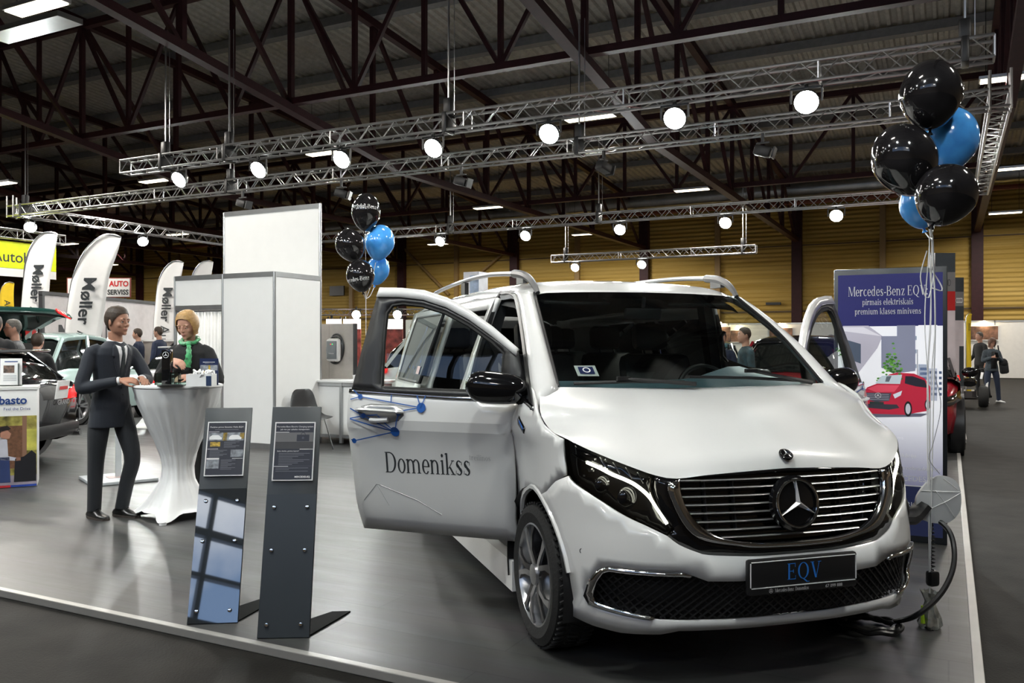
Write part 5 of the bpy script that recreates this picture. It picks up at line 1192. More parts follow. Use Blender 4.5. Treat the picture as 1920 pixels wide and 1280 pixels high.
balloon(1745, 179, 4.40, 110, 132, M_BBLK, 'topmost black balloon of the cluster over the totem', 0.02, G1, tie=tie1)
balloon(1697, 301, 4.38, 116, 140, M_BBLK, 'left black balloon of the cluster over the totem', -.38, G1, tie=tie1)
balloon(1773, 366, 4.17, 110, 120, M_BBLK, 'lowest front black balloon of the cluster over the totem', .42, G1, tie=tie1)
rb = thing('balloon_ribbons', 'bundle of white balloon ribbons hanging beside the tall totem to a floor weight', 'ribbons', (0, 0, 0))
wt = gnd(1743, 1176)
for i in range(6):
    a = tie1+Vector((random.uniform(-.012, .012), random.uniform(-.012, .012), 0)); e = wt+Vector((0, 0, .17)); m_ = a.lerp(e, .45)+Vector((random.uniform(-.02, .02), random.uniform(-.02, .02), 0))
    k = MB(); k.tube(smoothc([a, a.lerp(m_, .5)+Vector((random.uniform(-.025, .025), random.uniform(-.02, .02), 0)), m_, e], 24), .0028, 5); k.build('ribbon', M_RIB, rb)
k = MB(); k.tube(smoothc([at(1738, 470, 4.4), at(1726, 520, 4.4), at(1740, 560, 4.4), at(1752, 500, 4.4), at(1742, 470, 4.4)], 24), .003, 5); k.tube(smoothc([at(1742, 500, 4.4), at(1762, 530, 4.4), at(1766, 545, 4.4), at(1748, 540, 4.4)], 16), .0035, 5); k.build('ribbon_loop', M_RIB, rb)
k = MB(); k.tube(smoothc([at(1752, 700, 4.4), at(1764, 760, 4.4), at(1750, 830, 4.4), at(1742, 860, 4.4), at(1762, 888, 4.4)], 24), .002, 5); k.build('loose_thread', mat('grey_thread', (.3, .3, .32), .5), rb)
bwg = thing('balloon_weight', 'crumpled foil balloon weight on the floor beside the cable coil', 'weight', (wt.x, wt.y, 0))
k = MB(); rows = []
for i, (z, r) in enumerate(((0, .045), (.02, .052), (.06, .045), (.10, .035), (.14, .02), (.165, .028), (.19, .042))): rows.append([Vector((r*(1+.25*sin(7*a+i))*cos(a), r*(1+.25*cos(5*a+i))*sin(a), z+.006*sin(9*a))) for a in [2*pi*j/22 for j in range(22)]])
k.grid(rows, close=True); k.build('foil', mat('foil_clear', (.45, .46, .42), .3, .5, var=.4, scale=20), bwg, sharp=20)
k = MB(); k.lathe([(0, .004), (.043, .004), (.043, .012), (0, .014)], 18); k.build('base', M_BLACK, bwg)
k = MB(); k.tube([(-.03, -.04, .03), (-.035, -.035, .12)], [.012, .006], 6); k.build('lime_tape', mat('lime', (.45, .7, .03), .5), bwg)
G2 = 'balloons above the open van door'; tie2 = at(686, 560, 9.1)
balloon(712, 455, 9.32, 55, 68, M_BBLU, 'upper blue balloon above the open van door', .2, G2, tie=tie2)
balloon(708, 507, 9.5, 44, 56, M_BBLU, 'lower blue balloon half hidden above the open van door', .2, G2, tie=tie2)
balloon(686, 398, 9.2, 54, 72, M_BBLK, 'topmost black balloon with white lettering above the open van door', .05, G2, (-.12, .12), tie=tie2)
balloon(657, 460, 9.0, 55, 64, M_BBLK, 'left black balloon above the open van door', -.35, G2, tie=tie2)
balloon(676, 517, 8.86, 53, 62, M_BBLK, 'lowest black balloon with white lettering behind the open van door', -.15, G2, (-.3, -.35), tie=tie2)
bp2 = at(684, 700, 9.1); k = MB(); k.tube(smoothc([tie2, at(686, 640, 9.1), Vector((bp2.x, bp2.y, .1))], 12), .0035, 5); rb2 = thing('balloon_ribbons', 'white ribbon bundle hidden behind the open van door below its balloons', 'ribbons'); k.build('ribbon', M_RIB, rb2)
k = MB(); k.lathe([(.0, 0), (.05, 0), (.05, .06), (.02, .1), (0, .1)], 14, Matrix.Translation((bp2.x, bp2.y, 0))); k.build('weight', M_BLACK, rb2)
# ================================================================ PEOPLE
def remeshed(mb, name, m, parent, voxel, smooth=3, fac=.5):
    me = bpy.data.meshes.new(name); me.from_pydata([tuple(v) for v in mb.v], [], mb.f)
    bm = bmesh.new(); bm.from_mesh(me); bmesh.ops.recalc_face_normals(bm, faces=bm.faces); bm.to_mesh(me); bm.free()
    o = bpy.data.objects.new(name+'_src', me); C.objects.link(o)
    r = o.modifiers.new('r', 'REMESH'); r.mode = 'VOXEL'; r.voxel_size = voxel; r.use_smooth_shade = True
    if smooth:
        s = o.modifiers.new('s', 'SMOOTH'); s.iterations = smooth; s.factor = fac
    dg = bpy.context.evaluated_depsgraph_get(); ev = o.evaluated_get(dg); nm = bpy.data.meshes.new_from_object(ev)
    bpy.data.objects.remove(o); bpy.data.meshes.remove(me); nm.materials.clear(); nm.materials.append(m); nm.name = name
    for p in nm.polygons: p.use_smooth = True
    q = bpy.data.objects.new(name, nm); C.objects.link(q); q.parent = parent; return q
def V3(*a): return Vector(a)
def frame(d, up):
    d = Vector(d).normalized(); s = Vector(up).cross(d)
    if s.length < 1e-4: s = d.orthogonal()
    s.normalize(); u = d.cross(s); return d, s, u
def hand(mb, w, d, n, side, curl=.5, sc=1., spread=.15, thumb=.6):
    """w wrist, d towards the fingers, n out of the back of the hand, side +1 = thumb along +s"""
    d = Vector(d).normalized(); n = (Vector(n)-d*Vector(n).dot(d)).normalized(); s = d.cross(n)*side
    mb.tube([w-d*.03*sc, w, w+d*.03*sc, w+d*.06*sc, w+d*.088*sc], [.026*sc, .026*sc, (.040*sc, .018*sc), (.043*sc, .016*sc), (.041*sc, .013*sc)], 12) if False else None
    for t in range(4):   # palm as four overlapping metacarpal rods
        o = s*((1.5-t)*.0195*sc); mb.tube([w+o*.55-d*.01*sc, w+d*.045*sc+o*.85, w+d*.09*sc+o], [.0165*sc, .0155*sc, .0115*sc], 8)
    for t, L in enumerate((.070, .078, .073, .057)):
        o = s*((1.5-t)*.0205*sc); p = w+d*.088*sc+o; dd = (d+s*((1.5-t)*spread*.25)).normalized(); pts = [p]; a = curl*(.75+.12*t)
        for k, f in enumerate((.45, .32, .23)):
            ax = dd.cross(n).normalized(); dd = (Matrix.Rotation(-a*(.8, 1.1, .8)[k], 3, ax) @ dd) if False else (dd*cos(a*(.8, 1.1, .8)[k])-n*sin(a*(.8, 1.1, .8)[k])).normalized()
            n2 = n; p = p+dd*(L*f*sc); pts.append(p)
        mb.tube(pts, [.0092*sc, .0088*sc, .0080*sc, .0062*sc], 8); mb.ball(pts[-1], .0063*sc, 8, 6)
    b0 = w+d*.022*sc+s*.026*sc; t1 = b0+(d*.65+s*.6-n*.35*thumb).normalized()*.042*sc; t2 = t1+(d*.85+s*.15-n*.5*thumb).normalized()*.032*sc; t3 = t2+(d*.95-s*.1-n*.45*thumb).normalized()*.024*sc
    mb.tube([b0-d*.01*sc, b0, t1, t2, t3], [.015*sc, .016*sc, .0115*sc, .0098*sc, .0068*sc], 8); mb.ball(t3, .0068*sc, 8, 6)
HT = [(.122, .0, .005, .003), (.115, .045, .05, .038), (.10, .066, .074, .056), (.07, .083, .092, .070), (.035, .091, .100, .0765), (0, .090, .099, .0765), (-.03, .091, .088, .073), (-.06, .093, .062, .065), (-.085, .090, .030, .055), (-.102, .078, .0, .042), (-.114, .058, -.02, .024), (-.118, .04, -.03, .006)]
def headgeo(mb, M, fem=0):
    rows = []
    for z, f, b_, w in HT:
        row = []
        for j in range(24):
            a = 2*pi*j/24; c = cos(a); x = (f*abs(c)**.9 if c > 0 else b_*-abs(c)**.9); ww = w*(1-.06*fem*(z < -.03)); row.append(M @ Vector((x, ww*sin(a), z)))
        rows.append(row)
    mb.grid(rows, close=True); mb.add(rows[0], [list(range(24))]); mb.add(rows[-1], [list(range(24))])
    P = lambda *p: M @ Vector(p)
    mb.tube([P(.084, 0, .022), P(.098, 0, -.004), P(.112, 0, -.026), P(.104, 0, -.036)], [.007, .0072, .0088, .007], 8)
    for s in (-1, 1):
        mb.ball(P(.097, s*.010, -.031), .0075, 8, 6); mb.ball(P(.082, s*.034, .022), (.012, .024, .0075), 10, 6, M.to_3x3().to_4x4()); mb.ball(P(.058, s*.041, -.026), (.026, .024, .026), 10, 6, M.to_3x3().to_4x4())
        mb.ball(P(-.004, s*.080, -.008), (.018, .0075, .031), 10, 8, M.to_3x3().to_4x4() @ Matrix.Rotation(s*.25, 4, 'Z')); mb.ball(P(.077, s*.032, .004), (.012, .016, .009), 10, 6, M.to_3x3().to_4x4())
    mb.ball(P(.090, 0, -.058), (.011, .024, .0075), 10, 6, M.to_3x3().to_4x4()); mb.ball(P(.088, 0, -.069), (.010, .020, .0075), 10, 6, M.to_3x3().to_4x4()); mb.ball(P(.080, 0, -.098), (.016, .022, .016), 10, 6, M.to_3x3().to_4x4())
def hairgeo(M, style, q=1):
    """shell over the skull; style(az, el) -> thickness or 0"""
    rows = []; ok = []; nu, nv = 64*q, 36*q
    zs = [r[0] for r in HT[::-1]]; F = [r[1] for r in HT[::-1]]; B = [r[2] for r in HT[::-1]]; Wd = [r[3] for r in HT[::-1]]
    for i in range(nv+1):
        z = lerp(-.13, .1225, i/nv); row = []; o = []
        zz = max(-.10, z)
        for j in range(nu):
            a = 2*pi*j/nu; c = cos(a); t = style(a if a <= pi else a-2*pi, z); o.append(t > 0)
            f = interp(zz, zs, F); b_ = max(.075 if z < -.02 else 0, interp(zz, zs, B)); w = max(.06 if z < -.03 else 0, interp(zz, zs, Wd))
            x = f*abs(c)**.9 if c > 0 else -b_*abs(c)**.9; p = Vector((x, w*sin(a), z)); nrm = Vector((x, w*sin(a)*1.3, z*.9 if z > 0 else 0)); nrm = nrm.normalized() if nrm.length > 1e-5 else Vector((0, 0, 1))
            row.append(M @ (p+nrm*max(.003, t)))
        rows.append(row); ok.append(o)
    b = MB(); vs = [p for r in rows for p in r]; fs = []
    for i in range(nv):
        for j in range(nu):
            j2 = (j+1) % nu
            if ok[i][j] and ok[i+1][j] and ok[i][j2] and ok[i+1][j2]: fs.append((i*nu+j, i*nu+j2, (i+1)*nu+j2, (i+1)*nu+j))
    fs.append([nv*nu+j for j in range(nu)]); b.add(vs, fs); return b
def h_short(a, z):
    a = abs(a); line = interp(a, [0, .5, .85, 1.25, 1.45, 1.65, 1.9, 2.4, pi], [.072, .066, .05, .012, -.035, .012, -.04, -.075, -.08])
    return 0 if z < line else interp(z-line, [0, .03, .1], [.004, .010, .016])
def h_crop(a, z):
    t = h_short(a, z); return t*.4
def h_bob(a, z):
    a = abs(a); line = interp(a, [0, .35, .7, .95, 1.15, 1.6, 2.4, pi], [.078, .074, .062, .03, -.085, -.09, -.10, -.10]); 
    return 0 if z < line else interp(z, [-.1, -.03, .05, .11], [.012, .020, .020, .018])*(1 if a > 1.0 else .6)
def h_long(a, z):
    a = abs(a); line = interp(a, [0, .4, .8, 1.0, pi], [.06, .05, .0, -.13, -.13]); return 0 if z < line else .022
SKIN = mat('skin_light', (.50, .27, .19), .5, var=.08, scale=25); SKIN2 = mat('skin_tan', (.40, .20, .13), .5, var=.08, scale=25)
M_EYE = mat('eye_white', (.6, .58, .55), .3); M_IRIS = mat('eye_dark', (.02, .018, .015), .2); M_LIP = mat('lip', (.38, .13, .11), .45)
def HM(c, yaw=0, pitch=0, roll=0): return Matrix.Translation(c) @ Matrix.Rotation(yaw, 4, 'Z') @ Matrix.Rotation(pitch, 4, 'Y') @ Matrix.Rotation(roll, 4, 'X')
def person(label, loc, rz, J, top, bot, hairm, hair=h_short, skin=SKIN, voxel=.014, scale=1., head=(0, 0, 0), fem=0, shoe=None, hands=None, detail=False, skirt=0, group=None, legs=True, coat=.0, bulk=1.):
    """local frame: faces +x, left is +y. J: joints"""
    t = thing('person', label, 'person', loc, rz, group); t.scale = (scale,)*3
    d = dict(pel=(0, 0, .97), che=(0, 0, 1.30), nec=(.005, 0, 1.505), hd=(.03, 0, 1.66), shR=(0, -.18, 1.435), shL=(0, .18, 1.435), elR=(0, -.24, 1.15), elL=(0, .24, 1.15), wrR=(.05, -.25, .90), wrL=(.05, .25, .90),
             hpR=(0, -.095, .93), hpL=(0, .095, .93), knR=(.01, -.10, .50), knL=(.01, .10, .50), anR=(-.02, -.10, .085), anL=(-.02, .10, .085), ftR=0., ftL=0.)
    d.update(J); g = {k: (Vector(v) if isinstance(v, tuple) else v) for k, v in d.items()}
    M = HM(g['hd'], *head); b = MB(); headgeo(b, M, fem)
    hb = M @ Vector((-.022, 0, -.085))
    b.tube([g['nec']+Vector((0, 0, -.06)), g['nec'], hb], [.062-.01*fem, .057-.010*fem, .056-.010*fem], 14)
    tor = [g['pel']+Vector((0, 0, -.09)), g['pel'], g['pel'].lerp(g['che'], .45), g['che'], g['nec']+Vector((-.005, 0, -.07)), g['nec']+Vector((0, 0, -.03))]
    def torso(k, q, hem=0.):
        r = [(.150, .105), (.160, .112), (.142-.012*fem, .100), (.160, .112), (.165, .095), (.07, .06)]
        k.tube(tor, [(x*q*bulk, y*q*bulk) for x, y in r] if False else [(y*q*bulk, x*q*bulk) if abs((tor[1]-tor[0]).x) > 9 else (x*q*bulk, y*q*bulk) for x, y in r], 20)
    # tube's first axis runs sideways (y) for an upright spine
    def spine(k, pts, rr):
        vs = []; n = 24
        for p, (rx, ry) in zip(pts, rr):
            for j in range(n): a = 2*pi*j/n; vs.append(p+Vector((rx*cos(a), ry*sin(a), 0)))
        fs = [(i*n+j, i*n+(j+1) % n, (i+1)*n+(j+1) % n, (i+1)*n+j) for i in range(len(pts)-1) for j in range(n)]+[list(range(n)), [(len(pts)-1)*n+j for j in range(n)]]
        k.add(vs, fs)
    R0 = [(.10, .15), (.108, .158), (.095, .135-.012*fem), (.108, .155), (.09, .165), (.055, .065)]
    spine(b, tor, [(x*.86*bulk, y*.86*bulk) for x, y in R0])
    for s in 'RL':
        b.tube([g['sh'+s].lerp(g['che'], .25)+Vector((0, 0, -.03)), g['sh'+s].lerp(g['el'+s], .35), g['el'+s], g['wr'+s]], [.034, .038, .036, .026], 10)
        if legs: b.tube([g['hp'+s], g['kn'+s], g['an'+s]], [.075, .05, .04], 10)
    hh = hands or {}
    for s, sd in (('R', 1), ('L', -1)):
        fw = (g['wr'+s]-g['el'+s]).normalized(); o = hh.get(s, {})
        dd = Vector(o.get('d', fw)); nn = Vector(o.get('n', (0, -1 if s == 'R' else 1, 0)))
        if abs(dd.normalized().dot(nn.normalized())) > .95: nn = Vector((0, 0, 1))
        hand(b, g['wr'+s], dd, nn, o.get('side', sd), o.get('curl', .45), 1-.08*fem, thumb=o.get('thumb', .6))
    body = remeshed(b, 'body', skin, t, voxel if not detail else .0062, 2 if detail else 2)
    # hair, eyes, brows, lips
    hb_ = hairgeo(M, hair, 3 if detail else 1); ho = hb_.build('hair', hairm, t, sharp=180)
    for s in (-1, 1):
        if detail:
            k = MB(); k.ball(M @ Vector((.0762, s*.0315, .002)), .0125, 12, 8); e = k.build('eye', M_EYE, t); k = MB(); k.ball(M @ Vector((.0848, s*.0315-.001, .0015)), (.0046, .0070, .0068), 10, 6); k.build('iris', M_IRIS, e)
            k = MB(); 
            k.ball(M @ Vector((.0790, s*.0315, .0065 if fem else .0105)), (.0125, .0170, .0105 if fem else .0085), 12, 8); k.build('eyelid', skin, e)
        k = MB(); k.tube([M @ Vector((.0905, s*.013, .0245)), M @ Vector((.090, s*.030, .028)), M @ Vector((.080, s*.048, .023))], [.003, .0035, .0015], 6); k.build('eyebrow', hairm, t)
    if detail:
        k = MB(); k.tube([M @ Vector((.087, -.024, -.062)), M @ Vector((.098, -.008, -.0605)), M @ Vector((.1, 0, -.062)), M @ Vector((.098, .008, -.0605)), M @ Vector((.087, .024, -.062))], [.002, .0042, .0045, .0042, .002], 6); k.build('lips', M_LIP, t)
    # clothes
    k = MB(); hz = g['pel'].z-(.10+coat); tp = [Vector((g['pel'].x-.01, g['pel'].y, hz)), g['pel']]+tor[2:4]+[g['che'].lerp(g['nec'], .48), g['nec']+Vector((-.008, 0, -.068)), g['nec']+Vector((-.01, 0, -.036)), g['nec']+Vector((-.012, 0, -.008))]
    RR = [(.134, .190), (.126, .178), (.112, .152-.01*fem), (.124, .168), (.116, .176), (.092, .160), (.076, .112), (.066, .072)]
    spine(k, tp, [(x*bulk, y*bulk) for x, y in RR])
    for s in 'RL':
        w2 = g['wr'+s]+(g['el'+s]-g['wr'+s]).normalized()*.035; inn = g['sh'+s].lerp(g['nec'], .35)+Vector((0, 0, -.01))
        P_ = smoothc([inn+Vector((0, 0, -.012)), g['sh'+s]+Vector((0, 0, -.03)), g['sh'+s].lerp(g['el'+s], .5), g['el'+s], g['el'+s].lerp(w2, .55), w2], 16)
        k.tube(P_, [interp(i/15, [0, .2, .45, .65, 1], [.048, .056*bulk, .057*bulk, .053, .041]) for i in range(16)], 12); k.ball(g['sh'+s]+Vector((0, 0, -.034)), .058*bulk, 14, 10); k.ball(g['el'+s], .054, 12, 8)
    cl = remeshed(k, 'jacket', top, t, voxel if not detail else .009, 3)
    if legs:
        k = MB(); spine(k, [Vector((g['pel'].x, g['pel'].y, g['pel'].z-.11)), g['pel'], g['pel']+Vector((0, 0, .08))], [(.105, .155), (.112, .162), (.10, .145)])
        for s in 'RL':
            hp, kn, an = g['hp'+s], g['kn'+s], g['an'+s]; P_ = smoothc([hp+Vector((0, -.012 if hp.y > 0 else .012, .0)), hp.lerp(kn, .4), kn, kn.lerp(an, .5), an+Vector((.0, 0, -.025))], 14)
            k.tube(P_, [interp(i/13, [0, .2, .5, .75, 1], [.088, .088, .067, .060, .056]) for i in range(14)], 14); k.ball(hp, .088, 14, 10)
        remeshed(k, 'trousers' if not skirt else 'skirt_trousers', bot, t, voxel if not detail else .009, 3)
        for s in 'RL':
            an = g['an'+s]; yw = g['ft'+s]; k = MB(); rows = []; Q = Matrix.Translation((an.x, an.y, an.z-.085)) @ Matrix.Rotation(yw, 4, 'Z')
            for x, w, h in ((-.085, .012, .03), (-.075, .030, .062), (-.03, .038, .095), (.02, .040, .095), (.06, .043, .070), (.11, .048, .052), (.155, .043, .044), (.185, .025, .034), (.193, .006, .02)):
                rows.append([Q @ Vector((x, w*cos(a), max(.0, h*.5+h*.5*sin(a)))) for a in [2*pi*j/14 for j in range(14)]])
            k.grid(rows, close=True); k.add(rows[0], [list(range(14))]); k.add(rows[-1], [list(range(14))]); so = k.build('shoe', shoe or M_BLACK, t)
            if detail:
                k = MB(); k.prism([(x, w) for x, w in ((-.085, .02), (-.03, .04), (.06, .045), (.12, .05), (.18, .032), (.197, 0), (.18, -.032), (.12, -.05), (.06, -.045), (-.03, -.04), (-.085, -.02))], .018, Q); k.build('sole', mat('sole_brown', (.05, .04, .035), .6), so)
                k = MB()
                for x in (.03, .05, .07): k.tube([Q @ Vector((x, -.018, .085-.35*(x-.03))), Q @ Vector((x+.008, 0, .094-.35*(x-.03))), Q @ Vector((x, .018, .085-.35*(x-.03)))], .003, 5)
                k.build('laces', M_GLOSSBLK, so)
    return t, g, M
def fine(poly, step=.012):
    V, F = trimesh(poly, [], step); return V, F
M_SUIT = mat('suit_navy', (.012, .016, .026), .75, var=.15, scale=120, bump=.15, bscale=300, sheen=.1); M_SUITP = mat('suit_trousers', (.009, .011, .015), .75, var=.15, scale=120, sheen=.1)
M_HBRN = mat('hair_brown', (.040, .024, .015), .6, var=.5, scale=150); M_HBLD = mat('hair_blond', (.40, .235, .085), .5, var=.16, scale=70); M_HGRY = mat('hair_grey', (.10, .09, .08), .6, var=.3, scale=60)
M_SHIRT = mat('shirt_white', (.78, .79, .82), .6); M_TIE = mat('tie_dark', (.012, .018, .022), .45)
# ---- the man in the suit at the table
mp = gnd(212, 968); 
man, g, M = person('man in a dark navy suit and tie leaning on the white standing table', (mp.x, mp.y, 0), YAW-radians(24),
    dict(pel=(-.03, 0, .955), che=(-.015, 0, 1.28), nec=(.03, 0, 1.515), hd=(.058, -.005, 1.672), shR=(-.045, -.185, 1.435), shL=(.03, .17, 1.435), elR=(-.05, -.27, 1.115), elL=(.16, .22, 1.17), wrR=(.215, -.10, 1.175), wrL=(.275, .05, 1.185),
         hpR=(-.05, -.09, .92), hpL=(-.01, .09, .92), knR=(-.075, -.11, .49), knL=(.115, .10, .50), anR=(-.085, -.12, .085), anL=(.055, .04, .085), ftR=-.15, ftL=.05), M_SUIT, M_SUITP, M_HBRN, h_short, SKIN2, voxel=.012, detail=True, head=(radians(6), radians(3), 0), coat=.085,
    hands={'R': dict(d=(.85, .45, .02), n=(.1, -.5, .85), curl=.75, side=1), 'L': dict(d=(.85, -.45, .0), n=(.2, .4, .9), curl=.7, side=-1)}, shoe=mat('shoe_black', (.010, .010, .010), .3))
# collar, shirt front, tie, lapels
k = MB(); c = g['nec']+Vector((-.004, 0, -.002)); rows = []
for z, r in ((-.045, .072), (-.018, .067), (.006, .063)): rows.append([c+Vector((r*1.02*cos(a), r*sin(a), z-.018*cos(a)*1.2)) for a in [2*pi*i/24 for i in range(24)]])
k.grid(rows, close=True); k.build('shirt_collar', M_SHIRT, man, solid=.006)
from mathutils.bvhtree import BVHTree
_jk = [o for o in man.children if o.name.startswith('jacket')][0].data
_bv = BVHTree.FromPolygons([v.co for v in _jk.vertices], [list(q.vertices) for q in _jk.polygons])
def chest(a, z, off=.0):   # a: sideways, on the jacket front
    h = _bv.ray_cast(Vector((.19, a, z)), Vector((-1, 0, 0)))[0]
    return Vector(((h.x if h else .09)+off, a, z))
k = MB(); put(k, fine([(-.058, 1.475), (-.02, 1.46), (0, 1.44), (.02, 1.46), (.058, 1.475), (.035, 1.33), (.0, 1.13), (-.035, 1.33)]), M_SHIRT, lambda a, e: chest(a, e, .004)); k.build('shirt_front', None, man, solid=.004)
k = MB(); put(k, fine([(-.014, 1.462), (.014, 1.462), (.017, 1.435), (.012, 1.425), (.028, 1.22), (.0, 1.12), (-.028, 1.22), (-.012, 1.425), (-.017, 1.435)]), M_TIE, lambda a, e: chest(a, e, .010)); k.build('tie', None, man, solid=.005)
for s in (-1, 1):
    k = MB(); put(k, fine([(s*.06, 1.485), (s*.092, 1.45), (s*.10, 1.38), (s*.078, 1.365), (s*.085, 1.345), (s*.004, 1.10), (s*.0, 1.13), (s*.034, 1.33)]), M_SUIT, lambda a, e: chest(a, e, .007)); k.build('lapel', None, man, solid=.006)
for s in 'RL':
    w = g['wr'+s]; e = (g['el'+s]-w).normalized(); k = MB(); k.tube([w+e*.03, w+e*.012], .035, 14); k.build('shirt_cuff', M_SHIRT, man)
k = MB(); k.ball(chest(.012, 1.05, .016), (.004, .008, .008), 8, 6); k.build('button', M_BLACK, man)
# ---- the woman with the green scarf
wp = at(357, 900, 7.92); M_BLKC = mat('black_knit', (.010, .010, .011), .85, var=.2, scale=80, bump=.2, bscale=200)
wom, g, M = person('blond woman in black with a green silk scarf behind the white standing table', (wp.x, wp.y, 0), YAW-radians(96),
    dict(pel=(0, 0, .96), che=(.0, 0, 1.27), nec=(.01, 0, 1.49), hd=(.055, 0, 1.632), shR=(.0, -.175, 1.41), shL=(.0, .175, 1.41), elR=(.06, -.265, 1.15), elL=(.02, .275, 1.12), wrR=(.25, -.03, 1.315), wrL=(.23, .10, 1.175)), M_BLKC, M_BLKC, M_HBLD, h_bob, SKIN, voxel=.012, detail=True, fem=1, head=(radians(-4), radians(20), 0), coat=.10, scale=1.015,
    hands={'R': dict(d=(.3, .9, -.25), n=(.5, .05, .85), curl=.8, side=1), 'L': dict(d=(.75, -.6, -.1), n=(.2, .2, .95), curl=.7, side=-1)})
M_SCARF = mat('green_silk', (.05, .32, .12), .35, var=.75, scale=28, sheen=.3)
k = MB(); c = g['nec']+Vector((.0, 0, -.01)); k.tube([c+Vector((.072*cos(a)+.005, .078*sin(a), .012-.028*cos(a)+.005*sin(5*a))) for a in [2*pi*i/28 for i in range(28)]], [(.022+.004*sin(3*i), .018) for i in range(28)], 8, closed=True); k.build('scarf', M_SCARF, wom)
k = MB(); P = smoothc([c+Vector((.088, .035, -.03)), c+Vector((.135, .058, -.08)), c+Vector((.150, .062, -.15)), c+Vector((.150, .045, -.225))], 14); k.tube(P, [(lerp(.016, .034, i/13)+.004*sin(i*2), .012) for i in range(14)], 10); k.build('scarf_tail', M_SCARF, wom)
k = MB(); k.ball(c+Vector((.092, .032, -.02)), (.018, .024, .02), 10, 8); k.build('scarf_knot', M_SCARF, wom)
# ---- visitors further off
M_NAVYC = mat('cloth_navy', (.012, .02, .05), .8, var=.2, scale=40); M_GREYC = mat('cloth_grey', (.10, .10, .105), .8, var=.2, scale=40); M_DKC = mat('cloth_dark', (.014, .014, .016), .8, var=.2, scale=40); M_REDC = mat('cloth_red', (.42, .02, .05), .75); M_JEAN = mat('cloth_jeans', (.02, .03, .06), .8); M_CAMO = mat('cloth_teal', (.015, .035, .045), .8, var=.6, scale=12)
def vis(label, px, py_head, d, face, top, hair, hm, H=1.0, bot=M_DKC, J=None, z0=-.0, **kw):
    """face: degrees from the picture's right towards the viewer"""
    p = at(px, py_head, d); sc = (p.z-z0)/1.785; q = c2w((px-PX0)/FPX*d, d, z0)
    return person(label, (q.x, q.y, z0), YAW-radians(face), J or {}, top, bot, hm, hair, scale=sc, voxel=.018, **kw)
bend = dict(pel=(-.05, 0, .95), che=(.03, 0, 1.25), nec=(.12, 0, 1.42), hd=(.19, 0, 1.56), shR=(.06, -.185, 1.36), shL=(.06, .185, 1.36), elR=(.14, -.24, 1.10), elL=(.14, .24, 1.10), wrR=(.34, -.16, 1.02), wrL=(.34, .16, 1.02))
t_, g, M = vis('man with glasses in a grey shirt before the open green tailgate', 29, 598, 11.7, 140, M_GREYC, h_crop, M_HGRY)
k = MB()
for s in (-1, 1):
    k.tube([M @ Vector((.098, s*.032+.021*cos(a), .004+.015*sin(a))) for a in [2*pi*i/14 for i in range(14)]], .0028, 5, closed=True); k.tube([M @ Vector((.095, s*.052, .008)), M @ Vector((.0, s*.080, .006))], .0025, 5)
k.tube([M @ Vector((.099, -.011, .008)), M @ Vector((.099, .011, .008))], .0025, 5); k.build('glasses', M_BLACK, t_)
t_, g, M = vis('man with cropped brown hair at the left edge turned to the man with glasses', -10, 590, 11.4, 250, M_DKC, h_crop, M_HBRN)
vis('person in a dark jacket bending towards the open green boot', 62, 612, 12.3, -100, M_DKC, h_short, M_HBRN, J=bend)
vis('man in a blue suit with open collar behind the silver car roof', 260, 616, 20.3, 175, M_NAVYC, h_short, M_HBRN)
vis('bearded man in a navy jacket beside the closet curtain', 299, 612, 20.1, 190, M_NAVYC, h_crop, M_HBRN)
vis('man with shaved head in a dark blue jacket bending right of the steering wheel', 1399, 613, 12.6, 175, M_CAMO, h_crop, M_HBRN, skin=SKIN)
vis('fair haired person seen between the van pillar and the man in dark blue', 1352, 621, 13.6, 100, M_NAVYC, h_short, M_HBRN)
vis('person in a red top seen through the van cabin', 1281, 625, 14.3, -60, M_REDC, h_short, M_HBRN)
vis('visitor behind the red car seen through the far van door window', 1557, 628, 19.6, 60, M_GREYC, h_short, M_HBRN)
ph = dict(elR=(.04, -.24, 1.17), elL=(.04, .24, 1.17), wrR=(.24, -.07, 1.27), wrL=(.24, .05, 1.28), knR=(.02, -.12, .5), knL=(.0, .16, .5), anR=(-.02, -.13, .085), anL=(-.05, .22, .085), ftR=-.2, ftL=.5)
t_, g, M = vis('woman with long brown hair looking at her phone in the aisle', 1859, 634, 22.3, 95, mat('cloth_denim', (.055, .07, .085), .8, var=.3, scale=30), h_long, mat('hair_chestnut', (.10, .045, .025), .55, var=.3, scale=50), bot=M_JEAN, J=ph, z0=-.04, head=(0, radians(22), 0), fem=1, shoe=mat('shoe_white', (.7, .7, .7), .5))
k = MB(); k.box((.33, -.01, 1.325), (.012, .075, .14), (0, -.5, 0)); o = k.build('phone', M_GLOSSBLK); o.location = t_.location; o.rotation_euler = t_.rotation_euler; o.scale = t_.scale; tag(o, 'dark phone held by the long haired woman in the aisle', 'phone')
k = MB(); k.box((0, 0, -.02), (.13, .24, .34), (.12, 0, .1), bev=.06); k.ball((.02, -.03, .12), (.08, .12, .12), 12, 8); k.tube(smoothc([(0, -.05, .2), (.02, -.14, .42), (.0, -.16, .60)], 8), .018, 6); o = k.build('shoulder_bag', M_DKC); o.parent = None; o.location = t_.matrix_basis @ Vector((-.02, .34, .99)); o.rotation_euler = t_.rotation_euler; o.scale = t_.scale; tag(o, 'large black bag hanging from the shoulder of the woman with the phone', 'bag')
k = MB(); put(k, poly2d([(-.06, 1.42), (.06, 1.42), (.075, .95), (-.075, .95)]), M_DKC, lambda a, e: Vector((.13, a, e))); k.build('dark_top', None, t_, solid=.01)
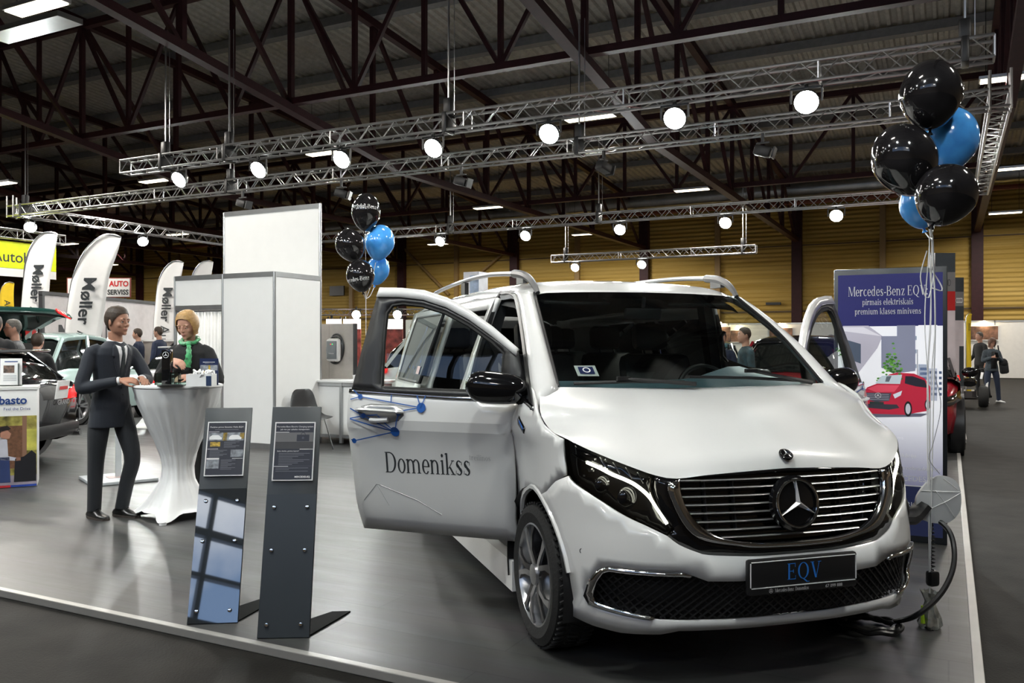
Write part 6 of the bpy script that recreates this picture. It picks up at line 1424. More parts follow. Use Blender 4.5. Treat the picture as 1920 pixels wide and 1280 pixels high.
vis('man in black with his back half turned behind the woman with the phone', 1838, 622, 24.5, 170, M_DKC, h_crop, M_HGRY, z0=-.04, J=dict(wrR=(.2, -.2, .95), anL=(-.18, .1, .085), knL=(-.08, .1, .5)))
# ================================================================ BACKGROUND OF THE HALL
# far platforms and partition wall
for i, (x0, x1, y0, y1, lab) in enumerate(((-9, .25, 14.9, 21.5, 'white platform under the red car beside the aisle'), (-4, .3, 23.5, 33, 'far white platform beside the aisle near the photo panels'))):
    k = MB(); k.box(((x0+x1)/2, (y0+y1)/2, -.02), (x1-x0, y1-y0, .07)); struct(k.build('floor_platform', M_WPLAT, smooth=False))
ew = thing('exhibition_wall', 'long white panel wall with lit pictures in front of the ochre wall', 'partition', (0, 44.0, -.04))
M_EWP = mat('partition_panel', (.72, .70, .66), .5, var=.03)
xs = [-14.0+1.98*i for i in range(14)]
for a, c in zip(xs, xs[1:]):
    k = MB(); k.box(((a+c)/2, 0, 1.28), (c-a-.03, .04, 2.5)); k.build('panel', M_EWP, ew, smooth=False)
for a in xs:
    k = MB(); k.box((a, -.01, 1.3), (.05, .06, 2.6)); k.build('post', M_POST, ew, smooth=False)
k = MB(); k.box(((xs[0]+xs[-1])/2, -.01, 2.57), (xs[-1]-xs[0], .06, .07)); k.build('rail', M_POST, ew, smooth=False)
M_ART = mat('stage_photo', (.12, .06, .04), .5, var=.95, scale=3.2); M_ARTL = mat('picture_lamp', (1, .9, .7), .4, emit=(1, .85, .55), es=14)
for i, (px, py, w, h, lab) in enumerate(((1845, 624, 1.1, .62, 'dark stage photograph on the white wall above the woman with the phone'), (1285, 628, .9, .7, 'picture on the white wall seen through the van cabin'), (1353, 627, .9, .8, 'picture on the white wall right of the van pillar'), (1385, 630, .8, .6, 'brown picture on the white wall beside the bending man'), (1464, 628, 1.1, .7, 'stage photograph on the white wall seen through the far van door'))):
    p = atY(px, py, 43.93); k = MB(); k.box((0, 0, 0), (w, .03, h)); pc_ = thing('wall_picture', lab, 'picture', p); k.build('print', M_ART, pc_, smooth=False)
    k = MB(); k.box((0, -.01, h/2+.01), (w+.04, .03, .03)); k.box((0, -.01, -h/2-.01), (w+.04, .03, .03)); k.build('frame', M_WHITE, pc_, smooth=False)
    la = thing('picture_lamp', 'small warm lamp above the '+lab.split(' on ')[0].split(' seen')[0]+(' by the far door' if i == 4 else ' in the cabin view' if i == 1 else ' by the pillar' if i == 2 else ''), 'lamp', p+Vector((0, -.25, h/2+.18)))
    k = MB(); k.ball((0, 0, 0), .07, 10, 6); k.build('bulb', M_ARTL, la); k = MB(); k.tube([(0, .02, .03), (0, .33, .02)], .015, 5); k.build('arm', M_BLACK, la)
    li = bpy.data.lights.new('picture_glow', 'POINT'); li.energy = 25; li.color = (1, .78, .45); li.shadow_soft_size = .08; lo = bpy.data.objects.new('picture_glow', li); C.objects.link(lo); lo.location = p+Vector((0, -.25, h/2+.10))
# ---- cars
M_CARGL = mat('car_glass', (.008, .010, .010), .06, coat=.5); M_TAIL = mat('tail_lamp', (.45, .012, .015), .15, emit=(1, .03, .03), es=.9, coat=.5); M_ALLOY = mat('alloy', (.4, .4, .42), .3, .9)
def car(label, px, py, d, face, paint, L=4.5, Wd=1.85, H=1.62, rz=.33, z0=0., suv=1, gate=False, lamps=True, roofm=None, plate=None, group=None):
    """origin at the middle of the rear bumper on the ground, +x to the nose; face as for visitors"""
    p = at(px, py, d); t = thing('car', label, 'car', (p.x, p.y, z0), YAW-radians(face), group); w = Wd/2
    # stations: x, half width, sill z, belt z
    S = [(0, .74, .42, .92), (.06, .86, .34, 1.0), (.25, .93, .28, 1.04), (.8, .98, .24, 1.05), (1.6, 1.0, .22, 1.03), (2.5, 1.0, .22, 1.0), (L-1.25, .98, .22, .98), (L-.7, .95, .24, .92), (L-.25, .86, .28, .80), (L-.05, .70, .34, .68), (L, .55, .42, .60)]
    k = MB(); rows = []
    for x, f, zs, zbt in S:
        q = w*f; rows.append([Vector((x, y, z)) for y, z in ((-q*.80, zs-.02), (-q*.96, zs+.03), (-q, zs+.25), (-q*.985, (zs+zbt)/2+.08), (-q*.97, zbt-.06), (-q*.88, zbt), (0, zbt+.04), (q*.88, zbt), (q*.97, zbt-.06), (q*.985, (zs+zbt)/2+.08), (q, zs+.25), (q*.96, zs+.03), (q*.80, zs-.02))])
    k.grid(rows); k.add(rows[0], [list(range(13))]); k.add(rows[-1], [list(range(13))]); bo = k.build('car_body', paint, t, sharp=55)
    # greenhouse: x of base and top
    r0, r1 = (.25, .75) if suv else (.3, 1.2); f1, f0 = L-1.95, L-1.25; zr = H; zc = 1.02
    G = [(r0, zc, .90), (r0+.12, lerp(zc, zr, .45), .84), (r1-.12, zr-.10, .77), (r1+.05, zr-.02, .73), ((r1+f1)/2, zr+.02, .74), (f1-.1, zr-.03, .72), (f1+.15, zr-.14, .75), (f0-.1, lerp(zc, zr, .25), .84), (f0+.1, zc-.03, .88)]
    k = MB(); rows = []
    for x, z, f in G:
        q = w*f; rows.append([Vector((x, -w*.90, zc-.04)), Vector((x, -lerp(w*.90, q, min(1, (z-zc)/(zr-zc)+.0)), lerp(zc, z, .55))), Vector((x, -q, z-.05)), Vector((x, -q*.86, z-.005)), Vector((x, 0, z+.025)), Vector((x, q*.86, z-.005)), Vector((x, q, z-.05)), Vector((x, lerp(w*.90, q, min(1, (z-zc)/(zr-zc))), lerp(zc, z, .55))), Vector((x, w*.90, zc-.04))])
    k.use(M_CARGL)
    k.grid(rows); k.build('windows', None, t, sharp=50)
    k = MB(); rows = []
    for x, z, f in ((r1-.12, zr-.06, .80), (r1+.1, zr+.005, .78), ((r1+f1)/2, zr+.045, .78), (f1-.2, zr+.0, .77), (f1+.05, zr-.075, .78)):
        q = w*f; rows.append([Vector((x, -q-.01, z-.10)), Vector((x, -q, z-.03)), Vector((x, -q*.8, z+.012)), Vector((x, 0, z+.03)), Vector((x, q*.8, z+.012)), Vector((x, q, z-.03)), Vector((x, q+.01, z-.10))])
    k.grid(rows); k.build('car_roof', roofm or paint, t, solid=.02)
    for s in (-1, 1):
        for xa, za, fa, xb, zb_, fb in ((r0+.02, zc, .915, r1-.05, zr-.05, .80), ((r1+f1)/2-.1, zc, .915, (r1+f1)/2-.05, zr, .79), (f0+.08, zc-.02, .90, f1, zr-.06, .79)):
            k = MB(); k.bar((xa, s*w*fa, za), (xb, s*w*fb, zb_), .07 if xa < 1 else .045, .04, (0, s, 0)); k.build('window_pillar', paint if suv else M_GLOSSBLK, t, smooth=False)
        k = MB(); k.ball((f0-.25, s*(w+.10), 1.08), (.08, .11, .075), 10, 8); k.build('wing_mirror', M_GLOSSBLK, t)
        if lamps:
            k = MB(); k.grid([[Vector((-.012+.01*i, s*w*(.46+.09*i), .90+.02*i)) for i in range(4)]+[Vector((.32, s*w*.965, .985))], [Vector((-.012+.01*i, s*w*(.46+.09*i), .80)) for i in range(4)]+[Vector((.30, s*w*.985, .90))]]); k.build('tail_lamp', M_TAIL, t, solid=-.02)
            k = MB(); k.grid([[Vector((L-.08, s*w*.52, .72)), Vector((L-.30, s*w*.86, .80)), Vector((L-.55, s*w*.94, .86))], [Vector((L-.04, s*w*.55, .62)), Vector((L-.24, s*w*.86, .68)), Vector((L-.5, s*w*.965, .74))]]); k.build('headlamp', M_CHROME, t, solid=-.02)
    for x in (.86, L-.92):
        for s in (-1, 1):
            k = MB(); Q = Matrix.Translation((x, s*w*.97, rz+.01)) @ Euler((-s*pi/2, 0, 0)).to_matrix().to_4x4(); k.lathe([(rz+.07, -.12), (rz+.07, .045), (rz+.02, .05)], 24, Q); k.lathe([(0, .01), (rz+.06, .01)], 24, Q); k.build('arch_trim', M_BLACK, t)
            k = MB(); Q = Matrix.Translation((x, s*w*.90, rz)) @ Euler((-s*pi/2, 0, 0)).to_matrix().to_4x4(); k.lathe([(rz*.66, .12), (rz*.92, .125), (rz, .09), (rz, -.08), (rz*.7, -.1)], 26, Q); wh = k.build('wheel', M_RUBBER, t)
            k = MB(); k.lathe([(rz*.70, .125), (rz*.64, .10), (rz*.6, .06), (0, .06)], 24, Q)
            for i in range(5):
                for da in (-.16, .16): a = 2*pi*i/5; k.bar(Q @ Vector((.03*cos(a), .03*sin(a), .11)), Q @ Vector((rz*.66*cos(a+da), rz*.66*sin(a+da), .105)), .035, .03)
            k.build('rim', M_ALLOY, wh, sharp=30)
    k = MB(); k.box((.05, 0, .42), (.14, Wd*.80, .18), bev=.04); k.build('bumper_insert', M_BLACK, t); k = MB(); k.box((L-.06, 0, .38), (.12, Wd*.6, .2), bev=.04); k.build('bumper_insert', M_BLACK, t)
    if plate:
        k = MB(); k.box((-.015, 0, .80 if suv else .7), (.02, .5, .11)); k.build('plate', M_WTXT, t, smooth=False)
    return t
P_GREEN = mat('paint_mint', (.40, .52, .50), .22, .3, coat=1., var=.02); P_SILV = mat('paint_silver', (.62, .64, .66), .25, .2, coat=1., var=.02); P_BLK = mat('paint_black', (.008, .008, .010), .12, coat=1.); P_DKG = mat('paint_dark_green', (.015, .065, .055), .2, .3, coat=1.); P_WHT = mat('paint_white_car', (.75, .78, .78), .25, coat=1., var=.02); P_RED = mat('paint_red', (.45, .012, .03), .2, .2, coat=1.); P_TEAL = mat('paint_teal', (.10, .22, .26), .22, .3, coat=1.)
car('mint green estate car behind the man in the suit', -7, 700, 14.9, -78, P_GREEN, L=4.0, H=1.64, rz=.36)
sc_ = car('silver hatchback seen from behind beyond the cocktail table', 335, 700, 14.6, -80, P_SILV, L=3.9, H=1.56, suv=0)
k = MB(); k.box((-.03, 0, .60), (.03, 1.5, .03)); k.build('reflector_strip', M_TAIL, sc_, smooth=False)
k = MB(); k.grid([[Vector((x, y, 1.43+.02*(1-y*y))) for y in (-.66, -.3, 0, .3, .66)] for x in (.42, .9)]); k.build('spoiler', P_SILV, sc_, solid=.03)
bs_ = car('glossy black off-road car with a white card on its tailgate behind the counter', 92, 760, 10.3, 178, P_BLK, L=4.7, Wd=1.9, H=1.42, rz=.39)
k = MB(); k.box((-.10, -.12, .93), (.012, .30, .22), (0, -.15, 0)); ca_ = k.build('white_card', M_WTXT, bs_, smooth=False)
k = MB(); put(k, rect2d(-.10, -.02, .10, .02), mat('card_red', (.6, .05, .05), .5), lambda a, e: Vector((-.118, -.12+a, .95+e))); k.build('card_print', None, ca_, smooth=False)
k = MB(); put(k, textgeo('GRAND', .085, .002), M_CHROME, lambda a, e: Vector((-.03, -.30-a, .74+e))); k.build('tailgate_lettering', None, bs_, smooth=False)
k = MB(); k.box((.50, 0, 1.40), (.4, 1.3, .04), bev=.015); k.build('spoiler', P_BLK, bs_)
for y in (-.62, .62):
    k = MB(); k.tube([(-.09, y, .36), (.2, y, .36)], .045, 10); k.build('exhaust', M_CHROME, bs_)
gt = car('dark green car with its tailgate raised behind the two visitors', 0, 700, 12.5, -150, P_DKG, L=4.4, H=1.6)
k = MB(); rows = []
for y in [-.80+.1*i for i in range(17)]:
    f = 1-(abs(y)/.8)**4*.22; rows.append([Vector((.75-.05*f, y, 1.58)), Vector((.35, y, 1.58+.20*f)), Vector((-.1, y, 1.62+.33*f)), Vector((-.42, y, 1.66+.36*f)), Vector((-.50, y, 1.62+.33*f))])
k.grid(rows); tg = k.build('raised_tailgate', P_DKG, gt, solid=.03)
k = MB(); k.grid([[p+Vector((.02, 0, -.035)) for p in r[:5]] for r in rows[1:-1]]); k.build('tailgate_lining', M_BLACK, tg)
for s in (-1, 1):
    k = MB(); k.grid([[Vector((-.44, s*.58, 2.02)), Vector((-.42, s*.78, 1.93))], [Vector((-.52, s*.58, 1.96)), Vector((-.50, s*.78, 1.87))]]); k.build('tail_lamp', M_TAIL, tg, solid=.02)
    k = MB(); k.tube([(.3, s*.72, 1.1), (.2, s*.70, 1.72)], .014, 6); k.build('gas_strut', M_BLACK, gt)
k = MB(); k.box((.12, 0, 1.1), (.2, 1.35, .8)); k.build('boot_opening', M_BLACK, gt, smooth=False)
car('white estate car seen through the open van door window', 700, 690, 18.5, -8, P_WHT, H=1.62)
car('glossy black car behind the open van door', 850, 720, 12.3, -82, P_BLK, L=4.4, H=1.45, suv=0)
car('dark teal car with a red tail lamp seen through the van cabin', 1285, 690, 17.4, -70, P_TEAL, H=1.5, suv=0)
car('black car beside the bending man seen through the windscreen', 1452, 690, 10.9, 170, P_BLK, L=4.3, H=1.38, suv=0)
car('red car with a dark roof seen through the far van door window', 1527, 690, 17.5, 117, P_RED, H=1.58, roofm=P_BLK)
car('bright red car on the platform edge behind the tall totem', 1684, 800, 14.4, 117, P_RED, L=3.4, H=1.40, suv=0, rz=.36)
# ---- feather flags
M_FLAG = mat('flag_white', (.88, .88, .88), .7, var=.02, sheen=.2); M_FLAGY = mat('flag_yellow', (.80, .55, .02), .65)
def fflag(px, py, d, zt_, w, lean, m, lab, txt, tm=M_DARKTXT, yaw=0., cut=.0):
    p = at(px, 640, d); t = thing('feather_flag', lab, 'flag', (p.x, p.y, 0), YAW+radians(yaw)); Hh = zt_
    # sail outline: pole side (left) and free side, curved over at the top
    L_ = []; R_ = []
    zc = Hh-1.35*w; off = lambda z: lean*max(0, (z-.45)/(Hh-.45))**1.8
    for i in range(15): z = lerp(.45, zc, i/15); L_.append((off(z)-w*.5, z))
    for i in range(14): a = radians(lerp(180, 68, i/13)); z = zc+1.35*w*sin(a); L_.append((off(z)-w*.5+w*.80*(1+cos(a)), z))
    tip = L_[-1]
    for i in range(29): z = lerp(.45, tip[1]-.02, (i/28)**.9); R_.append((lerp(off(z)+w*.5, tip[0]+.01, max(0, (i-20)/8)**1.5), z))
    k = MB(); rows = []
    for (a, z), (b2, z2) in zip(L_, R_): rows.append([Vector((lerp(a, b2, u), .02*sin(3*u+z*2), lerp(z, z2, u))) for u in [j/6 for j in range(7)]])
    k.grid(rows); k.build('sail', m, t, solid=.004)
    k = MB(); k.tube(smoothc([(L_[0][0], 0, .02), (L_[0][0], 0, .45)]+[(a-.006, 0, z) for a, z in L_[4::4]], 30), .013, 6); k.build('pole', M_ALU, t)
    k = MB(); k.box((L_[0][0], 0, .015), (.6, .6, .03)); k.build('base', M_BLACK, t, smooth=False)
    if txt:
        k = MB(); off = 0
        for s_, sz, bd in txt:
            g = textgeo(s_, sz, bd, 'LEFT'); L0 = max(a for a, e in g[0])
            def f(a, e, o=off):
                z = Hh-1.05*w-.12-(a+o); v = (z-.45)/(Hh-.45); return Vector((lean*max(0, v)**2.2-.30*sz+e+.02, -.012+.02*sin(z*2)-.012, z))
            put(k, g, tm, f); off += L0+sz*.30
        k.build('flag_lettering', None, t, smooth=False)
    return t
MO = [('Møller', .34, .007), ('Auto', .34, -.003)]
fflag(60, 640, 20.5, 4.2, .64, .24, M_FLAG, 'leftmost white feather flag overlapping the yellow banner', MO)
fflag(150, 640, 19.6, 4.03, .84, .46, M_FLAG, 'largest white feather flag between the green tailgate and the man in the suit', [('Møller', .41, .008), ('Auto', .41, -.004)])
fflag(305, 640, 22.5, 3.70, .56, .22, M_FLAG, 'grey white feather flag left of the booth closet', MO)
fflag(366, 640, 25.0, 3.95, .55, .2, M_FLAG, 'feather flag whose top shows just above the booth closet', None)
fflag(18, 640, 22.0, 3.1, .34, -.1, M_FLAGY, 'yellow feather flag under the yellow banner', [('Autoblitz', .22, .002)])
yf_ = fflag(1816, 640, 24, 2.35, .14, .0, M_FLAGY, 'thin yellow flag in the aisle beside the photo panels', [('auto', .12, 0)])
# ---- yellow banner and its truss
M_NEON = mat('neon_yellow', (.74, .86, .0), .55)
yb = thing('hanging_banner', 'neon yellow hanging banner at the left edge', 'banner', (-27, 18.75, 3.95))
k = MB(); k.box((0, -3.5, .43), (.03, 7.0, .86)); k.build('cloth', M_NEON, yb, smooth=False)
k = MB(); put(k, textgeo('Autoblitz', .50, .002, 'RIGHT'), M_DARKTXT, lambda a, e: Vector((.02, a-.32, e+.20))); k.build('banner_lettering', None, yb, smooth=False)
k = MB(); k.box((0, -3.5, -.14), (.025, 7.0, .26)); k.build('lower_cloth', M_FLAG, yb, smooth=False)
ltruss((-27, 11.5, 5.05), (-27, 19.0, 5.05), 'silver truss carrying the neon yellow banner')
for y in (12.0, 18.6):
    k = MB(); k.tube([(0, y-18.75, .86), (0, y-18.75, .98)], .02, 5); k.build('tie', M_ALU, yb)
# ---- red and white sign, big white screen, dark poster, crate
sg_ = thing('sign_board', 'white sign with red and black lettering above the white screen', 'sign', at(208, 539, 31), YAW)
k = MB(); k.box((-.45, .03, 0), (2.25, .05, .66)); k.build('board', M_WHITE, sg_, smooth=False)
k = MB(); k.box((-.45, .04, 0), (2.32, .05, .72)); k.build('frame', mat('sign_red_frame', (.25, .05, .04), .5), sg_, smooth=False)
k = MB(); put(k, textgeo('TEHNIKAS AUTO', .27, .010, 'RIGHT', .92), mat('sign_red', (.55, .02, .02), .5), lambda a, e: Vector((a+.64, -.005, e+.05))); put(k, textgeo('DALAS', .27, .010, 'RIGHT', .92), mat('sign_red', (.55, .02, .02), .5), lambda a, e: Vector((a-.58, -.005, e-.25))); put(k, textgeo('UN SERVISS', .25, .008, 'RIGHT', .92), M_DARKTXT, lambda a, e: Vector((a+.64, -.005, e-.25))); k.build('sign_lettering', None, sg_, smooth=False)
k = MB(); zl = sg_.location.z; k.box((.5, .05, -zl/2), (.05, .05, zl)); k.box((-1.3, .05, -zl/2), (.05, .05, zl)); k.build('leg', M_BLACK, sg_, smooth=False)
pa, pb = at(78, 547, 19.8), at(293, 567, 24.8); an = atan2((pb-pa).y, (pb-pa).x); L_ = Vector((pb.x-pa.x, pb.y-pa.y, 0)).length
ws_ = thing('white_screen', 'large white screen wall with a dark frame behind the feather flags', 'screen', (pa.x, pa.y, 0), an)
k = MB(); k.box((L_/2, .03, 1.36), (L_, .06, 2.60)); k.build('screen_cloth', mat('screen_white', (.74, .70, .71), .55), ws_, smooth=False)
k = MB()
for c, dd in (((L_/2, 0, 2.68), (L_+.1, .10, .08)), ((0, 0, 1.34), (.08, .10, 2.68)), ((L_, 0, 1.34), (.08, .10, 2.68)), ((L_/2, 0, .04), (L_, .10, .08))): k.box(c, dd)
k.build('frame', mat('screen_frame', (.05, .05, .055), .5), ws_, smooth=False)
k = MB(); put(k, textgeo('M', 1.0, .02, 'LEFT'), M_GREY, lambda a, e: Vector((a+.55, -.006, e+1.25))); put(k, textgeo('Auto', .95, -.012, 'LEFT', .8), M_GREY, lambda a, e: Vector((a+1.75, -.006, e+1.55))); k.build('screen_lettering', None, ws_, smooth=False)
dp_ = thing('poster_wall', 'dark poster wall with white lettering left of the booth closet', 'poster', at(318, 640, 23.6)*1, YAW); dp_.location.z = 0
k = MB(); k.box((.1, 0, 1.35), (.75, .05, 2.1)); k.build('board', M_DKC, dp_, smooth=False)
k = MB(); put(k, textgeo('motech', .17, .003), M_WTXT, lambda a, e: Vector((a+.0, -.03, e+1.68)))
for i, (a, e, m) in enumerate(((.02, 2.02, M_PYEL), (.16, 2.05, M_NEON), (.03, 2.12, mat('sign_red', (.5, .1, .05), .5)), (.15, 2.16, M_PYEL))): put(k, rect2d(a-.12, e-.03, a+.0, e+.05), m, lambda x, z: Vector((x, -.03, z)))
put(k, poly2d([(-.2, 1.85), (-.05, 1.85), (-.16, 2.02)]), M_WTXT, lambda x, z: Vector((x, -.031, z))); k.build('poster_print', None, dp_, smooth=False)
cr = thing('crate', 'brown wooden counter with a white top left of the closet curtain', 'counter', at(312, 640, 21.0)*1, YAW); cr.location.z = 0
k = MB(); k.box((0, 0, .78), (.9, .6, 1.55)); k.build('body', M_OAK, cr, smooth=False); k = MB(); k.box((0, 0, 1.58), (.95, .65, .05)); k.build('top', M_WHITE, cr, smooth=False)
# ---- promo counter at the left edge with its brochure stand
wp_ = at(5, 640, 8.75); wk = thing('promo_counter', 'white promotion counter with a printed charging picture at the left edge', 'counter', (wp_.x, wp_.y, 0), YAW+radians(27))
CX = .31; k = MB(); k.box((CX-.45, .26, .505), (.90, .5, 1.01), bev=.004); k.build('body', M_WHITE, wk)
k = MB(); k.box((CX-.45, .26, 1.025), (.92, .52, .03)); k.build('top', M_WHITE, wk, smooth=False)
k = MB(); F = lambda a, e: Vector((a+CX, -.001, e)); F1 = lambda a, e: Vector((a+CX, -.002, e)); F2 = lambda a, e: Vector((a+CX, -.003, e)); F3 = lambda a, e: Vector((a+CX, -.004, e))
put(k, rect2d(-.88, .03, -.005, .74), mat('print_garden', (.30, .26, .06), .5, var=.9, scale=9), F); put(k, rect2d(-.88, .20, -.125, .64), mat('print_fence', (.16, .075, .04), .5, var=.3, scale=30), F1); put(k, rect2d(-.135, .18, -.095, .74), mat('print_post', (.26, .14, .09), .5), F2); put(k, rect2d(-.88, .03, -.005, .13), mat('print_ground', (.30, .26, .32), .5, var=.3), F1); put(k, rect2d(-.095, .38, -.005, .60), mat('print_lawn', (.55, .52, .10), .5, var=.4), F1)
for n, c, p in (('shirt', (.55, .55, .62), [(-.40, .30), (-.20, .28), (-.19, .31), (-.26, .33), (-.27, .50), (-.34, .53), (-.42, .48)]), ('jeans', (.03, .05, .15), [(-.36, .06), (-.24, .06), (-.25, .32), (-.38, .32)]), ('face', (.45, .22, .15), [(-.33, .50), (-.25, .51), (-.235, .56), (-.27, .60), (-.33, .59)]), ('hair', (.015, .01, .01), [(-.35, .56), (-.33, .63), (-.27, .645), (-.235, .61), (-.26, .595), (-.31, .585)]), ('carlid', (.01, .01, .014), [(-.21, .06), (-.01, .06), (-.01, .34), (-.05, .38), (-.12, .32), (-.2, .30)]), ('hand', (.45, .22, .15), [(-.2, .275), (-.15, .28), (-.15, .31), (-.19, .31)])): put(k, poly2d(p), mat('print_'+n, c, .5, var=.15), F3)
put(k, rect2d(-.88, .008, -.24, .03), mat('stripe_red', (.5, .02, .03), .5), F1); put(k, rect2d(-.24, .008, -.005, .03), mat('stripe_blue', (.02, .06, .35), .5), F1)
put(k, textgeo('ebasto', .115, .003, 'LEFT'), mat('logo_blue', (.01, .05, .22), .5), lambda a, e: F2(a-.40, e+.865)); put(k, textgeo('Feel the Drive', .042, .0, 'RIGHT'), mat('logo_blue', (.01, .05, .22), .5), lambda a, e: F2(a-.06, e+.80))
for p in ([(-.50, .95), (-.475, .95), (-.465, .875), (-.45, .95), (-.435, .95), (-.42, .875), (-.41, .95), (-.395, .95), (-.415, .862), (-.435, .862), (-.447, .91), (-.46, .862), (-.48, .862)],): put(k, poly2d(p), mat('logo_blue', (.01, .05, .22), .5), F2)
put(k, rect2d(-.50, .925, -.45, .945), mat('stripe_red', (.5, .02, .03), .5), F3); k.build('front_print', None, wk, smooth=False)
br = thing('brochure_stand', 'acrylic brochure stand with leaflets on the white promotion counter', 'brochures', (0, 0, 0), YAW+radians(27)); br.location = wk.matrix_basis @ Vector((.06, .22, 1.04))
k = MB(); Q = Matrix.Rotation(-.22, 4, 'X')
k.box((0, 0, .15), (.20, .014, .29)); k.v = [Q @ v for v in k.v]; k.build('leaflet', M_WTXT, br, smooth=False)
k = MB(); f_ = lambda a, e: Q @ Vector((a, -.009, e)); put(k, rect2d(-.07, .14, .03, .22), mat('leaflet_photo', (.12, .07, .05), .5, var=.8, scale=30), f_); put(k, rect2d(-.06, .255, .06, .266), mat('logo_blue', (.01, .05, .22), .5), f_)
for i in range(5): put(k, rect2d(-.07, .11-.014*i, .05, .114-.014*i), M_LINE, f_)
k.build('leaflet_print', None, br, smooth=False)
k = MB(); k.box((.07, .05, .12), (.012, .16, .24), bev=.003); k.box((0, .06, .006), (.22, .18, .012)); k.build('holder', M_ACR, br)
# ---- pole stand behind the man, floor plate under the silver car
ps = gnd(222, 900); pst = thing('pole_stand', 'grey pole on a square white base plate behind the man in the suit', 'stand', (ps.x, ps.y, 0), YAW+radians(38))
k = MB(); k.box((0, 0, .02), (.66, .66, .035), bev=.006); k.build('base_plate', mat('base_grey', (.52, .55, .57), .4), pst)
k = MB(); k.box((0, 0, .039), (.22, .16, .006)); k.build('pole_flange', mat('flange_pink', (.42, .30, .29), .4), pst, smooth=False)
k = MB(); k.box((0, .0, .55), (.06, .03, 1.02)); k.build('pole', mat('base_grey', (.5, .52, .54), .4), pst, smooth=False)
k = MB(); k.prism([(gnd(*q).x, gnd(*q).y) for q in ((252, 803), (268, 783), (330, 782), (338, 800), (300, 806))], .012); o = k.build('floor_plate', mat('plate_pale', (.60, .62, .62), .4), smooth=False); tag(o, 'pale flat plate on the floor under the silver car', 'floor plate')
# ---- photo panels and a black quad bike along the aisle
M_PP = [mat('panel_pale', (.70, .62, .64), .2, coat=.6), mat('panel_red', (.5, .03, .03), .2, coat=.6), mat('panel_dark', (.06, .07, .08), .2, coat=.6), mat('panel_steel', (.45, .45, .47), .18, .6)]
for i, (pl_, pr_, d0, yt, yb_, lab) in enumerate(((1753, 1791, 12.6, 474, 800, 'tall glossy photo panel with four rings behind the totem'), (1790, 1807, 16.6, 520, 768, 'second glossy photo panel further along the aisle'))):
    c = at((pl_+pr_)/2, 640, d0); w = (pr_-pl_)*d0/FPX; zt_ = HC-(yt-HY)*d0/FPX; t = thing('photo_panel', lab, 'panel', (c.x, c.y, .0), YAW)
    k = MB(); k.box((0, .1, zt_/2), (w, .2, zt_)); k.build('panel_body', M_PP[0], t, smooth=False)
    k = MB(); F = lambda a, e: Vector((a, -.003, e)); h = zt_
    put(k, rect2d(-w/2, h*.80, w/2, h*.90), M_PP[3], F); put(k, rect2d(-w/2, h*.90, w/2, h), M_PP[2], F); put(k, rect2d(-w/2, h*.70, w/2, h*.80), M_PP[1 if i == 0 else 2], F); put(k, rect2d(-w/2, .0, w/2, h*.24), M_PP[3], F); put(k, rect2d(w*.0, h*.24, w/2, h*.52), M_PP[2] if i else M_PP[0], F)
    for q in range(4): put(k, ring2d(.026 if i == 0 else .02, .006, 16, .05 if i == 0 else .05), M_DARKTXT if i == 0 else M_WTXT, lambda a, e: F(a+(-.05+.036*q if i == 0 else -.045+.03*q), e+h*(.845 if i == 0 else .84)) + Vector((0, -.002, 0)))
    if i == 1:
        for r_, m in ((.10, M_DARKTXT), (.055, M_PP[1])): put(k, poly2d([(r_*.8*cos(a), .45+r_*1.9*sin(a)) for a in [2*pi*j/20 for j in range(20)]]), m, lambda a, e: Vector((a-.01, -.005-(.003 if m is M_PP[1] else 0), e)))
    k.build('print', None, t, smooth=False)
qp = at(1818, 640, 20.6); qb = thing('quad_bike', 'small black quad bike with white info cards beside the aisle', 'vehicle', (qp.x, qp.y, -.0), YAW+radians(60))
for x in (-.42, .42):
    for y in (-.3, .3):
        k = MB(); Q = Matrix.Translation((x, y, .25)) @ Euler((pi/2, 0, 0)).to_matrix().to_4x4(); k.lathe([(.10, -.09), (.22, -.10), (.25, -.06), (.25, .06), (.22, .10), (.10, .09)], 18, Q); k.build('wheel', M_RUBBER, qb)
k = MB(); k.tube(smoothc([(-.55, 0, .55), (-.2, 0, .62), (.1, 0, .55), (.5, 0, .60)], 10), [(.16, .07)]*10, 10); k.bar((-.4, 0, .3), (.4, 0, .3), .3, .15); k.build('bodywork', M_GLOSSBLK, qb)
k = MB(); k.tube([(.3, 0, .6), (.22, 0, .85)], .025, 6); k.tube([(.2, -.32, .9), (.22, 0, .85), (.2, .32, .9)], .016, 6); k.build('handlebar', M_BLACK, qb)
for i, (x, y, z, nm) in enumerate(((.45, -.25, .72, 0), (.1, -.36, .48, 0), (-.3, -.36, .42, 0))):
    k = MB(); k.box((x, y, z), (.24, .012, .16), (.2, .2*i, .2)); k.build('info_card', M_WTXT, qb, smooth=False)
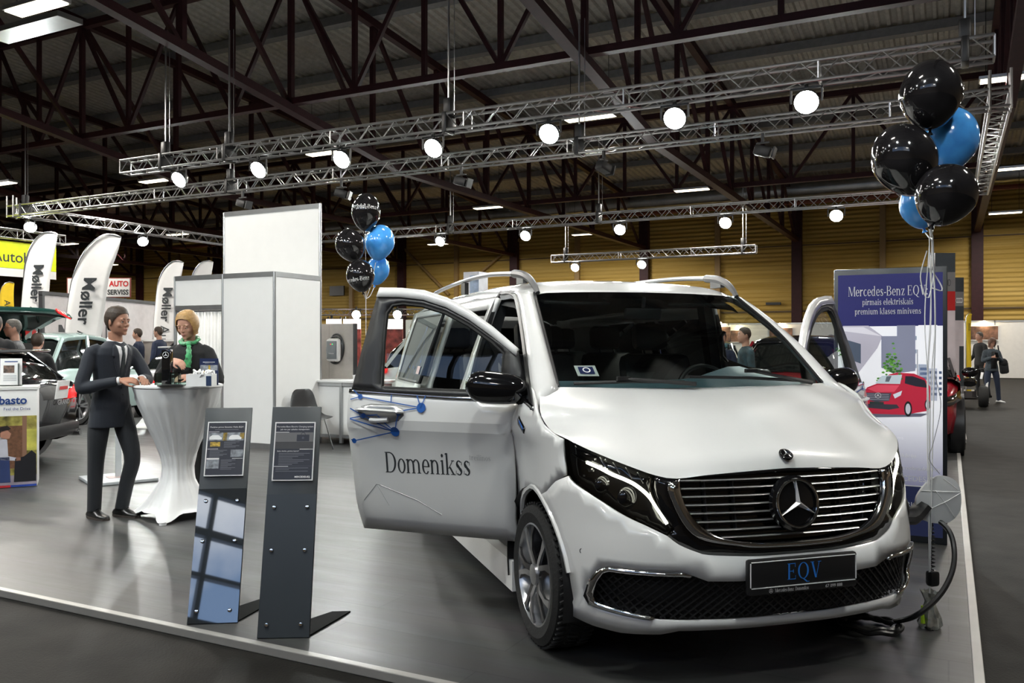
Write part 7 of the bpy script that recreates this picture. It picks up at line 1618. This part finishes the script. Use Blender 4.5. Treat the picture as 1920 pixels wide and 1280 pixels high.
# ---- lit kiosks far back, small truss and two bright lamps
M_LITS = mat('lit_sign', (1, .9, .88), .5, emit=(1, .88, .85), es=1.3)
for i, (p0, p1, lab) in enumerate(((612, 640, 'leftmost lit white sign beyond the white counter'), (644, 676, 'lit white sign just left of the open van door'), (712, 755, 'lit white sign seen through the top of the van door window'))):
    a = at(p0, 598, 34); c = at(p1, 598, 34); w = (c-a).length; k = MB(); k.box((w/2, 0, -.20), (w, .12, .40)); t = thing('lit_sign', lab, 'sign', a, YAW); k.build('light_box', M_LITS, t, smooth=False)
    k = MB(); k.box((w/2, .06, -1.25), (w, .2, 1.7)); k.build('stall_front', mat('stall_red', (.35, .06, .05), .6, var=.8, scale=3), t, smooth=False)
    k = MB()
    for x in (.05, w-.05): k.tube([(x, .1, .1), (x, .1, -2.56)], .03, 6)
    k.build('leg', M_BLACK, t)
a = at(600, 585, 35); c = at(805, 585, 35); t_r = ltruss((a.x, a.y, a.z), (c.x, c.y, a.z), 'dark slim truss with two starry lamps far behind the van door', .24)
for i, px in enumerate((668, 745)):
    p = at(px, 590, 34.6); flood(p, (p.x+6, p.y-14, .5), ['starry white lamp just left of the open van door', 'starry white lamp seen through the van door window'][i], 120)
for i, (px, w) in enumerate(((622, 0), (810, 0))):
    b_ = at(px, 590, 35); k = MB(); k.tube([t_r.matrix_basis.inverted() @ Vector((b_.x, b_.y, -.04)), t_r.matrix_basis.inverted() @ b_], .05, 6); k.build('leg', M_BLACK, t_r)
sp_ = at(892, 640, 24); t = thing('advert_pillar', 'pale square advertising pillar rising behind the van roof', 'pillar', (sp_.x, sp_.y, -.04), YAW-radians(28))
k = MB(); zt_ = HC+(646-508)*24/FPX; k.box((0, 0, zt_/2), (.50, .50, zt_)); k.build('pillar_body', mat('pillar_pale', (.62, .64, .70), .4, var=.2, scale=2), t, smooth=False)
k = MB(); k.box((.10, -.251, zt_-.35), (.28, .006, .5)); k.build('pillar_print', mat('pillar_print', (.35, .45, .62), .4, var=.5, scale=3), t, smooth=False)
yp = at(786, 620, 27); t = thing('info_panel', 'pale info panel with purple squares seen through the van door window', 'panel', (yp.x, yp.y, -.04), YAW)
k = MB(); k.box((0, 0, 1.15), (.85, .06, 2.3)); k.build('board', M_EWP, t, smooth=False); k = MB(); k.box((-.06, -.035, 1.62), (.34, .01, .18)); k.box((.34, -.035, 1.62), (.12, .01, .18)); k.build('purple_print', mat('purple_print', (.12, .06, .25), .5), t, smooth=False)
